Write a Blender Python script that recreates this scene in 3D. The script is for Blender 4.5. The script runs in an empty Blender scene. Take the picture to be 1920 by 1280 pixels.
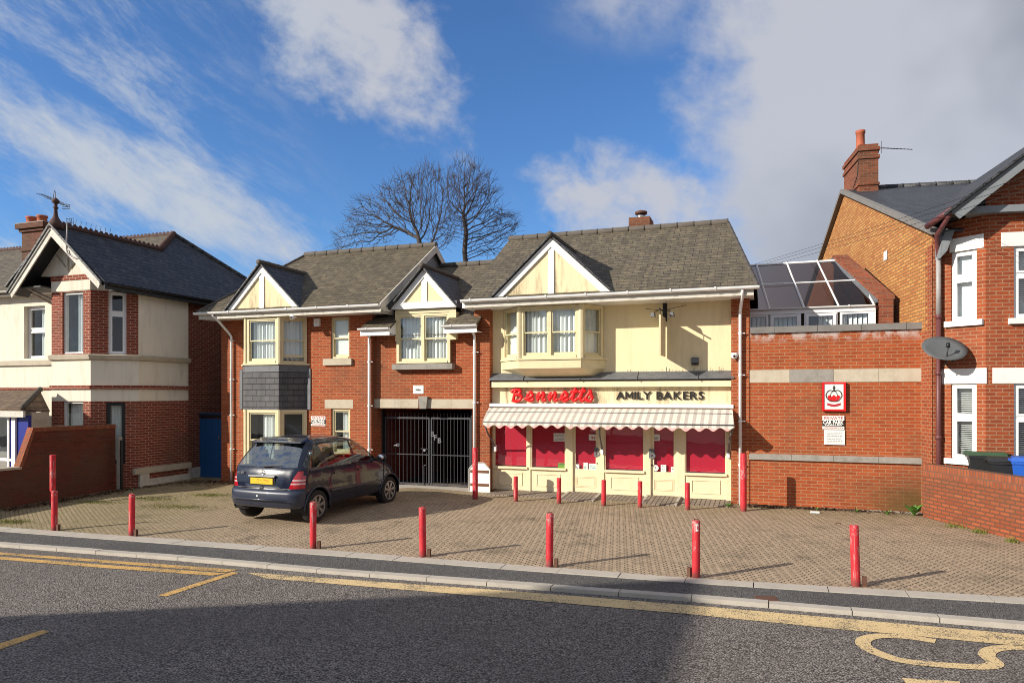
import bpy, bmesh, math, random
from mathutils import Vector, Matrix
R = math.radians
random.seed(7)
C = bpy.context.scene.collection
SC = bpy.context.scene

# ------------------------------------------------------------------ camera, sky, sun, exposure
FOC, PX0, HORIZ, CAMD, CAMZ = 1331.0, 960.0, 740.0, 17.07, 2.5
TH = R(19.5)
FW = Vector((-math.sin(TH), math.cos(TH), 0)); RT = Vector((math.cos(TH), math.sin(TH), 0))
CAM = Vector((0, -CAMD, CAMZ))
cd = bpy.data.cameras.new('camera'); co = bpy.data.objects.new('camera', cd); C.objects.link(co)
co.location = CAM; co.rotation_euler = (R(90), 0, TH)
cd.sensor_width = 36.0; cd.lens = 36.0 * FOC / 1920.0
cd.shift_y = (HORIZ - 640.0) / 1920.0
cd.clip_start = 0.1; cd.clip_end = 3000
SC.camera = co
SUN_EL, SUN_DIR = R(24.0), Vector((0.727, 0.687, 0)).normalized()     # way the light travels over the ground
SUN_STRENGTH, SKY_STRENGTH, CLOUD_STRENGTH, EXPOSURE = 5.0, 0.125, 0.56, 0.36
SC.view_settings.view_transform = 'Standard'; SC.view_settings.look = 'None'
SC.cycles.filter_width = 0.95
SC.view_settings.exposure = EXPOSURE; SC.view_settings.gamma = 1.0
ld = bpy.data.lights.new('sun', 'SUN'); lo = bpy.data.objects.new('sun', ld); C.objects.link(lo)
ld.energy = SUN_STRENGTH; ld.angle = R(0.55); ld.color = (1.0, 0.92, 0.80)
ldir = Vector((SUN_DIR.x * math.cos(SUN_EL), SUN_DIR.y * math.cos(SUN_EL), -math.sin(SUN_EL)))
lo.rotation_euler = ldir.to_track_quat('-Z', 'Y').to_euler(); lo.location = (-20, -40, 30)

def ND(nt, typ, ins=None, **props):
    n = nt.nodes.new(typ)
    for k, v in props.items(): setattr(n, k, v)
    for k, v in (ins or {}).items():
        s = n.inputs[k]
        if hasattr(v, 'is_linked') or isinstance(v, bpy.types.NodeSocket): nt.links.new(v, s)
        else: s.default_value = v
    return n
def MA(nt, op, a, b=0.0, c=0.0, clamp=False):
    n = nt.nodes.new('ShaderNodeMath'); n.operation = op; n.use_clamp = clamp
    for i, v in enumerate((a, b, c)):
        if isinstance(v, bpy.types.NodeSocket): nt.links.new(v, n.inputs[i])
        else: n.inputs[i].default_value = v
    return n.outputs[0]
def VM(nt, op, a, b=None, out=0):
    n = nt.nodes.new('ShaderNodeVectorMath'); n.operation = op
    for i, v in enumerate((a, b)):
        if v is None: continue
        if isinstance(v, bpy.types.NodeSocket): nt.links.new(v, n.inputs[i])
        else: n.inputs[i].default_value = v
    return n.outputs[out]
def MIX(nt, fac, a, b, blend='MIX'):
    n = nt.nodes.new('ShaderNodeMix'); n.data_type = 'RGBA'; n.blend_type = blend
    for s, v in ((n.inputs[0], fac), (n.inputs[6], a), (n.inputs[7], b)):
        if isinstance(v, bpy.types.NodeSocket): nt.links.new(v, s)
        else: s.default_value = v if not isinstance(v, tuple) or len(v) == 4 else (*v, 1)
    return n.outputs[2]
def MR(nt, v, a, b, c=0.0, d=1.0, smooth=True):
    n = nt.nodes.new('ShaderNodeMapRange'); n.interpolation_type = 'SMOOTHSTEP' if smooth else 'LINEAR'
    nt.links.new(v, n.inputs[0])
    for i, x in enumerate((a, b, c, d)): n.inputs[i + 1].default_value = x
    return n.outputs[0]

def build_world():
    w = bpy.data.worlds.new('World'); SC.world = w; w.use_nodes = True
    nt = w.node_tree; nt.nodes.clear()
    out = ND(nt, 'ShaderNodeOutputWorld')
    sky = ND(nt, 'ShaderNodeTexSky', sky_type='NISHITA', sun_disc=False, sun_elevation=SUN_EL)
    sky.sun_rotation = math.atan2(-SUN_DIR.x, -SUN_DIR.y); sky.air_density = 1.0; sky.dust_density = 0.25; sky.ozone_density = 2.4
    deep = MIX(nt, 1.0, sky.outputs[0], (.47, .71, 1.0), 'MULTIPLY')
    bg = ND(nt, 'ShaderNodeBackground', {'Color': deep, 'Strength': SKY_STRENGTH})
    d = ND(nt, 'ShaderNodeTexCoord').outputs['Generated']
    dx = VM(nt, 'DOT_PRODUCT', d, RT, 1); dy = VM(nt, 'DOT_PRODUCT', d, FW, 1)
    dz = VM(nt, 'DOT_PRODUCT', d, (0, 0, 1), 1)
    DEG = 57.2958
    az = MA(nt, 'MULTIPLY', MA(nt, 'ARCTAN2', dx, dy), DEG); el = MA(nt, 'MULTIPLY', MA(nt, 'ARCSINE', dz), DEG)
    ae = ND(nt, 'ShaderNodeCombineXYZ', {0: az, 1: el, 2: 0.0}).outputs[0]
    def noise(scale, rot=0, st=(1, 1, 1), det=8, rough=.58, dist=0.0, loc=(0, 0, 0)):
        m = ND(nt, 'ShaderNodeMapping', {'Vector': ae, 'Rotation': (0, 0, R(rot)), 'Location': loc})
        m2 = ND(nt, 'ShaderNodeMapping', {'Vector': m.outputs[0], 'Scale': st})
        return ND(nt, 'ShaderNodeTexNoise', {'Vector': m2.outputs[0], 'Scale': scale, 'Detail': det, 'Roughness': rough, 'Distortion': dist}).outputs[0]
    def blob(ca, ce, ra, re, rot):
        a = MA(nt, 'SUBTRACT', az, ca); e = MA(nt, 'SUBTRACT', el, ce); c, s = math.cos(R(rot)), math.sin(R(rot))
        p = MA(nt, 'DIVIDE', MA(nt, 'ADD', MA(nt, 'MULTIPLY', a, c), MA(nt, 'MULTIPLY', e, s)), ra)
        q = MA(nt, 'DIVIDE', MA(nt, 'ADD', MA(nt, 'MULTIPLY', a, -s), MA(nt, 'MULTIPLY', e, c)), re)
        r2 = MA(nt, 'ADD', MA(nt, 'MULTIPLY', p, p), MA(nt, 'MULTIPLY', q, q))
        return MR(nt, MA(nt, 'SQRT', r2), 1.35, 0.15)
    n1 = noise(.17, 20, (1, 1.35, 1), 12, .60, .15)
    n2 = noise(.15, 30, (.55, 1.7, 1), 13, .70, .35, (5, 3, 0)); n4 = noise(.55, 30, (.6, 1.3, 1), 8, .65, .2, (1, 9, 0))
    n3 = noise(.045, 0, (1, 1, 1), 4, .5, 0, (2, 7, 0))
    # the drifting cloud above the left roof
    puff = MR(nt, MA(nt, 'ADD', MA(nt, 'MULTIPLY', n1, 1.15), MA(nt, 'MULTIPLY', blob(-12.6, 26.4, 13.5, 7.2, -33), .62)), .82, 1.22)
    # the grey bank to the right
    edge = MA(nt, 'ADD', az, MA(nt, 'MULTIPLY', MA(nt, 'SUBTRACT', n1, .5), 13.0))
    bank = MR(nt, edge, 12.0, 19.0)
    low = MR(nt, MA(nt, 'ADD', MA(nt, 'MULTIPLY', n1, 1.1), MA(nt, 'MULTIPLY', blob(9.5, 15.0, 11.5, 5.6, -8), .60)), .80, 1.20)
    hi = MA(nt, 'MULTIPLY', blob(11.0, 29.5, 8.5, 4.0, 0), MR(nt, n1, .30, .75))
    right = MA(nt, 'MAXIMUM', MA(nt, 'MAXIMUM', bank, low), MA(nt, 'MULTIPLY', hi, .8))
    # wisps of cirrus to the left
    streak = MA(nt, 'MULTIPLY', MR(nt, n2, .42, .66), MR(nt, n4, .25, .62))
    wid = MR(nt, MA(nt, 'ADD', az, MA(nt, 'MULTIPLY', el, .42)), -4.0, -22.0)
    band = blob(-27.0, 15.0, 19.0, 4.2, -20)
    cirr = MA(nt, 'MAXIMUM', MA(nt, 'MULTIPLY', streak, MA(nt, 'MULTIPLY', wid, .72)), MR(nt, MA(nt, 'ADD', MA(nt, 'MULTIPLY', MA(nt, 'ADD', MA(nt, 'MULTIPLY', n2, .65), MA(nt, 'MULTIPLY', n4, .35)), 1.35), MA(nt, 'MULTIPLY', band, .48)), .80, 1.28))
    # other directions: unseen cloud, thickened to fill the shadows, also reflected in glass
    back = MA(nt, 'MULTIPLY', MR(nt, MA(nt, 'ABSOLUTE', az), 50, 70), MR(nt, n1, .26, .58))
    cov = MA(nt, 'MAXIMUM', MA(nt, 'MAXIMUM', MA(nt, 'MULTIPLY', puff, .92), MA(nt, 'MULTIPLY', right, .93)), MA(nt, 'MAXIMUM', MA(nt, 'MULTIPLY', cirr, .9), back))
    shade = MA(nt, 'MULTIPLY', MR(nt, az, 12, 30), MR(nt, n3, .40, .62))
    col = MIX(nt, shade, (.78, .80, .88), (.46, .48, .54))
    bri = MIX(nt, MR(nt, az, -8, -26), col, (.80, .86, .94))
    cb = ND(nt, 'ShaderNodeBackground', {'Color': bri, 'Strength': CLOUD_STRENGTH})
    mx = ND(nt, 'ShaderNodeMixShader', {0: cov, 1: bg.outputs[0], 2: cb.outputs[0]})
    nt.links.new(mx.outputs[0], out.inputs[0])
build_world()

# ------------------------------------------------------------------ measuring: a photo point on a known plane
def ray(px, py):
    return FW + RT * ((px - PX0) / FOC) + Vector((0, 0, (HORIZ - py) / FOC))
def onY(px, py, Y):
    d = ray(px, py); return CAM + d * ((Y - CAM.y) / d.y)
def onX(px, py, X):
    d = ray(px, py); return CAM + d * ((X - CAM.x) / d.x)
def onP(px, py, p0, n):
    d = ray(px, py); n = Vector(n); return CAM + d * ((Vector(p0) - CAM).dot(n) / d.dot(n))
def onZ(px, py, Z):
    d = ray(px, py); return CAM + d * ((Z - CAM.z) / d.z)
def gz(x, y):
    xc = max(-40, min(15, x))
    z0 = 0.0 if xc > -9 else max(-.12, (xc + 9) * .012)
    ze = -.02 + .0156 * (xc - 1)
    t = max(0, min(1, (-y - .4) / 6.4))
    return z0 * (1 - t) + ze * t
def G(px, py):
    z = 0
    for _ in range(8):
        p = onZ(px, py, z); z = gz(p.x, p.y)
    p.z = z; return p

# ------------------------------------------------------------------ materials
SUV = None
def surf_uv():
    """wall or slope coordinates in metres: u level along the face, v up the face"""
    global SUV
    if SUV: return SUV
    g = bpy.data.node_groups.new('face_metres', 'ShaderNodeTree')
    g.interface.new_socket('UV', in_out='OUTPUT', socket_type='NodeSocketVector')
    o = g.nodes.new('NodeGroupOutput'); ge = g.nodes.new('ShaderNodeNewGeometry')
    n = ge.outputs['True Normal']; p = ge.outputs['Position']
    t = VM(g, 'NORMALIZE', VM(g, 'CROSS_PRODUCT', (0, 0, 1), n)); b = VM(g, 'CROSS_PRODUCT', n, t)
    u = VM(g, 'DOT_PRODUCT', p, t, 1); v = VM(g, 'DOT_PRODUCT', p, b, 1)
    cx = ND(g, 'ShaderNodeCombineXYZ', {0: u, 1: v, 2: 0.0})
    g.links.new(cx.outputs[0], o.inputs[0]); SUV = g; return g
def UV(nt):
    n = nt.nodes.new('ShaderNodeGroup'); n.node_tree = surf_uv(); return n.outputs[0]
def mat(name, col=(.5, .5, .5), rough=.6, metal=0.0, spec=.4, **kw):
    m = bpy.data.materials.new(name); m.use_nodes = True; nt = m.node_tree
    b = nt.nodes['Principled BSDF']
    b.inputs['Base Color'].default_value = (*col, 1); b.inputs['Roughness'].default_value = rough
    b.inputs['Metallic'].default_value = metal; b.inputs['Specular IOR Level'].default_value = spec
    for k, v in kw.items(): b.inputs[k].default_value = v
    return m, nt, b
def POS(nt): return nt.nodes.new('ShaderNodeNewGeometry').outputs['Position']
def OBJ(nt): return nt.nodes.new('ShaderNodeTexCoord').outputs['Object']
def NZ(nt, vec, scale, det=4, rough=.55, dist=0.0):
    return ND(nt, 'ShaderNodeTexNoise', {'Vector': vec, 'Scale': scale, 'Detail': det, 'Roughness': rough, 'Distortion': dist}).outputs[0]
def BUMP(nt, b, h, strength=.3, dist=.01):
    n = ND(nt, 'ShaderNodeBump', {'Strength': strength, 'Distance': dist, 'Height': h})
    nt.links.new(n.outputs[0], b.inputs['Normal'])
def L(nt, s, t): nt.links.new(s, t)
def worn(name, col, rough=.55, amt=.25, scale=6, metal=0.0, dark=(.5, .46, .4), bump=.05, obj=False, spec=.4, fine=40):
    m, nt, b = mat(name, col, rough, metal, spec)
    p = OBJ(nt) if obj else POS(nt)
    f = MR(nt, NZ(nt, p, scale, 6, .65), .42, .75)
    f2 = NZ(nt, p, fine, 3)
    c = MIX(nt, MA(nt, 'MULTIPLY', f, amt), (*col, 1), tuple(a * k for a, k in zip(col, dark)) + (1,))
    c = MIX(nt, MA(nt, 'MULTIPLY', MR(nt, f2, .3, .7, 0, 1), amt * .6), c, tuple(a * .75 for a in col) + (1,))
    L(nt, c, b.inputs['Base Color']); BUMP(nt, b, f2, bump, .01)
    return m
def brick(name, c1, c2, mortar, bw=.225, rh=.075, ms=.0105, stain=.42, stain_col=(.10, .075, .045), patch=None, white=None, dirt_low=None):
    m, nt, b = mat(name, c1, .85, 0, .25)
    uv = UV(nt); p = POS(nt)
    wob = ND(nt, 'ShaderNodeTexNoise', {'Vector': p, 'Scale': 14.0, 'Detail': 2.0}).outputs[1]
    uvw = VM(nt, 'ADD', uv, VM(nt, 'MULTIPLY', VM(nt, 'SUBTRACT', wob, (.5, .5, .5)), (.012, .008, 0)))
    t = ND(nt, 'ShaderNodeTexBrick', {'Vector': uvw, 'Color1': (*c1, 1), 'Color2': (*c2, 1), 'Mortar': (*mortar, 1), 'Scale': 1.0,
                                      'Mortar Size': ms, 'Mortar Smooth': .15, 'Bias': 0.0, 'Brick Width': bw, 'Row Height': rh})
    big = NZ(nt, p, .55, 6, .62); mid = NZ(nt, p, 5.0, 5, .6); fine = NZ(nt, p, 60, 3)
    c = MIX(nt, MA(nt, 'MULTIPLY', MR(nt, mid, .35, .75), .38), t.outputs[0], tuple(a * .55 for a in c1) + (1,))
    c = MIX(nt, MA(nt, 'MULTIPLY', MR(nt, big, .44, .72), stain), c, (*stain_col, 1))
    c = MIX(nt, .35, c, MIX(nt, fine, (.55, .55, .55, 1), (1.25, 1.2, 1.15, 1)), 'MULTIPLY')
    if white:      # lime bloom below a coping: z0..z1
        sep = ND(nt, 'ShaderNodeSeparateXYZ', {0: p})
        f = MA(nt, 'MULTIPLY', MR(nt, sep.outputs[2], white[0], white[1]), MR(nt, NZ(nt, p, 4.5, 5, .6), .42, .60))
        c = MIX(nt, MA(nt, 'MULTIPLY', f, .9), c, (.50, .44, .41, 1))
    if dirt_low:   # algae: x0..x1 rising, z0..z1 falling
        sep = ND(nt, 'ShaderNodeSeparateXYZ', {0: p})
        nn = MA(nt, 'MULTIPLY', MA(nt, 'SUBTRACT', NZ(nt, p, 1.6, 5, .6), .5), 1.6)
        f = MA(nt, 'MULTIPLY', MR(nt, MA(nt, 'ADD', sep.outputs[0], nn), dirt_low[0], dirt_low[1]), MR(nt, MA(nt, 'ADD', sep.outputs[2], nn), dirt_low[2], dirt_low[3]))
        c = MIX(nt, MA(nt, 'MULTIPLY', f, .8), c, (.085, .06, .018, 1))
    L(nt, c, b.inputs['Base Color'])
    h = MA(nt, 'ADD', MA(nt, 'MULTIPLY', MA(nt, 'SUBTRACT', 1.0, t.outputs[1]), 1.0), MA(nt, 'MULTIPLY', fine, .5))
    BUMP(nt, b, h, .5, .008)
    return m
def tiles(name, c1, c2, gap, w=.3, rh=.16, lichen=(.30, .26, .17), lam=.5, rough=.75):
    m, nt, b = mat(name, c1, rough, 0, .35)
    uv = UV(nt); p = POS(nt)
    t = ND(nt, 'ShaderNodeTexBrick', {'Vector': uv, 'Color1': (*c1, 1), 'Color2': (*c2, 1), 'Mortar': (*gap, 1), 'Scale': 1.0,
                                      'Mortar Size': .008, 'Mortar Smooth': .3, 'Brick Width': w, 'Row Height': rh})
    big = NZ(nt, p, .9, 6, .65); mid = NZ(nt, p, 9.0, 6, .7)
    st = ND(nt, 'ShaderNodeMapping', {'Vector': uv, 'Scale': (5.0, .8, 1)})
    run = NZ(nt, st.outputs[0], 1.0, 5, .6)
    c = MIX(nt, MA(nt, 'MULTIPLY', MR(nt, mid, .48, .66), lam), t.outputs[0], (*lichen, 1))
    c = MIX(nt, MA(nt, 'MULTIPLY', MR(nt, big, .42, .72), .45), c, tuple(a * .55 for a in c1) + (1,))
    c = MIX(nt, MA(nt, 'MULTIPLY', MR(nt, run, .42, .68), .50), c, tuple(a * .45 for a in c1) + (1,))
    v = ND(nt, 'ShaderNodeSeparateXYZ', {0: uv}).outputs[1]
    lap = MR(nt, MA(nt, 'FRACT', MA(nt, 'DIVIDE', MA(nt, 'ADD', v, MA(nt, 'MULTIPLY', MA(nt, 'SUBTRACT', NZ(nt, uv, 3.5, 3), .5), .045)), rh)), .20, .02)
    c = MIX(nt, MA(nt, 'MULTIPLY', lap, .75), c, (*gap, 1)); L(nt, c, b.inputs['Base Color'])
    saw = MA(nt, 'SUBTRACT', 1.0, MA(nt, 'FRACT', MA(nt, 'DIVIDE', v, rh)))
    h = MA(nt, 'ADD', saw, MA(nt, 'ADD', MA(nt, 'MULTIPLY', MA(nt, 'SUBTRACT', 1.0, t.outputs[1]), .3), MA(nt, 'MULTIPLY', mid, .5)))
    BUMP(nt, b, h, .8, .022)
    return m
def render_mat(name, col, stain=.3, scol=(.16, .12, .07)):
    m, nt, b = mat(name, col, .85, 0, .25); p = POS(nt)
    st = ND(nt, 'ShaderNodeMapping', {'Vector': p, 'Scale': (3.0, 3.0, .5)})
    run = MR(nt, NZ(nt, st.outputs[0], 1.3, 7, .68), .46, .72); big = MR(nt, NZ(nt, p, .7, 4), .35, .75); fine = NZ(nt, p, 70, 4, .7)
    c = MIX(nt, MA(nt, 'MULTIPLY', run, stain), (*col, 1), (*scol, 1))
    c = MIX(nt, MA(nt, 'MULTIPLY', big, .16), c, tuple(a * .7 for a in col) + (1,))
    c = MIX(nt, .3, c, MIX(nt, fine, (.7, .7, .7, 1), (1.15, 1.15, 1.15, 1)), 'MULTIPLY')
    L(nt, c, b.inputs['Base Color']); BUMP(nt, b, fine, .35, .006)
    return m
def glass(name, tint=(.92, .95, .95), refl=.10, rough=.0):
    m = bpy.data.materials.new(name); m.use_nodes = True; nt = m.node_tree; nt.nodes.clear()
    out = ND(nt, 'ShaderNodeOutputMaterial'); tr = ND(nt, 'ShaderNodeBsdfTransparent', {0: (*tint, 1)})
    nb = NZ(nt, POS(nt), 2.2, 2); bp = ND(nt, 'ShaderNodeBump', {'Strength': .06, 'Distance': .02, 'Height': nb})
    gl = ND(nt, 'ShaderNodeBsdfGlossy', {'Color': (.95, .97, 1, 1), 'Roughness': rough, 'Normal': bp.outputs[0]})
    lw = ND(nt, 'ShaderNodeLayerWeight', {'Blend': .5})
    f = MA(nt, 'ADD', MA(nt, 'POWER', lw.outputs['Facing'], 5.0), refl + .04, clamp=True)
    mx = ND(nt, 'ShaderNodeMixShader', {0: f, 1: tr.outputs[0], 2: gl.outputs[0]}); L(nt, mx.outputs[0], out.inputs[0])
    return m

M = {}
MORT = (.36, .185, .10)
M['brick'] = brick('brick_orange', (.40, .085, .026), (.28, .055, .018), MORT)
M['brick_ext'] = brick('brick_extension', (.40, .085, .024), (.29, .058, .017), MORT, white=(3.62, 3.9), dirt_low=(1.4, 3.1, .95, .1))
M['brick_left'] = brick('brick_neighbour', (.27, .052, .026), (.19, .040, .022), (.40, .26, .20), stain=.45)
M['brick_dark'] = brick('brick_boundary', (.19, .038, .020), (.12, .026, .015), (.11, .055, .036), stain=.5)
M['brick_right'] = brick('brick_right_house', (.36, .078, .027), (.25, .052, .020), (.36, .20, .115), stain=.4)
M['brick_gable'] = brick('brick_yellow', (.62, .31, .10), (.44, .15, .05), (.22, .13, .06), ms=.013, stain=.3, stain_col=(.28, .10, .03))
M['brick_wall'] = brick('brick_garden_wall', (.36, .098, .042), (.25, .06, .026), (.13, .062, .036), ms=.015, stain=.45)
M['brick_chim'] = brick('brick_chimney', (.30, .080, .038), (.15, .042, .024), (.22, .13, .085), stain=.6)
M['brick_old'] = brick('brick_old_chimney', (.17, .05, .03), (.09, .032, .024), (.14, .09, .065), stain=.6)
M['soldier'] = brick('brick_on_edge', (.36, .10, .045), (.24, .062, .03), (.16, .09, .06), bw=.075, rh=.24, ms=.010, stain=.4)
M['tile'] = tiles('roof_tile_brown', (.158, .130, .092), (.098, .082, .060), (.022, .019, .016), .3, .165, (.27, .22, .12), .6)
M['tile_moss'] = tiles('roof_tile_mossy', (.150, .120, .078), (.090, .074, .049), (.022, .019, .014), .3, .165, (.25, .205, .12), .55)
M['slate'] = tiles('roof_slate_grey', (.062, .062, .066), (.026, .027, .031), (.008, .008, .009), .26, .19, (.15, .15, .135), .45, .55)
M['slate_new'] = tiles('roof_slate_new', (.055, .062, .075), (.045, .051, .064), (.014, .015, .018), .4, .22, (.09, .09, .09), .12, .55)
M['slate_hung'] = tiles('hung_slate', (.115, .112, .114), (.090, .089, .094), (.03, .03, .033), .30, .165, (.18, .17, .16), .2)
M['clay'] = tiles('porch_clay_tile', (.20, .13, .085), (.13, .085, .06), (.03, .022, .018), .24, .18, (.30, .25, .16), .5)
M['ridge'] = worn('ridge_tile', (.10, .085, .07), .8, .5, 5)
M['ridge_red'] = worn('ridge_tile_red', (.085, .042, .034), .8, .5, 6)
M['cream'] = render_mat('cream_render', (.80, .675, .425), .18)
M['cream_dirty'] = render_mat('cream_render_stained', (.78, .655, .42), .95, (.19, .145, .08))
M['cream_pale'] = render_mat('pale_render', (.76, .70, .58), .24)
M['paint_cream'] = worn('cream_paint', (.80, .69, .455), .42, .30, 5, dark=(.72, .66, .52), bump=.02)
M['frame_cream'] = worn('cream_window_paint', (.70, .61, .38), .42, .30, 4, dark=(.6, .55, .5), bump=.02)
M['white'] = worn('white_paint', (.80, .79, .76), .45, .16, 3, dark=(.6, .56, .5), bump=.02)
M['white_dirt_shade'] = worn('weathered_shaded_white_board', (.62, .59, .52), .6, .6, 7, dark=(.42, .38, .32), bump=.1)  # weathered boards; on the eaves fascia the grey imitates shade
M['pvc'] = worn('white_plastic', (.82, .82, .81), .30, .08, 2, bump=.01)
M['stone'] = worn('pale_stone', (.50, .44, .34), .85, .5, 3.5, dark=(.55, .5, .42), bump=.25)
M['stone_grey'] = worn('weathered_stone', (.30, .28, .25), .9, .6, 5, dark=(.45, .45, .4), bump=.3)
M['coping'] = worn('grey_coping', (.20, .19, .18), .9, .5, 4, dark=(.5, .5, .45), bump=.3)
M['lead'] = worn('lead_sheet', (.15, .155, .165), .55, .55, 6, metal=.15, dark=(.45, .45, .45), bump=.15)
M['black'] = worn('black_iron', (.018, .018, .020), .5, .4, 8, bump=.05)
M['barmetal'] = worn('dark_gate_paint', (.075, .075, .085), .42, .3, 8, metal=.25, bump=.05)
M['dark'] = mat('dark_void', (.012, .011, .011), .9)[0]
M['passage_dark'] = worn('unlit_passage_black', (.022, .020, .020), .9, .4, 3)  # near-black base colour stands in for the lack of light in the passage
M['room'] = mat('dim_room', (.085, .075, .065), .9)[0]
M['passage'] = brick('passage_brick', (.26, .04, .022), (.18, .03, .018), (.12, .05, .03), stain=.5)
M['blue'] = worn('blue_boards', (.012, .085, .24), .55, .3, 5, dark=(.5, .6, .7), bump=.08)
M['navy'] = worn('royal_blue_paint', (.012, .022, .24), .4, .2, 5)
M['maroon'] = worn('maroon_pipe', (.135, .045, .045), .45, .3, 5)
M['grey_pipe'] = worn('grey_pipe', (.34, .32, .31), .5, .4, 5)
M['grey_paint'] = worn('grey_bargeboard', (.22, .24, .255), .55, .4, 6)
M['black_wood'] = worn('dark_bargeboard', (.022, .024, .028), .55, .4, 6)
M['glass'] = glass('window_glass', (.90, .94, .94), .06)
M['glass_shop'] = glass('shop_glass', (.93, .95, .95), .075)
M['glass_dark'] = glass('tinted_glazing', (.20, .145, .135), .02)
M['terracotta'] = worn('terracotta', (.40, .105, .05), .7, .4, 6)
M['steel'] = worn('steel', (.55, .55, .56), .3, .2, 6, metal=.9)
M['concrete'] = worn('kerb_concrete', (.45, .41, .35), .9, .4, 3, dark=(.6, .58, .55), bump=.3)
M['red_film'] = worn('red_window_blind', (.52, .008, .036), .5, .12, 1.2, dark=(.7, .6, .6), bump=.02)
M['text_red'] = worn('red_letter', (.72, .012, .014), .3, .05, 3)
M['text_black'] = mat('black_letter', (.022, .018, .016), .4)[0]
M['text_grey'] = mat('grey_print', (.12, .12, .13), .6)[0]
M['text_dred'] = mat('red_print', (.42, .015, .03), .6)[0]
M['paper'] = worn('paper', (.74, .74, .70), .6, .1, 8)
M['orange_brown'] = worn('brown_board', (.16, .065, .03), .6, .5, 8)
M['green_card'] = mat('green_card', (.16, .34, .03), .5)[0]
M['teal_print'] = mat('teal_print', (.12, .40, .34), .6)[0]
M['dish'] = worn('dish_grey', (.105, .115, .12), .45, .3, 5, obj=True)
M['bin'] = worn('bin_black', (.020, .021, .023), .5, .4, 6, obj=True)
M['bin_green'] = worn('bin_green', (.035, .075, .035), .5, .4, 6, obj=True)
M['bin_blue'] = worn('bin_blue', (.012, .095, .46), .45, .3, 6, obj=True)
M['wire'] = mat('cable_black', (.02, .02, .022), .6)[0]
M['rust'] = worn('rusty_iron', (.12, .055, .035), .8, .5, 12)
M['wood_grey'] = worn('weathered_timber', (.36, .33, .28), .8, .5, 8, dark=(.4, .38, .34), bump=.2)

def curtain_mat():
    m, nt, b = mat('net_curtain', (.80, .82, .80), .9, 0, .1)
    sep = ND(nt, 'ShaderNodeSeparateXYZ', {0: UV(nt)})
    b.inputs['Transmission Weight'].default_value = 0
    return m
M['net'] = curtain_mat()
def awning_mat():
    m, nt, b = mat('striped_awning', (.7, .66, .6), .8, 0, .2)
    p = POS(nt); sep = ND(nt, 'ShaderNodeSeparateXYZ', {0: OBJ(nt)})
    s = MA(nt, 'FRACT', MA(nt, 'DIVIDE', sep.outputs[0], .176))
    f = MR(nt, MA(nt, 'ABSOLUTE', MA(nt, 'SUBTRACT', s, .5)), .20, .24)
    c = MIX(nt, f, (.47, .425, .375, 1), (.72, .635, .555, 1))
    st = ND(nt, 'ShaderNodeMapping', {'Vector': p, 'Scale': (3, 3, .6)})
    d = MR(nt, NZ(nt, st.outputs[0], 1.2, 6, .65), .45, .8)
    c = MIX(nt, MA(nt, 'MULTIPLY', d, .35), c, (.30, .26, .20, 1))
    z = MR(nt, sep.outputs[2], -.395, -.435); c = MIX(nt, MA(nt, 'MULTIPLY', z, .85), c, (.62, .30, .28, 1))
    L(nt, c, b.inputs['Base Color']); BUMP(nt, b, NZ(nt, p, 5, 3), .25, .02)
    return m
M['awning'] = awning_mat()
def bollard_mat():
    m, nt, b = mat('red_bollard_paint', (.62, .035, .045), .58, 0, .25)
    oi = nt.nodes.new('ShaderNodeObjectInfo'); o = OBJ(nt)
    v = VM(nt, 'ADD', o, VM(nt, 'MULTIPLY', oi.outputs['Location'], (3.1, 1.7, 0)))
    mp = ND(nt, 'ShaderNodeMapping', {'Vector': v, 'Scale': (26, 26, 3.0)})
    f = MR(nt, NZ(nt, mp.outputs[0], 1.0, 6, .7), .55, .64)
    z = ND(nt, 'ShaderNodeSeparateXYZ', {0: o}).outputs[2]
    top = MA(nt, 'MULTIPLY', MR(nt, z, .62, .80), MR(nt, z, .92, .84)); f2 = MR(nt, NZ(nt, v, 24, 4, .7), .50, .60)
    c = MIX(nt, MR(nt, NZ(nt, v, 5, 4), .3, .75), (.60, .032, .042, 1), (.47, .022, .032, 1))
    c = MIX(nt, MA(nt, 'MULTIPLY', f, .8), c, (.40, .27, .25, 1))
    ch = MR(nt, NZ(nt, v, 60, 4, .75), .62, .66); c = MIX(nt, MA(nt, 'MULTIPLY', ch, .7), c, (.16, .07, .05, 1))
    c = MIX(nt, MA(nt, 'MULTIPLY', MA(nt, 'MULTIPLY', f2, top), .8), c, (.50, .36, .32, 1))
    low = MR(nt, MA(nt, 'ADD', z, MA(nt, 'MULTIPLY', MA(nt, 'SUBTRACT', NZ(nt, v, 12, 4), .5), .2)), .16, .0); c = MIX(nt, MA(nt, 'MULTIPLY', low, .75), c, (.10, .05, .04, 1))
    L(nt, c, b.inputs['Base Color']); BUMP(nt, b, NZ(nt, v, 30, 3), .15, .004)
    return m
M['bollard'] = bollard_mat()
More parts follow.
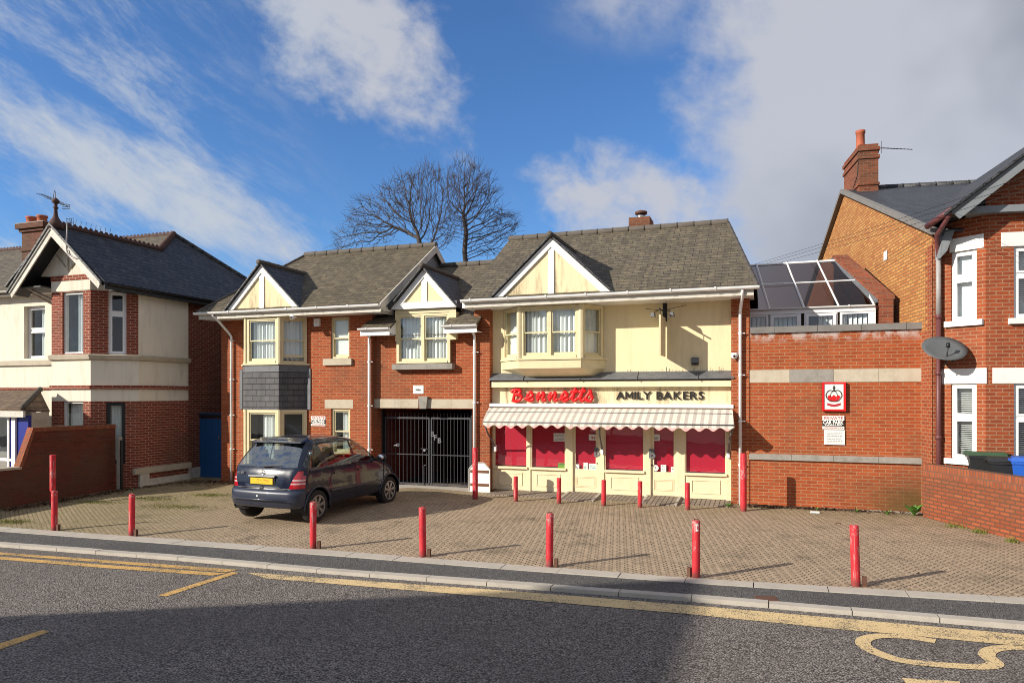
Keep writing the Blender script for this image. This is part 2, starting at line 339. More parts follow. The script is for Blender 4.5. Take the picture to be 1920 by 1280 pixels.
def paving_mat():
    m, nt, b = mat('block_paving', (.3, .25, .2), .9, 0, .25); p = POS(nt)
    rot = ND(nt, 'ShaderNodeMapping', {'Vector': p, 'Rotation': (0, 0, R(-11))})
    s = ND(nt, 'ShaderNodeSeparateXYZ', {0: rot.outputs[0]}); x, y = s.outputs[0], s.outputs[1]
    def tri(v, per, amp):
        f = MA(nt, 'ABSOLUTE', MA(nt, 'SUBTRACT', MA(nt, 'FRACT', MA(nt, 'DIVIDE', v, per)), .5))
        return MA(nt, 'MULTIPLY', MA(nt, 'SUBTRACT', MR(nt, f, .1, .4, 0, 1), .5), amp)
    x2 = MA(nt, 'ADD', x, tri(y, .116, .05)); y2 = MA(nt, 'ADD', y, tri(x, .232, .05))
    uv = ND(nt, 'ShaderNodeCombineXYZ', {0: y2, 1: x2, 2: 0.0}).outputs[0]
    t = ND(nt, 'ShaderNodeTexBrick', {'Vector': uv, 'Color1': (.46, .33, .235, 1), 'Color2': (.37, .265, .19, 1), 'Mortar': (.30, .22, .16, 1), 'Scale': 1.0,
                                      'Mortar Size': .002, 'Mortar Smooth': .2, 'Brick Width': .232, 'Row Height': .116})
    fine = NZ(nt, p, 45, 4, .7); mid = NZ(nt, p, 1.1, 6, .65); big = NZ(nt, p, .30, 5, .6)
    def near(v, w0, w1): return MR(nt, MA(nt, 'ABSOLUTE', MA(nt, 'SUBTRACT', MA(nt, 'FRACT', v), .5)), w0, w1)
    rowv = MA(nt, 'DIVIDE', x2, .116); jx = near(rowv, .38, .475)
    jy = near(MA(nt, 'ADD', MA(nt, 'DIVIDE', y2, .232), MA(nt, 'MULTIPLY', MA(nt, 'FLOOR', rowv), .5)), .445, .49)
    wearj = MR(nt, NZ(nt, p, 2.6, 5, .65), .30, .62)
    jm = MA(nt, 'MULTIPLY', MA(nt, 'MAXIMUM', jx, MA(nt, 'MULTIPLY', jy, .45)), MA(nt, 'ADD', MA(nt, 'MULTIPLY', wearj, .35), .65))
    blk = MIX(nt, MR(nt, NZ(nt, uv, 7.5, 2, .6), .35, .65), (.44, .345, .235, 1), (.31, .245, .17, 1))
    c = MIX(nt, .30, blk, t.outputs[0])
    c = MIX(nt, .55, c, MIX(nt, fine, (.50, .50, .50, 1), (1.40, 1.36, 1.33, 1)), 'MULTIPLY')
    c = MIX(nt, MA(nt, 'MULTIPLY', MR(nt, big, .47, .66), .30), c, (.37, .29, .20, 1))
    c = MIX(nt, MA(nt, 'MULTIPLY', MR(nt, mid, .50, .74), .55), c, (.12, .10, .07, 1))
    oil = MR(nt, NZ(nt, p, .75, 7, .72), .57, .68); c = MIX(nt, MA(nt, 'MULTIPLY', oil, .55), c, (.07, .06, .045, 1))
    c = MIX(nt, jm, c, (.040, .034, .020, 1))
    sp = ND(nt, 'ShaderNodeSeparateXYZ', {0: p})
    nn = MA(nt, 'MULTIPLY', MA(nt, 'SUBTRACT', NZ(nt, p, 1.2, 6, .7), .5), 5.0)
    far = MR(nt, MA(nt, 'ADD', sp.outputs[1], nn), -2.4, -.5)
    lft = MR(nt, MA(nt, 'ADD', sp.outputs[0], MA(nt, 'MULTIPLY', nn, 1.3)), -8.5, -14.0)
    moss = MA(nt, 'MAXIMUM', MA(nt, 'MULTIPLY', far, .60), MA(nt, 'MULTIPLY', lft, .95))
    joint = MA(nt, 'MULTIPLY', MA(nt, 'ADD', MA(nt, 'MULTIPLY', jm, .9), MR(nt, fine, .42, .60, 0, .75)), moss)
    c = MIX(nt, MA(nt, 'MINIMUM', joint, 1.0), c, (.125, .115, .028, 1))
    L(nt, c, b.inputs['Base Color'])
    BUMP(nt, b, MA(nt, 'ADD', MA(nt, 'SUBTRACT', 1.0, jm), MA(nt, 'ADD', MA(nt, 'MULTIPLY', fine, .35), MA(nt, 'MULTIPLY', mid, 1.2))), .65, .012)
    return m
M['paving'] = paving_mat()
def setts_mat():
    m, nt, b = mat('rectangular_pavers', (.3, .25, .2), .9, 0, .25); p = POS(nt)
    t = ND(nt, 'ShaderNodeTexBrick', {'Vector': p, 'Color1': (.30, .245, .195, 1), 'Color2': (.24, .20, .16, 1), 'Mortar': (.05, .04, .03, 1), 'Scale': 1.0,
                                      'Mortar Size': .009, 'Mortar Smooth': .2, 'Brick Width': .105, 'Row Height': .21}, offset=0.0)
    fine = NZ(nt, p, 45, 4, .7)
    c = MIX(nt, .5, t.outputs[0], MIX(nt, fine, (.55, .55, .55, 1), (1.35, 1.3, 1.3, 1)), 'MULTIPLY')
    c = MIX(nt, MA(nt, 'MULTIPLY', MR(nt, NZ(nt, p, 1.5, 5), .45, .75), .5), c, (.10, .085, .06, 1))
    L(nt, c, b.inputs['Base Color']); BUMP(nt, b, MA(nt, 'SUBTRACT', 1.0, t.outputs[1]), .6, .01)
    return m
M['setts'] = setts_mat()
def asphalt(name, a, bb, sc=70, big_amt=.35):
    m, nt, b = mat(name, a, .88, 0, .35); p = POS(nt)
    v = ND(nt, 'ShaderNodeTexVoronoi', {'Vector': p, 'Scale': sc}); n = NZ(nt, p, sc * 1.6, 4, .7)
    m1 = NZ(nt, p, 14, 4, .7); big = NZ(nt, p, .5, 6, .62)
    st = ND(nt, 'ShaderNodeMapping', {'Vector': p, 'Scale': (.12, 1.1, 1)}); lane = NZ(nt, st.outputs[0], 1.0, 4)
    chip = ND(nt, 'ShaderNodeSeparateColor', {0: v.outputs['Color']}).outputs[0]
    c = MIX(nt, chip, (*a, 1), (*bb, 1))
    c = MIX(nt, MR(nt, v.outputs['Distance'], .25, .75), c, tuple(x * .30 for x in a) + (1,))
    c = MIX(nt, MA(nt, 'MULTIPLY', MR(nt, n, .55, .72), .6), c, tuple(min(1, x * 2.2) for x in bb) + (1,))
    c = MIX(nt, .7, c, MIX(nt, MR(nt, m1, .3, .7), (.62, .62, .62, 1), (1.3, 1.3, 1.3, 1)), 'MULTIPLY')
    c = MIX(nt, MA(nt, 'MULTIPLY', MR(nt, big, .42, .72), big_amt), c, tuple(x * .5 for x in a) + (1,))
    c = MIX(nt, MA(nt, 'MULTIPLY', MR(nt, lane, .45, .75), .25), c, tuple(x * .6 for x in a) + (1,))
    L(nt, c, b.inputs['Base Color']); BUMP(nt, b, MA(nt, 'ADD', v.outputs['Distance'], m1), .8, .012)
    return m
M['road'] = asphalt('road_asphalt', (.17, .148, .132), (.34, .30, .27), 46)
M['pave_asph'] = asphalt('pavement_asphalt', (.125, .122, .118), (.20, .195, .188), 75, .5)
def line_mat(name, col, wear):
    m, nt, b = mat(name, col, .8, 0, .3); p = POS(nt)
    v = ND(nt, 'ShaderNodeTexVoronoi', {'Vector': p, 'Scale': 62.0}); n = NZ(nt, p, 2.2, 5, .65); n2 = NZ(nt, p, 26, 4, .7)
    f = MR(nt, MA(nt, 'ADD', MA(nt, 'ADD', MA(nt, 'MULTIPLY', n, .5), MA(nt, 'MULTIPLY', n2, .5)), MA(nt, 'MULTIPLY', v.outputs['Distance'], .34)), .66 - wear, .78 - wear)
    c = MIX(nt, f, (*col, 1), (.12, .105, .085, 1))
    c = MIX(nt, MA(nt, 'MULTIPLY', n2, .3), c, tuple(x * .6 for x in col) + (1,))
    L(nt, c, b.inputs['Base Color']); BUMP(nt, b, v.outputs['Distance'], .5, .008)
    return m
M['yellow'] = line_mat('yellow_line_paint', (.66, .40, .13), .0)
M['yellow_old'] = line_mat('worn_yellow_paint', (.70, .52, .27), -.03)
M['grass'] = worn('grass_blades', (.15, .165, .032), .8, .6, 20, dark=(1.6, 1.1, .8))
M['leaf'] = worn('weed_leaf', (.085, .20, .030), .55, .4, 30, obj=True)
M['litter'] = worn('dead_leaves', (.105, .058, .032), .9, .7, 40, dark=(.4, .4, .4))
M['bark'] = worn('bark', (.085, .070, .064), .95, .4, 8)
M['earth'] = worn('earth', (.10, .085, .055), .95, .5, 1.5)

# ------------------------------------------------------------------ mesh helpers
class Fr:
    """a vertical working plane: origin on the ground, t along it, n towards the outside"""
    def __init__(s, x, y, ang=0.0):
        s.o = Vector((x, y, 0)); s.t = Vector((math.cos(ang), math.sin(ang), 0)); s.n = Vector((math.sin(ang), -math.cos(ang), 0))
    def p(s, t, n, z): return s.o + s.t * t + s.n * n + Vector((0, 0, z))
    def inv(s, v): w = v - s.o; return w.dot(s.t), v.z
    def px(s, x, y, n=0.0):
        v = onP(x, y, s.o + s.n * n, s.n); w = v - s.o; return w.dot(s.t), v.z
F0 = Fr(0, 0)
class MB:
    def __init__(s): s.v = []; s.f = []
    def add(s, pts, faces):
        b = len(s.v); s.v += [Vector(p) for p in pts]; s.f += [[i + b for i in f] for f in faces]; return s
    def poly(s, *pts): return s.add(pts, [list(range(len(pts)))])
    def hexa(s, a, b): # two quads, bottom and top rings
        return s.add(list(a) + list(b), [[3, 2, 1, 0], [4, 5, 6, 7], [0, 1, 5, 4], [1, 2, 6, 5], [2, 3, 7, 6], [3, 0, 4, 7]])
    def box(s, x0, x1, y0, y1, z0, z1):
        return s.hexa([(x0, y0, z0), (x1, y0, z0), (x1, y1, z0), (x0, y1, z0)], [(x0, y0, z1), (x1, y0, z1), (x1, y1, z1), (x0, y1, z1)])
    def fbox(s, F, t0, t1, n0, n1, z0, z1):
        return s.hexa([F.p(t0, n0, z0), F.p(t1, n0, z0), F.p(t1, n1, z0), F.p(t0, n1, z0)], [F.p(t0, n0, z1), F.p(t1, n0, z1), F.p(t1, n1, z1), F.p(t0, n1, z1)])
    def prism(s, pts, vec):
        n = len(pts); vec = Vector(vec); a = [Vector(p) for p in pts]
        s.add(a + [p + vec for p in a], [list(range(n))[::-1], list(range(n, 2 * n))] + [[i, (i + 1) % n, n + (i + 1) % n, n + i] for i in range(n)]); return s
    def tube(s, pts, r, k=8, cap=True):
        pts = [Vector(p) for p in pts]; n = len(pts); rr = r if isinstance(r, (list, tuple)) else [r] * n; prev = None; vs = []
        for i, p in enumerate(pts):
            d = (pts[min(i + 1, n - 1)] - pts[max(i - 1, 0)]).normalized()
            if prev is None:
                up = Vector((0, 0, 1)) if abs(d.z) < .9 else Vector((1, 0, 0)); a = d.cross(up).normalized()
            else: a = (prev - d * prev.dot(d)).normalized()
            prev = a; b = d.cross(a)
            vs += [p + (a * math.cos(2 * math.pi * j / k) + b * math.sin(2 * math.pi * j / k)) * rr[i] for j in range(k)]
        fs = [[i * k + j, i * k + (j + 1) % k, (i + 1) * k + (j + 1) % k, (i + 1) * k + j] for i in range(n - 1) for j in range(k)]
        if cap: fs += [list(range(k))[::-1], list(range((n - 1) * k, n * k))]
        return s.add(vs, fs)
    def lathe(s, prof, c=(0, 0, 0), k=16, axis='z'):
        c = Vector(c); vs = []
        for r, h in prof:
            for j in range(k):
                a = 2 * math.pi * j / k; q = (r * math.cos(a), r * math.sin(a), h)
                vs.append(c + Vector(q if axis == 'z' else (q[0], q[2], q[1]) if axis == 'y' else (q[2], q[0], q[1])))
        n = len(prof)
        fs = [[i * k + j, i * k + (j + 1) % k, (i + 1) * k + (j + 1) % k, (i + 1) * k + j] for i in range(n - 1) for j in range(k)]
        fs += [list(range(k))[::-1], list(range((n - 1) * k, n * k))]
        return s.add(vs, fs)
    def mesh(s, name, smooth=False):
        me = bpy.data.meshes.new(name); me.from_pydata([tuple(v) for v in s.v], [], s.f)
        bm = bmesh.new(); bm.from_mesh(me); bmesh.ops.recalc_face_normals(bm, faces=bm.faces); bm.to_mesh(me); bm.free()
        if smooth:
            for p in me.polygons: p.use_smooth = True
        return me
    def build(s, name, m, parent=None, smooth=False, label=None):
        me = s.mesh(name, smooth); me.materials.append(M[m] if isinstance(m, str) else m)
        return link(name, me, parent, label)
def link(name, me, parent=None, label=None):
    o = bpy.data.objects.new(name, me); C.objects.link(o)
    if parent is not None: attach(o, parent)
    if label: o['label'] = label
    return o
def wm(o):
    m = Matrix.LocRotScale(o.location, o.rotation_euler, o.scale)
    return wm(o.parent) @ o.matrix_parent_inverse @ m if o.parent else m
def attach(o, parent):
    o.parent = parent; o.matrix_parent_inverse = wm(parent).inverted()
def tag(o, label, cat, group=None, kind=None):
    o['label'] = label; o['category'] = cat
    if group: o['group'] = group
    if kind: o['kind'] = kind
    return o
def thing(name, label, cat, loc, group=None):
    o = bpy.data.objects.new(name, None); C.objects.link(o); o.location = loc; o.empty_display_size = .2
    return tag(o, label, cat, group)
def struct(name, mb, m, label=None, smooth=False):
    o = mb.build(name, m, None, smooth); o['kind'] = 'structure'
    if label: o['label'] = label
    return o
def rebase(o, loc):
    """move a mesh's origin to loc"""
    loc = Vector(loc); o.data.transform(Matrix.Translation(-loc)); o.location = loc; return o
def dup(root, loc, rotz=None, label=None):
    r = root.copy(); C.objects.link(r); r.location = loc
    if rotz is not None: r.rotation_euler = (0, 0, rotz)
    if label: r['label'] = label
    for ch in list(root.children):
        c = ch.copy(); C.objects.link(c); c.parent = r
        for g in ch.children:
            d = g.copy(); C.objects.link(d); d.parent = c
    return r
def text(body, size, m, F, t, n, z, parent, name='letter', depth=.01, align='LEFT', sx=1.0, shear=0.0, bold=0.0, label=None):
    cu = bpy.data.curves.new('t', 'FONT'); cu.body = body; cu.size = size; cu.extrude = depth; cu.align_x = align; cu.shear = shear; cu.offset = bold; cu.resolution_u = 3
    tmp = bpy.data.objects.new('t', cu); C.objects.link(tmp)
    dg = bpy.context.evaluated_depsgraph_get(); me = bpy.data.meshes.new_from_object(tmp.evaluated_get(dg))
    bpy.data.objects.remove(tmp); bpy.data.curves.remove(cu)
    w = max((v.co.x for v in me.vertices), default=0)
    ex = F.t * sx; ey = Vector((0, 0, 1)); ez = F.n; o = F.p(t, n, z)
    me.transform(Matrix(((ex.x, ey.x, ez.x, o.x), (ex.y, ey.y, ez.y, o.y), (ex.z, ey.z, ez.z, o.z), (0, 0, 0, 1))))
    me.materials.clear(); me.materials.append(M[m]); me.name = name
    ob = link(name, me, parent, label); return ob, w * sx
def wall(F, t0, t1, z0, z1, holes=(), depth=.1, n=0.0, mb=None):
    """front sheet with openings and their reveals"""
    mb = mb or MB()
    ts = sorted({t0, t1, *[h[0] for h in holes], *[h[1] for h in holes]}); zs = sorted({z0, z1, *[h[2] for h in holes], *[h[3] for h in holes]})
    ts = [t for t in ts if t0 <= t <= t1]; zs = [z for z in zs if z0 <= z <= z1]
    for a, b in zip(ts, ts[1:]):
        for c, d in zip(zs, zs[1:]):
            mt, mz = (a + b) / 2, (c + d) / 2
            if any(h[0] < mt < h[1] and h[2] < mz < h[3] for h in holes): continue
            mb.poly(F.p(a, n, c), F.p(b, n, c), F.p(b, n, d), F.p(a, n, d))
    for a, b, c, d in holes:
        q = [F.p(a, n, c), F.p(b, n, c), F.p(b, n, d), F.p(a, n, d)]; r = [x - F.n * depth for x in q]
        for i in range(4): mb.poly(q[i], q[(i + 1) % 4], r[(i + 1) % 4], r[i])
    return mb
def folds(F, t0, t1, n, z0, z1, amp=.025, per=.11, lace=False, mb=None):
    mb = mb or MB(); k = max(6, int((t1 - t0) / .02)); ph = random.random() * 6
    pts = []
    for i in range(k + 1):
        t = t0 + (t1 - t0) * i / k
        pts.append((t, n + amp * math.sin(ph + 2 * math.pi * t / per) + amp * .5 * math.sin(ph * 2 + 2 * math.pi * t / per * 1.7)))
    vs = [F.p(t, d, z0 + (.02 * abs(math.sin(t * 24)) if lace else 0)) for t, d in pts] + [F.p(t, d, z1) for t, d in pts]
    return mb.add(vs, [[i, i + 1, k + 2 + i, k + 1 + i] for i in range(k)])
def window(parent, F, t0, t1, z0, z1, n=0.0, cols=1, style='sash', m='frame_cream', curtain='full', mid=.5, fw=.055, room=.45, g='glass', open_gap=0.0, name='window', label=None):
    """a window with its frame as the part and pane, curtain and dim room behind as sub-parts; n is the frame's face"""
    mb = MB(); d0 = n - .09
    mb.fbox(F, t0, t0 + fw, d0, n, z0, z1).fbox(F, t1 - fw, t1, d0, n, z0, z1)
    mb.fbox(F, t0 + fw, t1 - fw, d0, n, z1 - fw, z1).fbox(F, t0 + fw, t1 - fw, d0, n + .015, z0, z0 + fw * .8)
    W = (t1 - t0 - 2 * fw); pane = MB(); cells = []
    for c in range(cols):
        a = t0 + fw + W * c / cols; b = t0 + fw + W * (c + 1) / cols
        if c: mb.fbox(F, a - .04, a + .04, d0, n, z0 + fw * .8, z1 - fw); a += .04
        if c < cols - 1: b -= .04
        cells.append((a, b))
    zb, zt = z0 + fw * .8, z1 - fw; zm = zb + (zt - zb) * mid
    for a, b in cells:
        if style == 'sash':
            s = .035
            for (q0, q1, nn, bot) in ((zm - .02, zt, n - .025, .03), (zb + open_gap, zm + .02, n - .06, .075)):
                mb.fbox(F, a, a + s, nn - .03, nn, q0, q1).fbox(F, b - s, b, nn - .03, nn, q0, q1)
                mb.fbox(F, a + s, b - s, nn - .03, nn, q1 - .035, q1).fbox(F, a + s, b - s, nn - .03, nn, q0, q0 + bot)
                pane.poly(F.p(a + s, nn - .015, q0 + bot), F.p(b - s, nn - .015, q0 + bot), F.p(b - s, nn - .015, q1 - .035), F.p(a + s, nn - .015, q1 - .035))
        elif style == 'casement':   # small light over a tall light
            mb.fbox(F, a, b, d0, n, zm - .035, zm + .035)
            s = .045
            for q0, q1 in ((zb, zm - .035), (zm + .035, zt)):
                mb.fbox(F, a, a + s, n - .05, n + .012, q0, q1).fbox(F, b - s, b, n - .05, n + .012, q0, q1)
                mb.fbox(F, a + s, b - s, n - .05, n + .012, q0, q0 + s).fbox(F, a + s, b - s, n - .05, n + .012, q1 - s, q1)
                pane.poly(F.p(a + s, n - .03, q0 + s), F.p(b - s, n - .03, q0 + s), F.p(b - s, n - .03, q1 - s), F.p(a + s, n - .03, q1 - s))
        else:
            pane.poly(F.p(a, n - .03, zb), F.p(b, n - .03, zb), F.p(b, n - .03, zt), F.p(a, n - .03, zt))
    w = mb.build(name, m, parent, label=label)
    pane.build('pane', g, w)
    ci, co_ = t0 + fw, t1 - fw
    if curtain == 'full': folds(F, ci, co_, n - .17, zb + .02, zt, lace=True).build('curtain', 'net', w, True)
    elif curtain == 'half': folds(F, ci, co_, n - .17, zb + .02, zb + (zt - zb) * .55, lace=True).build('curtain', 'net', w, True)
    elif curtain == 'right': folds(F, ci + (co_ - ci) * .42, co_, n - .17, zb, zt).build('curtain', 'net', w, True)
    elif curtain == 'blind':
        b = MB(); k = int((zt - zb) / .038)
        for i in range(k): z = zb + .038 * i; b.poly(F.p(ci, n - .13, z), F.p(co_, n - .13, z), F.p(co_, n - .115, z + .023), F.p(ci, n - .115, z + .023))
        b.build('blind', 'pvc', w)
    elif curtain == 'roller':
        MB().poly(F.p(ci, n - .14, zb + (zt - zb) * .03), F.p(co_, n - .14, zb + (zt - zb) * .03), F.p(co_, n - .14, zt), F.p(ci, n - .14, zt)).build('blind', 'pvc', w)
    elif curtain == 'frost':
        MB().poly(F.p(ci, n - .10, zb), F.p(co_, n - .10, zb), F.p(co_, n - .10, zt), F.p(ci, n - .10, zt)).build('blind', 'net', w)
    elif curtain == 'upper':
        folds(F, ci, co_, n - .17, zb + (zt - zb) * .45, zt, amp=.01).build('curtain', 'net', w, True)
    rb = MB(); q = [F.p(t0, n - .095, z0), F.p(t1, n - .095, z0), F.p(t1, n - .095, z1), F.p(t0, n - .095, z1)]; r = [x - F.n * room for x in q]
    for i in range(4): rb.poly(q[i], q[(i + 1) % 4], r[(i + 1) % 4], r[i])
    rb.poly(*r); rb.build('room_interior', 'room', w)
    return w
def roof_slab(pts, th=.05, mb=None):
    """a sloping slab from its upper face outline"""
    mb = mb or MB(); p = [Vector(x) for x in pts]; n = (p[1] - p[0]).cross(p[2] - p[0]).normalized()
    if n.z < 0: n = -n
    return mb.prism([x for x in p], -n * th)
def ridge_run(a, b, r=.09, step=.45, mb=None):
    mb = mb or MB(); a = Vector(a); b = Vector(b); L_ = (b - a).length; k = max(1, round(L_ / step)); d = (b - a) / k
    for i in range(k): mb.tube([a + d * i, a + d * (i + .94), a + d * (i + 1.02)], [r, r, r * 1.13], 10)
    return mb
def gutter(F, t0, t1, n, z, r=.058, mb=None):
    """half round gutter with brackets"""
    mb = mb or MB(); k = 8; prof = [(math.cos(math.pi + math.pi * i / k) * r, math.sin(math.pi + math.pi * i / k) * r) for i in range(k + 1)]
    vs = []
    for t in (t0, t1):
        vs += [F.p(t, n + x, z + y) for x, y in prof] + [F.p(t, n + x * .86, z + y * .86 + .002) for x, y in prof[::-1]]
    m = 2 * (k + 1)
    mb.add(vs, [[i, (i + 1) % m, m + (i + 1) % m, m + i] for i in range(m)] + [list(range(k + 1)), list(range(m, m + k + 1))])
    x = t0 + .25
    while x < t1:
        mb.add([F.p(x + s, n + p * 1.12, z + q * 1.12) for s in (0, .04) for p, q in prof], [[i, i + 1, k + 2 + i, k + 1 + i] for i in range(k)])
        mb.fbox(F, x, x + .04, n + r * .9, n + r * 1.14, z - .012, z + .014)
        x += .98
    return mb

# ------------------------------------------------------------------ ground, road, pavement
EDGE = [(0, 988), (350, 1013), (640, 1034), (1000, 1062), (1340, 1087), (1605, 1103), (1920, 1121)]
EDGE2 = [(0, 996), (350, 1022), (640, 1043), (1000, 1071), (1340, 1096), (1605, 1113), (1920, 1132)]
KB = [(0, 1016), (350, 1042), (640, 1067), (1000, 1093), (1340, 1118), (1605, 1140), (1920, 1166)]
KF = [(x, y + 4.5 + 2.5 * x / 1920) for x, y in KB]
def line3(pts):
    w = [G(*p) for p in pts]; a, b = w[0], w[1]; c, d = w[-2], w[-1]
    lo = a + (a - b).normalized() * 60; hi = d + (d - c).normalized() * 40
    for q in (lo, hi): q.z = gz(q.x, q.y)
    return [lo] + w + [hi]
E1, E2, K1, K2 = line3(EDGE), line3(EDGE2), line3(KB), line3(KF)
def yat(line, x):
    for a, b in zip(line, line[1:]):
        if a.x <= x <= b.x: return a.y + (b.y - a.y) * (x - a.x) / (b.x - a.x)
    return line[0].y if x < line[0].x else line[-1].y
def sheet(xs, fa, fb, n, dz=0.0):
    mb = MB(); vs = []
    for x in xs:
        for j in range(n + 1):
            y = fa(x) + (fb(x) - fa(x)) * j / n; vs.append((x, y, gz(x, y) + dz + .006 * math.sin(x * 1.3 + y * .9) * (0 < j < n)))
    m = n + 1
    return mb.add(vs, [[i * m + j, (i + 1) * m + j, (i + 1) * m + j + 1, i * m + j + 1] for i in range(len(xs) - 1) for j in range(n)])
XS = [-19.5 + .5 * i for i in range(58)]
XL = [-70, -50, -40, -30, -25] + XS + [10, 14, 20, 30, 45]
struct('car_park', sheet(XS, lambda x: yat(E1, x), lambda x: 1.2, 16), 'paving', smooth=True)
struct('pavement', sheet(XL, lambda x: yat(K1, x), lambda x: yat(E2, x), 3), 'pave_asph', smooth=True)
KH = .055
def strip_stones(la, lb, top, bottom, length, x0, x1):
    mb = MB(); x = x0
    while x < x1:
        l = length * random.choice((1, 1, 1, .97)); a, b = x + .006, min(x + l, x1) - .006
        q = [(a, yat(la, a)), (b, yat(la, b)), (b, yat(lb, b)), (a, yat(lb, a))]; d = random.uniform(-.004, .004)
        mb.hexa([(p, r, gz(p, r) - bottom) for p, r in q], [(p, r, gz(p, r) + top + d) for p, r in q]); x += l
    return mb
struct('edging_strip', strip_stones(E2, E1, .012, .1, .915, -40, 14), 'concrete')
struct('kerb', strip_stones(K2, K1, .012, .25, .915, -60, 40), 'concrete')
def road_z(x, y): return gz(x, y) - .045 + .04 * min(1, max(0, (yat(K2, x) - y) / 3.5))
def rsheet(xs, ya, yb, n):
    mb = MB(); vs = []
    for x in xs:
        for j in range(n + 1):
            t = j / n; y = ya(x) + (yb(x) - ya(x)) * t; vs.append((x, y, road_z(x, y)))
    m = n + 1
    return mb.add(vs, [[i * m + j, (i + 1) * m + j, (i + 1) * m + j + 1, i * m + j + 1] for i in range(len(xs) - 1) for j in range(n)])
struct('road', rsheet(XL, lambda x: yat(K2, x) - 13.5, lambda x: yat(K2, x) + .01, 20), 'road', smooth=True)
far_pave = MB(); far_pave.box(-70, 45, -30, -22, -1.2, -.10); struct('far_pavement', far_pave, 'pave_asph')
g = MB(); g.poly((-900, -600, -.75), (900, -600, -.75), (900, 1500, -.75), (-900, 1500, -.75)); struct('ground', g, 'earth')
gd = MB(); gd.box(-40, -17.1, -6.5, 12, -.7, -.30); struct('front_garden', gd, 'pave_asph')
def RG(px, py):
    z = -.1
    for _ in range(9):
        p = onZ(px, py, z); z = road_z(p.x, p.y)
    p.z = z; return p
def marking(polys, m, label):
    """painted strips given by photo outlines, laid 5 mm over the road"""
    mb = MB()
    for P in polys:
        w = [RG(*p) for p in P]
        a, d, b, c = w[0], w[3], w[1], w[2]; n = max(1, int((b - a).length / .5)); vs = []
        for i in range(n + 1):
            for s, e in ((a, b), (d, c)):
                q = s.lerp(e, i / n); vs.append((q.x, q.y, road_z(q.x, q.y) + .006))
        mb.add(vs, [[2 * i, 2 * i + 2, 2 * i + 3, 2 * i + 1] for i in range(n)])
    struct('road_marking', mb, m, label)
marking([[(-400, 1006), (200, 1050), (200, 1055), (-400, 1009)], [(200, 1050), (446, 1068), (424, 1073), (200, 1055)]], 'yellow', 'inner of the double yellow lines')
marking([[(-400, 1012), (200, 1059), (200, 1065), (-400, 1016)], [(200, 1059), (424, 1074.5), (398, 1079), (200, 1065)]], 'yellow', 'outer of the double yellow lines')
marking([[(296, 1116), (436, 1072), (448, 1074), (312, 1118)]], 'yellow', 'short oblique yellow line')
marking([[(-60, 1225), (80, 1181), (94, 1184), (-50, 1236)]], 'yellow', 'yellow dash at the left')
marking([[(462, 1073), (960, 1108), (960, 1122), (498, 1084)], [(960, 1108), (1300, 1135), (1300, 1152), (960, 1122)], [(1300, 1135), (1620, 1163), (1620, 1184), (1300, 1152)],
         [(1620, 1163), (2100, 1206), (2100, 1229), (1620, 1183)]], 'yellow_old', 'broad worn yellow line along the kerb')
marking([[(1690, 1271), (1800, 1278), (1800, 1290), (1700, 1282)]], 'yellow_old', 'yellow dash at the foot of the view')
def painted_curve(pts, width, m, label):
    w = [RG(*p) for p in pts]; mb = MB(); fine = []
    for i in range(len(w) - 1):
        p0, p1, p2, p3 = w[max(i - 1, 0)], w[i], w[i + 1], w[min(i + 2, len(w) - 1)]
        for j in range(5):
            t = j / 5; fine.append(.5 * ((2 * p1) + (p2 - p0) * t + (2 * p0 - 5 * p1 + 4 * p2 - p3) * t * t + (3 * p1 - p0 - 3 * p2 + p3) * t ** 3))
    fine.append(w[-1]); vs = []
    for i, p in enumerate(fine):
        d = (fine[min(i + 1, len(fine) - 1)] - fine[max(i - 1, 0)]); n = Vector((-d.y, d.x, 0)).normalized() * width / 2
        for q in (p - n, p + n): vs.append((q.x, q.y, road_z(q.x, q.y) + .006))
    mb.add(vs, [[2 * i, 2 * i + 2, 2 * i + 3, 2 * i + 1] for i in range(len(fine) - 1)])
    struct('road_marking', mb, m, label)
painted_curve([(1754, 1202), (1700, 1194), (1650, 1192), (1622, 1198), (1620, 1210), (1645, 1224), (1690, 1238), (1760, 1246), (1840, 1250), (1866, 1244), (1850, 1228), (1862, 1217), (1900, 1214), (1990, 1216)], .145, 'yellow_old', 'yellow letter curves of the bus stop lettering')
# leaf litter, moss and grit where paving meets the walls
def scatter(region, n, size, up=.5):
    mb = MB(); made = 0
    while made < n:
        p = region()
        if p is None: continue
        x, y = p; s = size * random.uniform(.5, 1.4); a = random.uniform(0, 6.28); z = gz(x, y) + random.uniform(.006, .03)
        u = Vector((math.cos(a), math.sin(a), random.uniform(-up, up))) * s; v = Vector((-math.sin(a), math.cos(a), random.uniform(-up, up))) * s * .6; c = Vector((x, y, z + .5 * s * up))
        mb.poly(c - u, c - v * .9, c + u, c + v); made += 1
    return mb
def reg_left():
    x = random.uniform(-16.9, -12.9); t = abs(random.gauss(0, .35))
    y = -.1 - t if x > -16.1 else (-.2 - 2.0 * (-16.1 - x) / .8) - t
    return x, y
def reg_wall():
    t = random.random(); a, b = G(0, 956), G(225, 918); s = abs(random.gauss(0, .22)); return a.x + (b.x - a.x) * t + .05 + s, a.y + (b.y - a.y) * t - s * .2
reg_l0 = reg_left
def reg_left(): return reg_wall() if random.random() < .5 else reg_l0()
o = scatter(reg_left, 2400, .035); ob = o.build('leaf_litter', 'litter'); tag(ob, 'dark dead leaves gathered along the foot of the left house', 'leaf litter', None, 'stuff')
def reg_right():
    x = random.choice((random.gauss(-.1, .25), random.uniform(-.4, 2.9), random.gauss(.9, .5))); return x, -.16 - abs(random.gauss(0, .10))
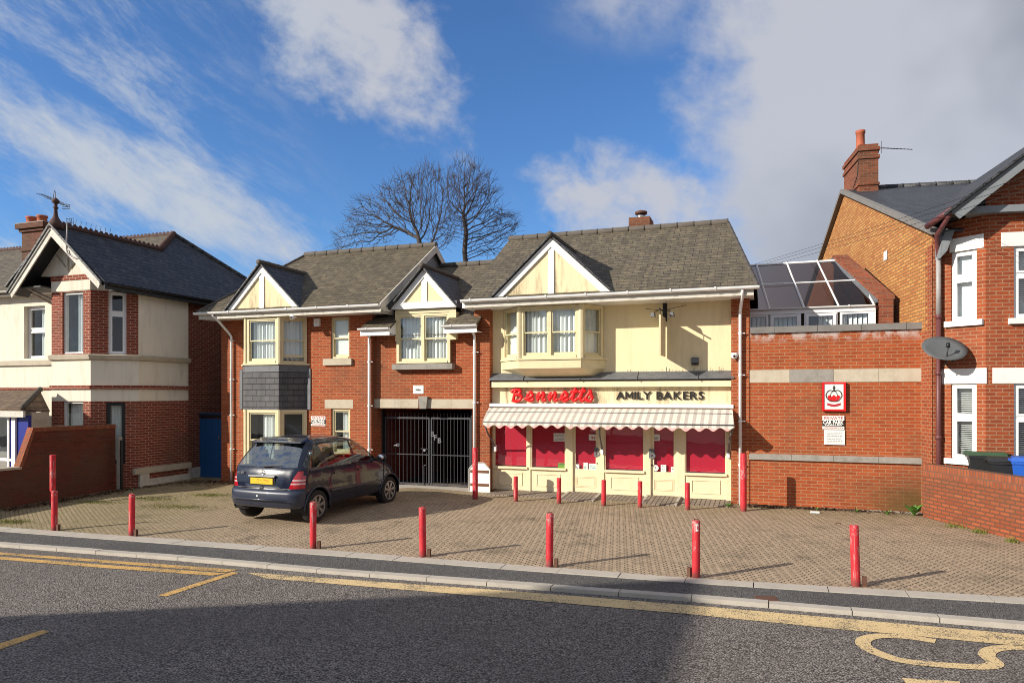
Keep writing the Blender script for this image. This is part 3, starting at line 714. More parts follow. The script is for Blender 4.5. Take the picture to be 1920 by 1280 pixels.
o = scatter(reg_right, 1100, .036); ob = o.build('leaf_litter', 'litter'); tag(ob, 'brown leaf litter along the foot of the side wall', 'leaf litter', None, 'stuff')
def reg_open(): return random.uniform(-15, 3), random.uniform(-6.2, -.7)
o = scatter(reg_open, 60, .028, .2); ob = o.build('leaf_litter', 'litter'); tag(ob, 'odd dead leaves scattered over the open paving', 'leaf litter', None, 'stuff')
def tufts(cs, n, h, rad, name, label, m='grass'):
    mb = MB()
    for i in range(n):
        cx, cy, sx, sy = random.choice(cs); x = random.gauss(cx, sx); y = random.gauss(cy, sy)
        a = random.uniform(0, 6.28); hh = h * random.uniform(.3, 1.2); w = .006; dx, dy = math.cos(a), math.sin(a); z = gz(x, y); l = random.uniform(.2, .8) * hh
        mb.poly((x - dy * w, y + dx * w, z), (x + dy * w, y - dx * w, z), (x + dx * l, y + dy * l, z + hh))
    ob = mb.build(name, m); tag(ob, label, 'grass', None, 'stuff')
g1, g2, g3 = G(285, 935), G(395, 928), G(330, 950)
tufts([(g1.x, g1.y, .45, .16), (g2.x, g2.y, .35, .12), (g3.x, g3.y, .5, .15), (G(20, 978).x, G(20, 978).y, .3, .12), (G(180, 942).x, G(180, 942).y, .35, .1)], 5200, .028, .4, 'moss', 'low green moss and grass growing in the paving joints by the car')
e = [G(px, py) for px, py in ((1795, 988), (1835, 998), (1900, 1016))]
tufts([(e[0].x, e[0].y, .10, .12), (e[1].x, e[1].y, .06, .08), (e[2].x, e[2].y, .05, .06)], 420, .085, .2, 'grass_tuft', 'yellow green grass along the foot of the low garden wall')
ob = MB().box(-.028, .028, -.003, .003, 0, .01)
# iron cover in the pavement
c4 = [G(*p) for p in ((1413, 1117), (1452, 1117.5), (1464, 1129), (1424, 1128.5))]
cv = MB(); cv.hexa([p + Vector((0, 0, -.03)) for p in c4], [p + Vector((0, 0, .008)) for p in c4])
mid = sum(c4, Vector()) / 4
cv.hexa([mid + (p - mid) * .86 + Vector((0, 0, .008)) for p in c4], [mid + (p - mid) * .84 + Vector((0, 0, .011)) for p in c4])
ob = cv.build('access_cover', 'rust'); rebase(ob, mid); tag(ob, 'small rusty access cover set in the pavement by the kerb', 'manhole cover')
c4 = [G(*p) for p in ((1905, 1136), (1980, 1139), (1980, 1152), (1925, 1150))]

# ------------------------------------------------------------------ the bakery building
BK = thing('shop_building', 'brick and cream shop building with three small gables and brown tiled roofs', 'building', (-8, 0, 0))
def X0(px, n=0.0): return F0.px(px, 740, n)[0]
def Z0(px, py, n=0.0): return F0.px(px, py, n)[1]
SOFF, FASC, GUT = 4.70, .62, .69
PIT = math.tan(R(32.9))
xl, xm0, xm1, xp1, xr0, xr1 = X0(415), X0(698), X0(889), X0(918), X0(1371), X0(1405)
wu = (*F0.px(620, 672), *F0.px(655, 598))            # small upper window
W_U = (wu[0], wu[2], wu[1], SOFF - .03)
W_L = (F0.px(621, 760)[0], F0.px(656, 760)[0], Z0(640, 850), Z0(640, 766))
bayL, bayR = -14.45, -12.19
# left wing front wall
mb = wall(F0, xl, xm0, -.3, SOFF, [W_U, W_L, (bayL + .05, bayR - .05, .5, SOFF)], .10)
mb.poly((xl, 0, -.3), (xl, 6, -.3), (xl, 6, SOFF), (xl, 0, SOFF))
mb.poly((xm0, 0, -.3), (xm0, .7, -.3), (xm0, .7, SOFF), (xm0, 0, SOFF))
mb.build('wall', 'brick', BK, label='orange brick wall of the left wing')
window(BK, F0, *W_U, n=-.045, curtain='frost'); window(BK, F0, *W_L, n=-.045, curtain='right')
sl = F0.px(608, 673), F0.px(661, 684)
MB().fbox(F0, sl[0][0], sl[1][0], -.02, .07, sl[1][1], sl[0][1]).build('sill', 'stone', BK)
li = F0.px(609, 765), F0.px(662, 749)
MB().fbox(F0, li[0][0], li[1][0], -.02, .006, li[0][1], li[1][1]).build('lintel', 'stone', BK)
# middle part, set back, with the gateway
NM = -.12
gt = (X0(706, NM), X0(886, NM), -.3, Z0(800, 766, NM))
dz0, dz1 = Z0(795, 681, NM), Z0(795, 588, NM)
dwx = (X0(744, -.02), X0(844, -.02))
mb = wall(F0, xm0, xm1, -.3, 4.12, [gt, (dwx[0], dwx[1], dz0, 4.12)], .5, NM)
mb.build('wall', 'brick', BK, label='orange brick wall over the gateway')
lz0, lz1 = Z0(800, 765, NM), Z0(800, 748, NM)
mb = MB(); xs = [X0(p, NM) for p in (698, 741, 785, 800, 846, 889)]
for a, b in ((xs[0], xs[1]), (xs[1], xs[2]), (xs[3], xs[4]), (xs[4], xs[5])): mb.fbox(F0, a + .004, b - .004, NM - .05, NM + .012, lz0, lz1)
mb.build('lintel', 'stone', BK)
k = [F0.px(*p, NM + .1) for p in ((787, 766), (799, 766), (801, 743), (784, 743))]
MB().hexa([F0.p(t, NM, z) for t, z in k], [F0.p(t, NM + .10, z) for t, z in k]).build('keystone', 'stone_grey', BK)
# passage behind the gate; right wall, roof and end coloured near-black for its darkness
ps = MB(); a, b, zt = gt[0], gt[1], gt[3]
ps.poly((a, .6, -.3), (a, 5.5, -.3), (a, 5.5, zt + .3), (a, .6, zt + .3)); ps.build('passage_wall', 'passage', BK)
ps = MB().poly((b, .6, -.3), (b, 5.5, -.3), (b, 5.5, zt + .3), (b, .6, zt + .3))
ps.build('passage_wall', 'passage_dark', BK)
ps = MB(); ps.poly((a, .6, zt + .3), (b, .6, zt + .3), (b, 5.5, zt + .3), (a, 5.5, zt + .3)).poly((a, 5.5, -.3), (b, 5.5, -.3), (b, 5.5, zt + .3), (a, 5.5, zt + .3)).poly((a, 5.45, -.3), (b, 5.45, -.3), (b, 5.45, zt), (a, 5.45, zt))
ps.build('passage_end', 'passage_dark', BK)
# piers of the shop
for a, b, nm in ((xm1, xp1, 'pier'), (xr0, xr1, 'pier')):
    mb = MB(); mb.box(a, b, 0, .5, -.3, SOFF - .002); mb.build(nm, 'brick', BK)
MB().poly((xr1 - .004, .4, -.3), (xr1 - .004, 6, -.3), (xr1 - .004, 6, SOFF), (xr1 - .004, .4, SOFF)).build('wall', 'brick', BK, label='brick end wall')
# cream upper wall
NW = -.22
fz_top = Z0(1150, 696, NW)
MB().poly((xp1 - .01, .22, fz_top - .3), (xr0 + .01, .22, fz_top - .3), (xr0 + .01, .22, SOFF), (xp1 - .01, .22, SOFF)).build('wall', 'cream', BK, label='cream rendered upper wall')
# lead flashing, cornice board, fascia, ledge
z_a, z_b, z_c, z_d, z_e, z_f = [Z0(1150, y, n) for y, n in ((697, NW), (711, .03), (714, .02), (725, .02), (757, .03), (763.5, .03))]
x_a, x_b = X0(917, .03), X0(1376, .03)
mb = MB(); mb.hexa([(xp1, .22, z_a - .12), (x_a, -.035, z_b), (x_b, -.035, z_b), (xr0, .22, z_a - .12)], [(xp1, .215, z_a), (x_a, -.035, z_b + .03), (x_b, -.035, z_b + .03), (xr0, .215, z_a)])
for q in (979, 1085, 1193, 1307): x = X0(q, .1); mb.tube([(x, .2, z_a - .005), (x, -.05, z_b + .035), (x, -.05, z_b - .01)], .014, 6)
fl = mb.build('flashing', 'lead', BK)
sp = MB()
for i in range(150):
    x = xp1 + .1 + (xr0 - xp1 - .2) * i / 150 + random.uniform(-.01, .01); y = random.uniform(.05, .2); z = z_b + .03 + (z_a - z_b - .03) * (y + .035) / .25
    if x < -6.1 or -5.1 < x < -3.2: continue
    sp.tube([(x, y, z - .02), (x + random.uniform(-.03, .03), y - .02, z + random.uniform(.05, .11))], .003, 3, False)
for q in (1247, 1347): x = X0(q, .1); sp.tube([(x, .17, z_a - .05), (x, .16, z_a + .10)], .008, 4)
sp.build('spikes', 'lead', fl)
MB().box(x_a + .02, x_b - .02, .04, .21, z_d, z_c).build('cornice_board', 'paint_cream', BK)
MB().box(xp1, xr0, .20, .30, z_e, z_d).build('fascia_board', 'cream_dirty', BK)
MB().box(x_a + .01, x_b - .01, -.03, .21, z_f, z_e).build('ledge_board', 'white', BK)
# shop front
YS = .22
zs, zg0, ztop = .60, .655, z_f
def xs_(p): return X0(p, -YS)
NS = -YS
mb = MB()
posts = [(922, 926), (989, 995), (1061, 1074), (1121, 1133), (1208, 1220), (1269, 1284), (1362, 1371)]
for a, b in posts: mb.fbox(F0, xs_(a), xs_(b), NS - .10, NS + .02, .03, ztop)
mb.fbox(F0, xs_(922), xs_(1370), NS - .10, NS + .015, ztop - .09, ztop)
mb.build('shop_frame', 'paint_cream', BK)
for i, (a, b) in enumerate(((926, 989), (995, 1061), (1133, 1208), (1284, 1362))):
    ta, tb = xs_(a), xs_(b); w = MB()
    w.fbox(F0, ta - .01, tb + .01, NS - .05, NS + .06, zs, zg0)
    w.fbox(F0, ta, ta + .03, NS - .07, NS, zg0, ztop - .09).fbox(F0, tb - .03, tb, NS - .07, NS, zg0, ztop - .09)
    w = w.build('shop_window', 'paint_cream', BK)
    MB().poly(F0.p(ta, NS - .03, zg0), F0.p(tb, NS - .03, zg0), F0.p(tb, NS - .03, ztop - .09), F0.p(ta, NS - .03, ztop - .09)).build('pane', 'glass_shop', w)
    fm = MB(); n_ = 7
    MB().poly(F0.p(ta + .02, NS - .08, zg0 + .02), F0.p(tb - .02, NS - .08, zg0 + .02), F0.p(tb - .02, NS - .08, ztop), F0.p(ta + .02, NS - .08, ztop)).build('blind', 'red_film', w)
    s = MB().fbox(F0, ta - .01, tb + .01, NS - .08, NS - .005, .05, zs); m = .14
    p0, p1, q0, q1 = ta + m, tb - m, .17, zs - .10
    s.fbox(F0, p0, p1, NS - .02, NS + .008, q0, q0 + .03).fbox(F0, p0, p1, NS - .02, NS + .008, q1 - .03, q1).fbox(F0, p0, p0 + .03, NS - .02, NS + .008, q0 + .03, q1 - .03).fbox(F0, p1 - .03, p1, NS - .02, NS + .008, q0 + .03, q1 - .03)
    s.build('stall_riser', 'paint_cream', BK)
def shop_door(a, b, hinge):
    ta, tb = xs_(a), xs_(b); z0, z1 = .075, ztop - .1; n = NS - .03; st = .115; gz0 = .645
    d = MB(); d.fbox(F0, ta, ta + st, n - .045, n, z0, z1).fbox(F0, tb - st, tb, n - .045, n, z0, z1).fbox(F0, ta + st, tb - st, n - .045, n, z0, gz0).fbox(F0, ta + st, tb - st, n - .045, n, z1 - .1, z1)
    p0, p1, q0, q1 = ta + .11, tb - .11, z0 + .12, gz0 - .17
    for u in (0, .03): d.fbox(F0, p0 + u, p1 - u, n - .01, n + .012, q0 + u, q0 + u + .015).fbox(F0, p0 + u, p1 - u, n - .01, n + .012, q1 - u - .015, q1 - u).fbox(F0, p0 + u, p0 + u + .015, n - .01, n + .012, q0 + u + .015, q1 - u - .015).fbox(F0, p1 - u - .015, p1 - u, n - .01, n + .012, q0 + u + .015, q1 - u - .015)
    o = d.build('door', 'paint_cream', BK)
    MB().poly(F0.p(ta + st, n - .02, gz0), F0.p(tb - st, n - .02, gz0), F0.p(tb - st, n - .02, z1 - .1), F0.p(ta + st, n - .02, z1 - .1)).build('pane', 'glass_shop', o)
    MB().poly(F0.p(ta + st, n - .06, gz0), F0.p(tb - st, n - .06, gz0), F0.p(tb - st, n - .06, z1 - .1), F0.p(ta + st, n - .06, z1 - .1)).build('blind', 'red_film', o)
    hx = tb - .07 if hinge == 'l' else ta + .07
    h, _ = text('B', .30, 'lead', F0, hx, n + .035, .98, o, 'handle', .018, 'CENTER', bold=.008)
    MB().lathe([(.022, 0), (.022, .03), (.012, .045)], F0.p(hx, n + .02, .80), 10, 'y').build('door_knob', 'black', o)
shop_door(1070, 1125, 'l'); shop_door(1217, 1272, 'r')
MB().box(xp1, xr0, .24, .40, -.3, .06).build('plinth', 'brick', BK)
MB().box(xp1, xr0, .40, 5, -.05, .0).build('shop_floor', 'room', BK)
# block paving apron and the two ramps
ap = MB(); ap.hexa([(xp1 + .1, -.50, -.1), (xr0, -.50, -.1), (xr0, .24, -.1), (xp1 + .1, .24, -.1)], [(xp1 + .1, -.50, .012), (xr0, -.50, .012), (xr0, .24, .045), (xp1 + .1, .24, .045)])
struct('shop_apron', ap, 'setts')
for a, b, c, d in ((1068, 1127, 1047, 1122), (1215, 1275, 1210, 1283)):
    q = [G(c, 945 if c < 1100 else 951), G(d, 948 if c < 1100 else 954)]; ta, tb = xs_(a), xs_(b); yf = -.78
    rm = MB(); rm.hexa([(ta, yf, -.1), (tb, yf, -.1), (tb, .2, -.1), (ta, .2, -.1)], [(ta + .0, yf, .018), (tb, yf, .018), (tb, .19, .085), (ta, .19, .085)])
    struct('ramp', rm, 'setts')
    ed = MB()
    for x in (ta, tb): ed.hexa([(x - .03, yf, -.1), (x + .03, yf, -.1), (x + .03, .18, -.1), (x - .03, .18, -.1)], [(x - .03, yf, .024), (x + .03, yf, .024), (x + .03, .18, .092), (x - .03, .18, .092)])
    struct('ramp_edging', ed, 'concrete')
# ---- bays
def canted(F, pts, z0, z1, mb, n=0):
    for (a, b), (c, d) in zip(pts, pts[1:]): mb.poly((a, b, z0), (c, d, z0), (c, d, z1), (a, b, z1))
    return mb
def face_frame(p, q):
    return Fr(p[0], p[1], math.atan2(q[1] - p[1], q[0] - p[0])), math.hypot(q[0] - p[0], q[1] - p[1])
# left two-storey bay
LB = [(bayL, 0), (-13.89, -.563), (-12.75, -.563), (bayR, 0)]
nB = .563
zU0, zU1, zL0, zL1 = Z0(492, 681, nB), SOFF - .01, Z0(492, 880, nB), Z0(492, 768, nB)
def grown(pts, d): return [(pts[0][0] - d * 1.4, pts[0][1])] + [(pts[1][0] - d * .41, pts[1][1] - d), (pts[2][0] + d * .41, pts[2][1] - d)] + [(pts[3][0] + d * 1.4, pts[3][1])]
def slab(pts, z0, z1, mb): return mb.prism([(x, y, z0) for x, y in pts], (0, 0, z1 - z0))
b1 = slab(grown(LB, .05), zU0 - .045, zU0, MB()).build('bay_sill', 'frame_cream', BK)
zb_ = Z0(492, 697, nB)
b2 = slab(grown(LB, .012), zb_, zU0 - .047, MB()).build('bay_band', 'lead', BK)
b3 = canted(F0, LB, zL1, zb_, MB()).build('bay_slates', 'slate_hung', BK)
canted(F0, LB, -.2, zL0, MB()).build('bay_base', 'brick', BK)
mb = MB(); slab(grown(LB, .03), zL0 - .05, zL0, mb); mb.build('bay_sill', 'frame_cream', BK)
ex = MB()   # slate-coloured side strips on the wall either side of the bay
ex.fbox(F0, bayL - .10, bayL - .0, 0, .03, zL1, zb_ + .1).fbox(F0, bayR + .0, bayR + .10, 0, .03, zL1, zb_ + .1)
ex.build('bay_flashing', 'lead', BK)
for (p, q), cs in zip(zip(LB, LB[1:]), (('full', 'right'), ('full', 'right'), ('full', None))):
    F, w = face_frame(p, q)
    gap = .10 if q == LB[3] else 0
    window(BK, F, .03, w - .03, zU0, zU1, n=0, curtain=cs[0], fw=.085, open_gap=gap, room=.25)
    window(BK, F, .03, w - .03, zL0, zL1, n=0, curtain=cs[1], fw=.085, room=.25)
mb = MB()
for x, y in LB[1:3]: MB().tube([(x, y + .02, zU0), (x, y + .02, zU1)], .055, 8).build('bay_post', 'frame_cream', BK); MB().tube([(x, y + .02, zL0), (x, y + .02, zL1)], .055, 8).build('bay_post', 'frame_cream', BK)
# right first-floor oriel: on the cream wall
px_l, px_fl, px_fr, px_r = 940, 975, 1089, 1135
dB = .62; yw = .22
def ory(px, Y): return onY(px, 600, Y).x
OR = [(ory(942, yw), yw), (ory(973, yw - dB), yw - dB), (ory(1089, yw - dB), yw - dB), (ory(1134, yw), yw)]
nO = dB - yw
zO1, zO0, zOb = SOFF - .01, Z0(1030, 671, nO), Z0(1030, 690, nO)
slab(grown(OR, .05), zO0 - .04, zO0, MB()).build('oriel_sill', 'frame_cream', BK)
mb = MB(); top = grown(OR, .015); bot = [(x * .985 + (-.015) * (OR[0][0] + OR[3][0]) / -2 * -1, y) for x, y in OR]
slab(top, zOb, zO0 - .042, mb)
cx = (OR[0][0] + OR[3][0]) / 2
a_ = [(x, y, zOb) for x, y in top]; b_ = [(cx + (x - cx) * .82, yw + (y - yw) * .10, zOb - .26) for x, y in top]
mb.add(a_ + b_, [[0, 1, 5, 4], [1, 2, 6, 5], [2, 3, 7, 6], [4, 5, 6, 7]])
mb.build('oriel_apron', 'frame_cream', BK)
for i, (p, q) in enumerate(zip(OR, OR[1:])):
    F, w = face_frame(p, q)
    if i == 1: window(BK, F, .03, w - .03, zO0, zO1, n=0, cols=2, curtain='full', fw=.085, room=.3)
    else: window(BK, F, .05, w - .05, zO0, zO1, n=0, curtain='full', fw=.07, room=.3)
mb = MB()
for x, y in OR[1:3]: MB().tube([(x, y + .03, zO0), (x, y + .03, zO1)], .07, 8).build('oriel_post', 'frame_cream', BK)
# ---- eaves: soffit, fascia, gutter
eL = (onY(366, 600, -.69).x, onY(712, 600, -.69).x); eR = (onY(865, 600, -.69).x, onY(1424, 600, -.69).x)
for a, b, yw_ in ((eL[0] + .08, eL[1] - .02, .1), (eR[0] + .08, eR[1] - .12, .3)):
    MB().box(a, b, -FASC - .0, yw_, SOFF, SOFF + .02).build('soffit', 'white', BK)
    MB().box(a, b, -FASC - .022, -FASC, SOFF - .015, SOFF + .15).build('fascia', 'white_dirt_shade', BK)  # greyed board: the gutter's shadow is put into its colour
for a, b in (eL, eR): gutter(F0, a, b, .715, 4.875, .072).build('gutter', 'pvc', BK)
def pipe(pts, r, m, parent, clips=()):
    o = MB().tube(pts, r, 12).build('downpipe', m, parent, True)
    if clips:
        mb = MB()
        for x, y, z in clips: mb.lathe([(r * 1.3, -.02), (r * 1.3, .02)], (x, y, z), 12).fbox(Fr(x, y), r, r + .07, -.02, .0, -.008 + z, .012 + z)
        mb.build('clip', m, o)
    return o
x = X0(434, .06); xg = onY(399, 590, -.69).x
pipe([(xg, -.69, 4.84), (xg, -.69, 4.76), (xg + .06, -.63, 4.70), (x - .05, -.11, 4.32), (x, -.07, 4.22), (x, -.07, -.1)], .036, 'pvc', BK, [(x, -.07, z) for z in (4.1, 2.95, 1.9, .9)])
x = X0(692.5, .06); pipe([(x, -.07, 4.2), (x, -.07, -.1)], .036, 'pvc', BK, [(x, -.07, z) for z in (3.4, 2.2, 1.0)])
x = X0(890, .06); pipe([(x, -.32, 4.24), (x, -.30, 4.16), (x, -.09, 4.04), (x, -.07, 3.96), (x, -.07, -.1)], .036, 'pvc', BK, [(x, -.07, z) for z in (3.6, 2.3)])
x = X0(1388, .06); xg = onY(1392, 560, -.69).x
pipe([(xg, -.69, 4.84), (xg, -.69, 4.76), (xg, -.63, 4.70), (x, -.11, 4.42), (x, -.07, 4.34), (x, -.07, -.1)], .036, 'pvc', BK, [(x, -.07, z) for z in (3.9, 2.95, 1.9, .9)])
# ---- main roofs
ye, ze, yr = -.66, 4.90, 2.72; zr = ze + (yr - ye) * PIT
def main_roof(xa, xb, ra, rb, nm):
    mb = roof_slab([(xa, ye, ze), (xb, ye, ze), (rb, yr, zr), (ra, yr, zr)])
    yb = 2 * yr - ye
    roof_slab([(xa, yb, ze), (xb, yb, ze), (rb, yr, zr), (ra, yr, zr)], .05, mb)
    if abs(xa - ra) > .2: mb.poly((xa, ye, ze), (ra, yr, zr), (xa, yb, ze))
    if abs(xb - rb) > .2: mb.poly((xb, ye, ze), (rb, yr, zr), (xb, yb, ze))
    return mb.build('roof', 'tile_moss' if 'left' in nm else 'tile', BK, label=nm)
lr = (onY(572, 474, yr).x, onY(834, 462, yr).x); rr_ = (onY(955, 447, yr).x, onY(1365, 420, yr).x)
rL = main_roof(eL[0] + .05, eL[1], lr[0], eL[1], 'brown tiled roof of the left wing')
rR = main_roof(eR[0] + .03, eR[1] - .05, rr_[0], rr_[1], 'brown tiled roof over the shop')
rm_ = ridge_run((lr[0], yr, zr + .02), (eL[1], yr, zr + .02)).build('ridge_tiles', 'ridge', rL, True)
ridge_run((rr_[0], yr, zr + .02), (rr_[1], yr, zr + .02)).build('ridge_tiles', 'ridge', rR, True)
mb = MB()   # hip at the far right and left
ridge_run((rr_[1], yr, zr + .0), (eR[1] - .05, ye, ze + .0), .05, .4, mb); mb.build('hip_tiles', 'ridge', rR, True)
ridge_run((lr[0], yr, zr), (eL[0] + .05, ye, ze), .05, .4).build('hip_tiles', 'ridge', rL, True)
# verge on the right end of the left roof: gable wall and barge board
xv = eL[1] - .02; d = (yr - ye)
mb = MB(); mb.poly((xv - .12, ye + .1, ze - .1), (xv - .12, 2 * yr - ye, ze - .1), (xv - .12, yr, zr - .05)); mb.build('gable_wall', 'grey_paint', BK)
mb = MB()
mb.hexa([(xv, ye, ze - .22), (xv + .03, ye, ze - .22), (xv + .03, yr, zr - .22), (xv, yr, zr - .22)], [(xv, ye, ze + .01), (xv + .03, ye, ze + .01), (xv + .03, yr, zr + .01), (xv, yr, zr + .01)])
mb.hexa([(xv, yr, zr - .22), (xv + .03, yr, zr - .22), (xv + .03, 2 * yr - ye, ze - .22), (xv, 2 * yr - ye, ze - .22)], [(xv, yr, zr + .01), (xv + .03, yr, zr + .01), (xv + .03, 2 * yr - ye, ze + .01), (xv, 2 * yr - ye, ze + .01)])
mb.box(xv - .15, xv, ye + .02, .1, SOFF - .02, ze - .05)
mb.build('bargeboard', 'white_dirt_shade', BK)
MB().poly((eR[0] + .05, ye + .2, ze - .1), (eR[0] + .05, 2 * yr - ye, ze - .1), (eR[0] + .05, yr, zr - .05)).build('gable_wall', 'brick', BK)
MB().box(eR[0] + .0, eR[0] + .08, ye + .02, .1, SOFF - .02, ze - .05).build('eave_end', 'pvc', BK)
# middle roof, lower
ye2, ze2 = -.37, 4.30; yr2 = 3.0; zr2 = ze2 + (yr2 - ye2) * PIT
dgx0, dgx1 = onY(728, 560, -.1).x, onY(862, 560, -.1).x
mb = MB()
gl0, gl1 = onY(672, 610, -.40).x, onY(730, 610, -.40).x; gr0, gr1 = onY(829, 606, -.40).x, onY(894, 606, -.40).x
def mz(y): return ze2 + (y - ye2) * PIT
roof_slab([(gl0 + .05, ye2, ze2), (gl1, ye2, ze2), (gl1, .75, mz(.75)), (gl0 + .05, .75, mz(.75))], .05, mb)
roof_slab([(gr0 + .02, ye2, ze2), (gr1 - .02, ye2, ze2), (gr1 - .02, .75, mz(.75)), (gr0 + .02, .75, mz(.75))], .05, mb)
roof_slab([(xv - .1, .75, mz(.75)), (eR[0] + .3, .75, mz(.75)), (eR[0] + 1.2, yr2, zr2), (xv - .1, yr2, zr2)], .05, mb)
roof_slab([(xv - .1, yr2, zr2), (eR[0] + 1.2, yr2, zr2), (eR[0] + 1.2, 6, 4.6), (xv - .1, 6, 4.6)], .05, mb)
rM = mb.build('roof', 'tile', BK, label='lower brown tiled roof between the two wings')
ridge_run((xv + .05, yr2, zr2 + .02), (eR[0] + 1.2, yr2, zr2 + .02)).build('ridge_tiles', 'ridge', rM, True)
for a, b in ((gl0, gl1), (gr0, gr1)):
    gutter(F0, a, b, .42, ze2 - .015).build('gutter', 'pvc', BK)
    MB().box(a + .03, b - .02, -.36, -.335, 4.09, 4.27).build('fascia', 'pvc', BK)
    MB().box(a + .03, b - .02, -.335, .12, 4.11, 4.13).build('soffit', 'white', BK)
    e_ = b - .02 if a < -9.5 else a + .03
    MB().poly((e_, -.34, 4.10), (e_, .1, 4.10), (e_, .1, mz(.1) - .04), (e_, -.34, mz(-.34) - .04)).build('eave_end', 'pvc', BK)
# ---- gables
def gable(apex, feet, yf, m_infill, king, bb=.15, over=.10, beam=None, depth_y=None, nm='', sharp=True, dark='ridge'):
    """front gable: infill, white barge boards, king post, two little roof slopes and a ridge running back"""
    ax, az = apex; (lx, lz), (rx, rz) = feet; fz = (lz + rz) / 2
    root = MB().poly((lx, yf + .03, fz), (rx, yf + .03, fz), (ax, yf + .03, az)).build('gable', m_infill, BK, label=nm)
    mb = MB()
    for sx in (lx, rx):
        d = Vector((ax - sx, 0, az - fz)); u = d.normalized(); nrm = Vector((-u.z, 0, u.x)) if sx < ax else Vector((u.z, 0, -u.x))
        if nrm.z < 0: nrm = -nrm
        wv = nrm * -bb
        P = [Vector((sx, yf, fz)), Vector((ax, yf, az)), Vector((ax, yf, az - bb / max(.2, abs(nrm.z)))), Vector((sx, yf, fz)) + Vector(((ax - sx) / abs(ax - sx) * bb / abs(nrm.x), 0, 0))]
        mb.prism([p + Vector((0, -.02 if sx < ax else -.018, 0)) for p in P], (0, .045, 0))
    mb.build('bargeboard', 'white', root)
    if king: MB().box(ax - king / 2, ax + king / 2, yf + .002, yf + .035, fz, az - .12).build('king_post', 'white', root)
    if beam: MB().box(lx + .02, rx - .02, yf - .012, yf + .03, fz, fz + beam).build('tie_beam', 'white', root)
    yb = (az - ze) / PIT + ye if depth_y is None else depth_y
    sl_ = MB(); o = .07
    for sx in (lx, rx):
        s = -1 if sx < ax else 1
        d = Vector((sx - ax, 0, fz - az)); d2 = d * 1.06
        A = Vector((ax, yf - over, az + o)); B = A + d2; ybf = min(yb, yf + .12) if depth_y is None else yf + .3
        Cc = Vector((B.x, max(ybf, ye + (B.z - ze) / PIT if depth_y is None else ybf), B.z)); D = Vector((ax, yb + .1, az + o))
        sl_.prism([A, B, Cc, D], (0, 0, -.045))
    sl_.build('slope', 'slate', root)
    ridge_run((ax, yf - over - .03, az + o + .0), (ax, yb + .12, az + o + .0), .075, .42).build('ridge_tiles', dark, root, True)
    return root
gy = -.60
def gp(px, py, y): p = onY(px, py, y); return p.x, p.z
gable(gp(490, 497, gy), (gp(427, 581, gy), gp(560, 575, gy)), gy, 'cream_dirty', .16, .15, nm='cream left gable above the slate hung bay')
gable(gp(1033, 446, gy), (gp(926, 556, gy), gp(1145, 548, gy)), gy, 'cream_dirty', .15, .16, nm='large cream gable above the oriel')
yd = -.10
dg = gable(gp(795, 504, yd), (gp(733, 579, yd), gp(857, 577, yd)), yd, 'cream', .16, .15, beam=.17, depth_y=1.95, nm='cream dormer gable over the gateway', over=.14)
# dormer body and window
ddx = gp(741, 590, -.02)[0], gp(855, 590, -.02)[0]; dzt = gp(795, 578, yd)[1]
mb = MB(); mb.fbox(F0, ddx[0], dwx[0] + .01, -.3, .02, 3.95, dzt).fbox(F0, dwx[1] - .01, ddx[1], -.3, .02, 3.95, dzt).fbox(F0, ddx[0], ddx[1], -.3, .022, dz1, dzt + .02)
mb.poly((ddx[0], .2, 3.95), (ddx[0], 1.6, 3.95), (ddx[0], 1.6, dzt), (ddx[0], .2, dzt)).poly((ddx[1], .2, 3.95), (ddx[1], 1.6, 3.95), (ddx[1], 1.6, dzt), (ddx[1], .2, dzt))
mb.build('dormer_cheeks', 'frame_cream', BK)
window(BK, F0, dwx[0], dwx[1], dz0, dz1, n=0.0, cols=2, curtain='full', fw=.07)
s0, s1 = F0.px(735, 682, .06), F0.px(848, 690, .06)
MB().fbox(F0, s0[0], s1[0], NM - .05, .075, s1[1] - .02, s0[1] - .01).build('sill', 'stone_grey', BK)
# chimney with flue behind the ridge
ch = [onY(p, 420, 3.1).x for p in (1180, 1219)]; zc0, zc1 = 6.6, onY(1200, 408, 3.1).z
c_ = MB().box(ch[0], ch[1], 3.0, 3.75, zc0, zc1).build('chimney', 'brick_chim', BK)
cm = (ch[0] + ch[1]) / 2
MB().lathe([(.12, zc1), (.12, zc1 + .14)], (cm, 3.35, 0), 14).build('flue', 'steel', c_, True)
MB().lathe([(.16, zc1 + .15), (.175, zc1 + .17), (.175, zc1 + .22), (.03, zc1 + .27)], (cm, 3.35, 0), 14).build('flue_cap', 'rust', c_, True)

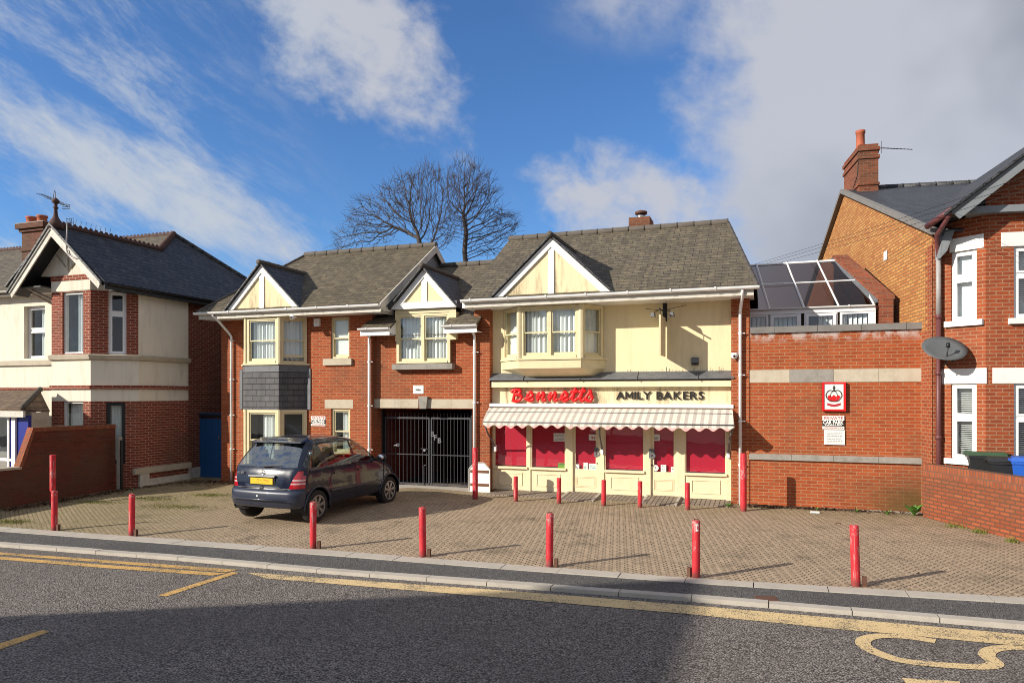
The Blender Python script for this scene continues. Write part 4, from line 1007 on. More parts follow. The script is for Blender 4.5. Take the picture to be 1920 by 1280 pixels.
# ------------------------------------------------------------------ awning
def awning():
    yb, yf = -.02, -.74; zt, zb = z_f - .03, 1.83
    xa0, xb0, xa1, xb1 = X0(917), X0(1373), onY(905, 795, yf).x, onY(1377, 795, yf).x
    r = thing('awning', 'faded grey and cream striped awning with a scalloped pink hem over the shop windows', 'awning', ((xa0 + xb0) / 2, yb, zt))
    n = 90; ym, zm = yb - .26, zt - .10
    mb = MB(); rows = [(yb, zt, 0), (yb - .14, zt - .045, .3), (ym, zm, .35), (ym - .3, zm - .145, .7), (yf, zb, 1)]
    for y, z, t in rows:
        for i in range(n + 1):
            s = i / n; x = (xa0 + (xa1 - xa0) * t) * (1 - s) + (xb0 + (xb1 - xb0) * t) * s
            mb.v.append(Vector((x, y, z + .008 * math.sin(x * 2.2) * t)))
    m = n + 1
    mb.f += [[j * m + i, j * m + i + 1, (j + 1) * m + i + 1, (j + 1) * m + i] for j in range(4) for i in range(n)]
    for a0, a1 in ((xa0, xa1), (xb0, xb1)):   # ends
        mb.poly((a0, yb, zt), (a0 * .65 + a1 * .35, ym, zm), (a1, yf, zb), (a1, yf + .05, zb - .02), (a0, yb, zt - .12))
    rebase_to(mb.build('canopy', 'awning', None), r)
    v = MB(); ns = 20 * 14
    for i in range(ns + 1):
        s = i / ns; x = xa1 + (xb1 - xa1) * s; d = .065 + .075 * (.5 - .5 * math.cos(2 * math.pi * s * 20)) + .012 * math.sin(s * 17)
        w = yf - .012 + .012 * math.sin(2 * math.pi * s * 20 + 1)
        v.v += [Vector((x, yf, zb + .008 * math.sin(x * 2.2))), Vector((x, w, zb - d))]
    v.f += [[2 * i, 2 * i + 2, 2 * i + 3, 2 * i + 1] for i in range(ns)]
    rebase_to(v.build('valance', 'awning', None), r)
    t = MB().tube([(xa1, yf + .005, zb), (xb1, yf + .005, zb)], .018, 8); t.build('front_bar', 'lead', r, True)
    t = MB().tube([(xa0 + .02, ym, zm + .008), (xb0, ym, zm + .008)], .009, 6); t.build('fold_bar', 'lead', r, True)
    for x, px in ((xa1 + .03, 925), (onY(1124, 800, yf).x, 1127), (xb1 - .03, 1365)):
        xx = X0(px, .0)
        MB().tube([(x, yf + .02, zb - .02), (x * .5 + xx * .5, -.45, 1.55), (xx, .12, 1.16)], .021, 8).build('arm', 'lead', r, True)
        MB().fbox(Fr(xx, .12), -.03, .03, -.08, .03, 1.04, 1.20).build('bracket', 'pvc', r)
def rebase_to(o, r):
    o.data.transform(Matrix.Translation(-r.location)); o.location = (0, 0, 0); o.parent = r; o.matrix_parent_inverse = Matrix()
    return o
awning()

# ------------------------------------------------------------------ lettering and signs
nF = -.20 + .004
def smooth(pts, k=6):
    out = []
    for i in range(len(pts) - 1):
        p0, p1, p2, p3 = pts[max(i - 1, 0)], pts[i], pts[i + 1], pts[min(i + 2, len(pts) - 1)]
        for j in range(k):
            t = j / k; out.append(tuple(.5 * (2 * b + (c - a) * t + (2 * a - 5 * b + 4 * c - d) * t * t + (3 * b - a - 3 * c + d) * t ** 3) for a, b, c, d in zip(p0, p1, p2, p3)))
    return out + [pts[-1]]
def script_sign():
    x0, x1 = F0.px(958, 740, nF)[0], F0.px(1112, 740, nF)[0]; zb = Z0(1036, 751, nF); W = x1 - x0
    r = thing('shop_sign', 'flowing red script lettering on the left of the cream shop fascia', 'sign', (x0, .196, zb))
    # strokes in a unit of x-height 1, joined handwriting; the word is 15.4 wide
    def e(x): return [(x - .3, .15), (x + .15, .35), (x + .75, .62), (x + .62, .98), (x + .28, .98), (x + .05, .55), (x + .2, .12), (x + .6, .02), (x + 1.05, .25)]
    def n(x): return [(x - .1, .3), (x + .12, .95), (x + .2, .6), (x + .05, .02), (x + .35, .7), (x + .72, .98), (x + .9, .75), (x + .78, .25), (x + .95, .02), (x + 1.25, .22)]
    def n3(x): return [(x - .1, .3), (x + .12, .95), (x + .18, .5), (x + .08, .02), (x + .35, .75), (x + .66, .97), (x + .78, .6), (x + .72, .02), (x + 1.0, .75), (x + 1.32, .97), (x + 1.45, .7), (x + 1.36, .2), (x + 1.55, .02), (x + 1.85, .25)]
    def t(x): return [(x - .15, .2), (x + .25, .8), (x + .55, 1.62), (x + .38, .9), (x + .28, .25), (x + .5, .02), (x + .95, .28)]
    L_ = [('B', [[(.50, -.05), (.58, .6), (.70, 1.32)], [(.10, 1.0), (.36, 1.30), (.95, 1.40), (1.42, 1.20), (1.25, .90), (.66, .74)], [(.66, .74), (1.36, .74), (1.68, .40), (1.35, .02), (.72, -.05), (.28, .08)]]),
          ('e', [e(2.5)]), ('n', [n(4.05)]), ('n', [n(5.75)]), ('e', [e(7.5)]), ('t', [t(8.85), [(8.65, 1.08), (9.80, 1.16)]]), ('t', [t(9.95), [(9.85, 1.12), (10.9, 1.2)]]),
          ('s', [[(10.85, .25), (11.2, .75), (11.5, 1.2), (11.62, .8), (11.85, .35), (11.6, .02), (11.15, .08), (10.95, .22)]])]
    sx = W / 11.9; szz = .205; rad = .042
    for nm, strokes in L_:
        mb = MB()
        for st in strokes:
            pts = [(x0 + (x + y * .12) * sx, 0, zb + y * szz) for x, y in st]; pts = smooth(pts); k = len(pts)
            rr = [rad * (.75 if i in (0, k - 1) else 1.0) for i in range(k)]
            mb.tube(pts, rr, 8)
        for v in mb.v: v.y = .115 + v.y * .9
        mb.build('letter', 'text_red', r, True)
script_sign()
def block_sign():
    ta, za = F0.px(1156, 748, nF); tb = F0.px(1320, 748, nF)[0]; h = Z0(1200, 734, nF) - za
    r = thing('shop_sign', 'black raised capitals on the right of the cream shop fascia, first letter missing', 'sign', (ta, .196, za))
    size = h / .70; t = 0; adv = []
    for ch in 'AMILY BAKERS':
        if ch == ' ': t += .30 * size; continue
        if ch == 'M':
            w = .92 * h; q = .17 * h; X = [0, q, w / 2 - q * .42, w / 2 + q * .42, w - q, w]; t0 = ta + t; mb = MB()
            for P in ([(X[0], 0), (X[1], 0), (X[1], h), (X[0], h)], [(X[4], 0), (X[5], 0), (X[5], h), (X[4], h)], [(X[1] - .001, h), (X[1] - .001, h * .62), (w / 2 - .001, .10 * h), (w / 2 - .001, .46 * h)], [(X[4] + .001, h), (X[4] + .001, h * .62), (w / 2, .10 * h), (w / 2, .46 * h)]):
                mb.prism([F0.p(t0 + x, nF + .012, za + z) for x, z in P], F0.n * .02)
            o = mb.build('letter', 'text_black', r); adv.append((o, t)); t += w + .045 * size; continue
        o, w = text(ch, size, 'text_black', F0, ta + t, nF + .022, za, r, depth=.010, bold=.005); adv.append((o, t)); t += w + .045 * size
    k = (tb - ta) / (t - .045 * size)
    for o, tt in adv:
        for v in o.data.vertices: v.co.x = ta + (v.co.x - ta) * k
block_sign()
def plate(name, label, F, px0, py0, px1, py1, m, n=.012, th=.01, cat='sign', group=None):
    a = F.px(px0, py1, n); b = F.px(px1, py0, n); mid = F.p((a[0] + b[0]) / 2, 0, a[1])
    r = thing(name, label, cat, mid, group)
    MB().fbox(F, a[0], b[0], n - th, n, a[1], b[1]).build('board', m, r)
    return r, a[0], b[0], a[1], b[1], n
def scribble(r, F, t0, t1, n, rows, m='text_grey', h=.012, name='print'):
    mb = MB()
    for z in rows:
        t = t0 + random.uniform(0, .06) * (t1 - t0)
        while t < t1 - .02:
            w = random.uniform(.02, .06); w = min(w, t1 - t); mb.fbox(F, t, t + w, n, n + .002, z, z + h); t += w + .012
    return mb.build(name, m, r)
def car_park_sign(r, a, b, c, d, n):
    W, H = b - a, d - c
    o, w = text('PRIVATE', H * .33, 'text_dred', F0, a, n + .002, d - H * .30, r, 'lettering', .001)
    k = (W * .90) / w
    for v in o.data.vertices: v.co.x = a + W * .05 + (v.co.x - a) * k
    MB().fbox(F0, a, b, n, n + .003, c + H * .22, d - H * .36).build('band', 'text_black', r)
    o, w = text('CAR PARK', H * .34, 'white', F0, a, n + .004, d - H * .62, r, 'lettering', .001, bold=.004)
    k = (W * .94) / w
    for v in o.data.vertices: v.co.x = a + W * .03 + (v.co.x - a) * k
    scribble(r, F0, a + W * .1, b - W * .1, n + .004, [c + H * .27], 'white', H * .06); scribble(r, F0, a + W * .05, b - W * .05, n + .001, [c + H * .09], 'text_dred', H * .06)
car_park_sign(*(lambda r, a, b, c, d, n: (r, a, b, c, d, n))(*plate('car_park_sign', 'red white and black private car park sign beside the small left window', F0, 583, 780, 610, 798, 'paper')))
car_park_sign(*(lambda r, a, b, c, d, n: (r, a, b, c, d, n))(*plate('car_park_sign', 'red white and black private car park sign below the crown sign', F0, 1542, 779, 1583, 804, 'paper')))
r, a, b, c, d, n = plate('notice_sign', 'white notice board with small grey print below the private car park sign', F0, 1545, 806, 1584, 833, 'paper')
scribble(r, F0, a + .05, b - .05, n, [c + (d - c) * q for q in (.14, .25, .36, .47, .58, .69, .80)], h=.009)
r, a, b, c, d, n = plate('wall_plaque', 'small white plaque on the brickwork above the gateway', Fr(0, .12), 774.5, 722, 794, 738, 'paper')
FP = Fr(0, .12); cx, cz = (a + b) / 2, (c + d) / 2 - .01
MB().prism([FP.p(cx + .085 * math.cos(t * .52) * (1 - .25 * math.sin(t * 1.04)), n, cz + .028 * math.sin(t * .52)) for t in range(12)], FP.n * .002).build('emblem', 'dish', r)
scribble(r, FP, a + .03, b - .03, n, [d - .03], h=.008)
# crown sign
def crown_sign():
    r, a, b, c, d, n = plate('crown_sign', 'white sign with a red crown in a thick red frame on the brick side wall', F0, 1541, 716, 1586, 770, 'paper', .05, .05)
    W, H = b - a, d - c; f = W * .10
    MB().fbox(F0, a, a + f, n - .05, n + .012, c, d).fbox(F0, b - f, b, n - .05, n + .012, c, d).fbox(F0, a + f, b - f, n - .05, n + .012, c, c + f * .8).fbox(F0, a + f, b - f, n - .05, n + .012, d - f * .8, d).build('frame', 'text_red', r)
    cx, u, uz = (a + b) / 2, W * .33, H * .335; cz = c + H * .52; P = lambda x, z: F0.p(cx + x * u, n + .003, cz + z * uz)
    o = MB()
    for s in (-1, 1):
        o.tube([P(s * x, z) for x, z in smooth([(.62, -.45), (.98, -.05), (.92, .32), (.55, .58), (.0, .50)])], .011, 6)
        o.tube([P(s * x, z) for x, z in smooth([(.30, -.42), (.42, .05), (.30, .38), (.0, .50)])], .007, 6)
    o.tube([P(-.62, -.45), P(-.3, -.55), P(.3, -.55), P(.62, -.45)], .012, 6).tube([P(0, .5), P(0, 1.05)], .016, 6).tube([P(-.16, .86), P(.16, .86)], .012, 6)
    o.build('crown_outline', 'text_black', r)
    mb = MB(); mb.prism([P(x, z) for x, z in ((-.60, -.44), (-.84, -.05), (-.55, .10), (-.28, -.08), (0, .12), (.28, -.08), (.55, .10), (.84, -.05), (.60, -.44), (.3, -.53), (-.3, -.53))], F0.n * .004)
    mb.build('crown_cap', 'text_red', r)
    rb = MB()
    for s in (-1, 1): rb.prism([P(s * x, z) for x, z in ((.0, -1.12), (.0, -.88), (.40, -.82), (.95, -.70), (.80, -.86), (.90, -.94), (.40, -1.06))], F0.n * .003)
    rb.build('ribbon', 'text_dred', r)
crown_sign()
# little notices on the shop glass
FG = Fr(0, .22)
def sticker(name, label, p, m, n=-.022, cat='notice'):
    return plate(name, label, FG, *p, m, n, .004, cat)
r, a, b, c, d, n = sticker('door_sign', 'white card reading IN at the top of the left shop door', (1104, 814, 1120, 825), 'paper', -.04, 'sign')
text('IN', .085, 'text_dred', FG, (a + b) / 2, n + .002, c + .035, r, 'lettering', .001, 'CENTER', bold=.002)
r, a, b, c, d, n = sticker('door_sign', 'white card reading OUT at the top of the right shop door', (1221, 814, 1237, 826), 'paper', -.04, 'sign')
text('OUT', .075, 'text_grey', FG, (a + b) / 2, n + .002, c + .035, r, 'lettering', .001, 'CENTER', bold=.002)
r, a, b, c, d, n = sticker('window_notice', 'pale grey typed notice at the top of the second shop window', (1038, 812, 1059, 827), 'paper', -.026)
scribble(r, FG, a + .02, b - .02, n, [d - .05, d - .08, c + .09, c + .06, c + .03], h=.008)
r, a, b, c, d, n = sticker('card_box', 'bright green card box on the sill of the second shop window', (1046, 868, 1061, 878), 'green_card', -.035, 'box')
MB().fbox(FG, a + .01, b - .01, n, n + .002, d - .03, d - .015).build('edge', 'text_grey', r)
r, a, b, c, d, n = sticker('window_notice', 'white square notice crossed by a dark stroke low on the left shop door', (1077, 870, 1086, 881.5), 'paper', -.04)
MB().tube([FG.p(a + .02, n, d - .03), FG.p(b - .02, n, c + .03)], .008, 5).build('stroke', 'text_grey', r)
r, a, b, c, d, n = sticker('window_notice', 'pale blue leaflet in the middle of the left shop door', (1094, 867, 1102, 880.5), 'paper', -.04); scribble(r, FG, a + .015, b - .015, n, [c + .04, c + .07, c + .10], 'teal_print', .015)
r, a, b, c, d, n = sticker('window_notice', 'wide white card with green print low on the left shop door', (1104, 869, 1120, 881), 'paper', -.04); scribble(r, FG, a + .03, b - .03, n, [c + .05, c + .085], 'teal_print', .02)
r, a, b, c, d, n = sticker('window_notice', 'white leaflet in the middle of the right shop door', (1239, 871, 1249, 886), 'paper', -.04); scribble(r, FG, a + .02, b - .02, n, [d - .04, c + .08, c + .05], h=.01)
r, a, b, c, d, n = sticker('window_notice', 'white square notice crossed by a dark stroke low on the right shop door', (1258, 875, 1269, 886.5), 'paper', -.04)
MB().tube([FG.p(a + .02, n, d - .03), FG.p(b - .02, n, c + .03)], .008, 5).build('stroke', 'text_grey', r)
q = FG.px(1229, 877, -.04); r = thing('clock_card', 'round white clock card low on the right shop door', 'notice', FG.p(q[0], -.04, q[1]))
MB().lathe([(.075, 0), (.075, .006)], FG.p(q[0], -.036, q[1]), 20, 'y').build('disc', 'paper', r); MB().tube([FG.p(q[0], -.033, q[1] + .03), FG.p(q[0], -.033, q[1]), FG.p(q[0] + .02, -.033, q[1] - .015)], .006, 5).build('hands', 'text_grey', r)

# ------------------------------------------------------------------ gate across the passage
def gate():
    FQ = Fr(0, .45); n = 0
    ta, tb = FQ.px(722, 800)[0], FQ.px(883, 800)[0]; zt = FQ.px(800, 774)[1]; zr_ = FQ.px(800, 782)[1]; zm = FQ.px(800, 852)[1]; zb = -.0
    r = thing('metal_gate', 'tall dark metal bar gate with two leaves across the passage', 'gate', FQ.p((ta + tb) / 2, 0, 0))
    tm = (ta * .46 + tb * .54); cnt = 12
    for t0, t1, last in ((ta, tm - .02, 0), (tm + .02, tb, 1)):
        fr = MB(); fr.fbox(FQ, t0, t0 + .035, -.02, .02, zb + .04, zr_).fbox(FQ, t1 - .035, t1, -.02, .02, zb + .04, zr_)
        fr.fbox(FQ, t0 + .035, t1 - .035, -.02, .02, zr_ - .045, zr_).fbox(FQ, t0 + .035, t1 - .035, -.018, .018, zb + .05, zb + .085).fbox(FQ, t0 + .035, t1 - .035, -.018, .018, zm - .012, zm + .012)
        fr.build('leaf_frame', 'barmetal', r)
        k = 11
        for i in range(k): t = t0 + .035 + (t1 - t0 - .07) * (i + .5) / k; MB().tube([FQ.p(t, .0, zb + .06), FQ.p(t, .0, zt)], .009, 6).build('bar', 'barmetal', r)
    p = FQ.px(748, 834); lk = MB().fbox(FQ, p[0] - .05, p[0] + .05, .0, .06, p[1] - .04, p[1] + .05).build('lock_box', 'barmetal', r); MB().tube([FQ.p(p[0] - .02, .065, p[1]), FQ.p(p[0] - .14, .065, p[1] - .015)], .012, 6).build('handle', 'steel', r)
    p = FQ.px(797, 843); MB().fbox(FQ, p[0] - .03, p[0] + .03, .02, .05, p[1] - .04, p[1] + .02).build('padlock', 'steel', r)
    MB().tube([FQ.p(p[0] - .12, .03, p[1] + .03), FQ.p(p[0] + .1, .03, p[1] + .03)], .010, 6).build('bolt', 'barmetal', r)
    x, z = FQ.px(796, 872); MB().tube([FQ.p(x, .03, z), FQ.p(x, .03, zb + .02)], .012, 6).tube([FQ.p(x, .03, z), FQ.p(x + .07, .03, z + .01)], .012, 6).build('drop_bolt', 'barmetal', r)
    for ch, px, py in (('B', 808, 818), ('F', 814, 824.5), ('B', 821, 830)):
        q = FQ.px(px, py); text(ch, .20, 'lead', FQ, q[0], .022, q[1], r, 'letter', .006, bold=.004)
    MB().fbox(FQ, gt[0], ta - .03, -.06, .06, -.2, gt[3] + .05).build('gate_post', 'black', r); MB().fbox(FQ, tb + .02, gt[1], -.06, .06, -.2, gt[3]).build('gate_post', 'black', r)
gate()
MB_ = MB(); MB_.hexa([(gt[0], -.2, -.2), (gt[1], -.2, -.2), (gt[1], .6, -.2), (gt[0], .6, -.2)], [(gt[0], -.15, .0), (gt[1], -.15, .0), (gt[1], .6, .02), (gt[0], .6, .02)])
struct('threshold', MB_, 'concrete')
MB_ = MB(); MB_.poly((gt[0], .6, -.02), (gt[1], .6, -.02), (gt[1], 6, -.02), (gt[0], 6, -.02)); struct('passage_floor', MB_, 'passage_dark')

# ------------------------------------------------------------------ things on the walls
p = F0.px(594, 604, .05); r = thing('alarm_box', 'white burglar alarm box between the bay and the small upper window', 'alarm', F0.p(p[0], 0, p[1]))
MB().fbox(F0, p[0] - .09, p[0] + .09, 0, .07, p[1] - .115, p[1] + .105).build('case', 'pvc', r); text('Y', .07, 'text_red', F0, p[0] - .025, .073, p[1] - .02, r, 'mark', .001)
def camera_dome(label, pos):
    r = thing('security_camera', label, 'camera', pos); x, y, z = pos
    MB().lathe([(.05, .0), (.07, .05), (.075, .09)], (x, y, z - .05), 14).build('mount', 'pvc', r, True)
    MB().lathe([(.005, -.075), (.05, -.06), (.075, -.02), (.08, 0), (.075, .03), (.04, .06)], (x, y - .08, z - .03), 16).build('ball', 'pvc', r, True)
    MB().lathe([(.028, -.0), (.028, .02), (.018, .03)], (x, y - .17, z - .04), 12, 'y').build('lens', 'black', r, True)
camera_dome('white ball security camera under the left eaves in front of the bay window', onY(552, 593, -.56))
camera_dome('white ball security camera on the brick pier right of the cream wall', onY(1377, 668, .0) + Vector((0, -.02, .04)))
FC = Fr(0, .22)
q = FC.px(1303, 676, .06); r = thing('wall_vent', 'small grey hooded vent on the cream wall', 'vent', FC.p(q[0], 0, q[1]))
MB().prism([FC.p(q[0] - .085, 0, q[1] - .06), FC.p(q[0] - .085, .09, q[1] - .05), FC.p(q[0] - .085, .09, q[1] + .03), FC.p(q[0] - .085, .05, q[1] + .075), FC.p(q[0] - .085, 0, q[1] + .085)], (.17, 0, 0)).build('hood', 'lead', r)
MB().fbox(FC, q[0] - .08, q[0] + .08, .02, .075, q[1] - .10, q[1] - .065).build('outlet', 'black', r)
# projecting sign, seen edge on
def projecting_sign():
    x = FC.px(1247, 640)[0]; zt, zb = FC.px(1247, 597)[1], FC.px(1247, 669)[1]; y0 = .22
    r = thing('projecting_sign', 'blank cream sign board hanging edge-on from a black bracket on the cream wall', 'sign', (x, y0, zb))
    MB().box(x - .02, x + .02, y0 - .92, y0 - .06, zb, zt).build('board', 'frame_cream', r)
    za = zt + .13
    b = MB(); b.fbox(FC, x - .05, x + .05, 0, .02, za - .20, za + .25).tube([(x, y0, za), (x, y0 - 1.0, za)], .018, 6).tube([(x, y0, za + .12), (x, y0 - .6, za)], .008, 5)
    b.tube([(x, y0 - .12, za), (x, y0 - .12, zt)], .008, 5).tube([(x, y0 - .85, za), (x, y0 - .85, zt)], .008, 5)
    b.tube([(x + .01, y0 - .55, za), (x - .45, y0 - .02, za + .12)], .006, 5).tube([(x, y0 - .55, za), (x + .50, y0 - .02, za + .17)], .006, 5)
    b.build('bracket', 'black', r)
    for s in (-1, 1):
        l = MB(); l.tube([(x, y0 - .45, za + .03), (x + s * .10, y0 - .45, za + .02), (x + s * .20, y0 - .45, za - .03)], .010, 6); l.build('lamp_arm', 'black', r)
        c = Vector((x + s * .22, y0 - .45, za - .09)); h = MB(); h.hexa([c + Vector(v) for v in ((-.05, -.13, -.04), (.05, -.13, -.04), (.05, .13, -.04), (-.05, .13, -.04))], [c + Vector(v) for v in ((-.03, -.1, .05), (.03, -.1, .05), (.03, .1, .05), (-.03, .1, .05))]); h.build('lamp_head', 'lead', r)
projecting_sign()

# ------------------------------------------------------------------ bollards
def bollard(h, rad, name, label, cat, group, lock):
    mb = MB(); k = 20
    mb.lathe([(rad * 1.02, -.12), (rad * 1.02, .0), (rad, .03), (rad, h - .012), (rad * .93, h), (rad * .5, h + .002)], (0, 0, 0), k)
    o = mb.build(name, 'bollard', None, True); tag(o, label, cat, group)
    for p in o.data.polygons: p.use_smooth = abs(p.normal.z) < .5
    if lock:
        MB().tube([(-.03, 0, h), (-.03, 0, h + .02), (.03, 0, h + .02), (.03, 0, h)], .007, 6).build('top_lug', 'rust', o)
        MB().box(rad + .02, rad + .075, -.025, .03, -.1, .13).build('locking_post', 'rust', o)
    return o
near = [((102, 994), 73 / 91, 'leftmost front bollard, standing in line with a taller red post behind it'), ((247, 1004), .80, 'second front bollard from the left, on the mossy paving'), ((587, 1028), .80, 'front bollard in front of the rear wheel of the dark car'),
        ((793, 1043), .80, 'front bollard with a long grey scrape down its left side, right of the car'), ((1030, 1062), .80, 'front bollard before the left shop door, scuffed at its top'),
        ((1305, 1083), .80, 'front bollard with a small white label at its top'), ((1605, 1098), .82, 'rightmost front bollard, leaning slightly, before the brick side wall')]
proto = None
for i, (p, s, lab) in enumerate(near):
    pos = G(*p); lab = 'red ' + lab
    if proto is None: proto = bollard(.80, .056, 'bollard', lab, 'bollard', 'red bollards along the kerb', True); proto.location = pos; o = proto
    else: o = dup(proto, pos, [0, 0, .2, .1, .0, 2.6, 2.9][i], lab)
    o.rotation_euler = (R(random.uniform(-.9, .9)), R(random.uniform(-.9, .9)), o.rotation_euler.z)
    if i == 6: o.rotation_euler = (R(-.5), R(-1.6), 2.9 - 2.9); o.children[1].location = (-.19, .02, 0)
    if i == 5: o.children[1].location = (0, 0, 0)
fr_ = G(1305, 1083); sg = MB(); 
for j in range(5): pass
tag_ = MB(); Fs = Fr(fr_.x, fr_.y, TH)
tag_.add([Fs.p(.058 * math.sin(a), .058 * math.cos(a), fr_.z + z) for z in (.66, .76) for a in (-.35, -.12, .12, .35)], [[i, i + 1, i + 5, i + 4] for i in range(3)])
ob = tag_.build('sticker', 'paper', None); attach(ob, [o for o in C.objects if o.get('label', '').startswith('red front bollard with a small white')][0])
mk = MB(); mk.fbox(Fs, -.006, .006, .0595, .061, fr_.z + .69, fr_.z + .735); ob2 = mk.build('mark', 'text_red', None); attach(ob2, ob)
shop = [((967, 939), 'short red shopfront bollard below the first shop window'), ((1048, 943), 'short red shopfront bollard left of the left door ramp'), ((1132, 948), 'short red shopfront bollard right of the left door ramp'),
        ((1200, 951), 'short red shopfront bollard left of the right door ramp'), ((1289, 955), 'short red shopfront bollard right of the right door ramp')]
proto2 = None
for p, lab in shop:
    pos = G(*p)
    if proto2 is None: proto2 = bollard(.585, .052, 'bollard', lab, 'bollard', 'short bollards before the shopfront', False); proto2.location = pos
    else: dup(proto2, pos, random.uniform(0, 6), lab)
tall = [((891, 935), 'tall red post before the white barrier board by the gate'), ((1394, 957), 'tall red post guarding the downpipe at the right end of the shop'), ((99, 947), 'tall dark red post in shade by the left boundary wall')]
proto3 = None
for p, lab in tall:
    pos = G(*p)
    if proto3 is None: proto3 = bollard(1.24, .066, 'guard_post', lab, 'bollard', 'tall red guard posts', False); proto3.location = pos
    else: dup(proto3, pos, random.uniform(0, 6), lab)

# ------------------------------------------------------------------ white barrier board beside the gate
def barrier_board():
    yb = -.16; FB = Fr(0, yb); P = [FB.px(x, y) for x, y in ((880.5, 931), (919.5, 934), (918.5, 889), (907, 876), (893, 876), (880, 887))]
    ta, tb, zb = P[0][0], P[1][0], 0.01; zsh, zt = .60, .76
    r = thing('barrier_board', 'white clipped-corner barrier board with brown bands leaning at the gate pier', 'board', FB.p((ta + tb) / 2, 0, 0))
    out = [(ta, zb), (tb, zb), (tb, zsh), (tb - .16, zt), (ta + .16, zt), (ta, zsh)]
    MB().prism([FB.p(t, .0, z) for t, z in out], FB.n * .03).build('board', 'white', r)
    for z in (.16, .50): MB().fbox(FB, ta + .03, tb - .03, .031, .036, z, z + .07).build('band', 'orange_brown', r)
    fr = MB()
    for a, b in zip(out, out[1:] + out[:1]): fr.tube([FB.p(a[0], .03, a[1]), FB.p(b[0], .03, b[1])], .016, 4)
    fr.build('edge_frame', 'white_dirt_shade', r)
barrier_board()

# ------------------------------------------------------------------ weeds and rubbish
def weed(pos, label, n, h, w, cat='weed', group=None, seed=1):
    rnd = random.Random(seed); mb = MB()
    for i in range(n):
        a = i * 2.4 + rnd.uniform(-.4, .4); l = h * rnd.uniform(.6, 1.1); lean = rnd.uniform(.25, .95); ww = w * rnd.uniform(.7, 1.2); d = Vector((math.cos(a), math.sin(a), 0)); s = Vector((-d.y, d.x, 0))
        pts = []
        for j in range(6):
            t = j / 5; c = d * (l * lean * t) + Vector((0, 0, l * (t - .45 * lean * t * t))); hw = ww * math.sin(math.pi * min(1, .12 + .88 * t)) * (.4 + .6 * (1 - abs(2 * t - 1)))
            pts += [c - s * hw + Vector((0, 0, .25 * hw)), c, c + s * hw + Vector((0, 0, .25 * hw))]
        mb.add(pts, [[3 * j + k, 3 * j + k + 1, 3 * j + 4 + k, 3 * j + 3 + k] for j in range(5) for k in range(2)])
    o = mb.build('weed', 'leaf', None, True); o.location = pos; tag(o, label, cat, group)
    return o
weed(G(1714, 966), 'large broad-leaved green weed in the corner of the side wall and garden wall', 13, .34, .075, seed=3)
weed(G(1664, 965), 'small spiky weed at the foot of the side wall, left of the broad-leaved one', 12, .17, .016, seed=4)
weed(G(1606, 960), 'tiny upright weed at the foot of the side wall below the notices', 9, .15, .012, seed=5)
weed(G(1366, 951), 'low green weed at the foot of the brick pier right of the shopfront', 14, .14, .022, seed=6)
weed(G(1532, 957), 'faint blue green weed in the litter at the foot of the side wall', 9, .10, .016, seed=7)
q = G(1528, 962); r = MB().hexa([Vector(v) for v in ((-.09, -.03, .01), (.09, -.02, .01), (.10, .03, .01), (-.09, .035, .01))], [Vector(v) for v in ((-.085, -.025, .045), (.085, -.02, .05), (.09, .03, .045), (-.085, .03, .04))]).build('litter_wrapper', 'paper'); r.location = q; tag(r, 'crumpled white wrapper lying in the leaf litter by the side wall', 'litter')

# ------------------------------------------------------------------ the brick side wall and the glazed lean-to behind it
YE = .02; FE = Fr(0, YE)
xa, xb = X0(1404), FE.px(1737, 800)[0]
SW = thing('side_wall', 'long orange brick side wall with pale stone band and grey coping between shop and right house', 'wall', ((xa + xb) / 2, YE, 0))
zc, zc1 = FE.px(1570, 621)[1], FE.px(1570, 609)[1]
w = MB(); w.box(xa + .002, xb, YE, YE + .24, -.3, zc - .002); w.build('wall', 'brick_ext', SW)
cp = MB(); x = xa + .03
for px in (1452, 1533, 1616, 1700, 1742):
    b = FE.px(px, 612, .05)[0]; cp.fbox(FE, x, b - .008, -.28, .055, zc, zc1); x = b
cp.build('coping', 'coping', SW)
bz0, bz1 = FE.px(1570, 716)[1], FE.px(1570, 692)[1]; bd = MB(); x = xa + .004
for i, px in enumerate((1481, 1563, 1647, 1736)):
    b = FE.px(px, 700)[0]; MB().fbox(FE, x, b - .006, -.02, .010 + .003 * (i % 2), bz0, bz1).build('stone_band', 'stone' if i != 1 else 'stone_grey', SW); x = b
mz0, mz1 = FE.px(1570, 865)[1], FE.px(1570, 853)[1]; md = MB(); x = xa + .004
for px in (1484, 1563, 1647, 1738):
    b = FE.px(px, 860)[0]; md.hexa([FE.p(x, -.02, mz0 - .012), FE.p(b - .006, -.02, mz0 - .012), FE.p(b - .006, .055, mz0), FE.p(x, .055, mz0)], [FE.p(x, -.02, mz1), FE.p(b - .006, -.02, mz1), FE.p(b - .006, .045, mz1 - .03), FE.p(x, .045, mz1 - .03)]); x = b
md.build('ledge', 'stone_grey', SW)
fb = MB(); fb.fbox(FE, xa, xb, 0, .16, -.1, .012); struct('wall_footing', fb, 'concrete')
MB().tube([(xb + .10, YE - .02, -.1), (xb + .10, YE - .02, 4.0)], .045, 10).build('downpipe', 'black', SW, True)
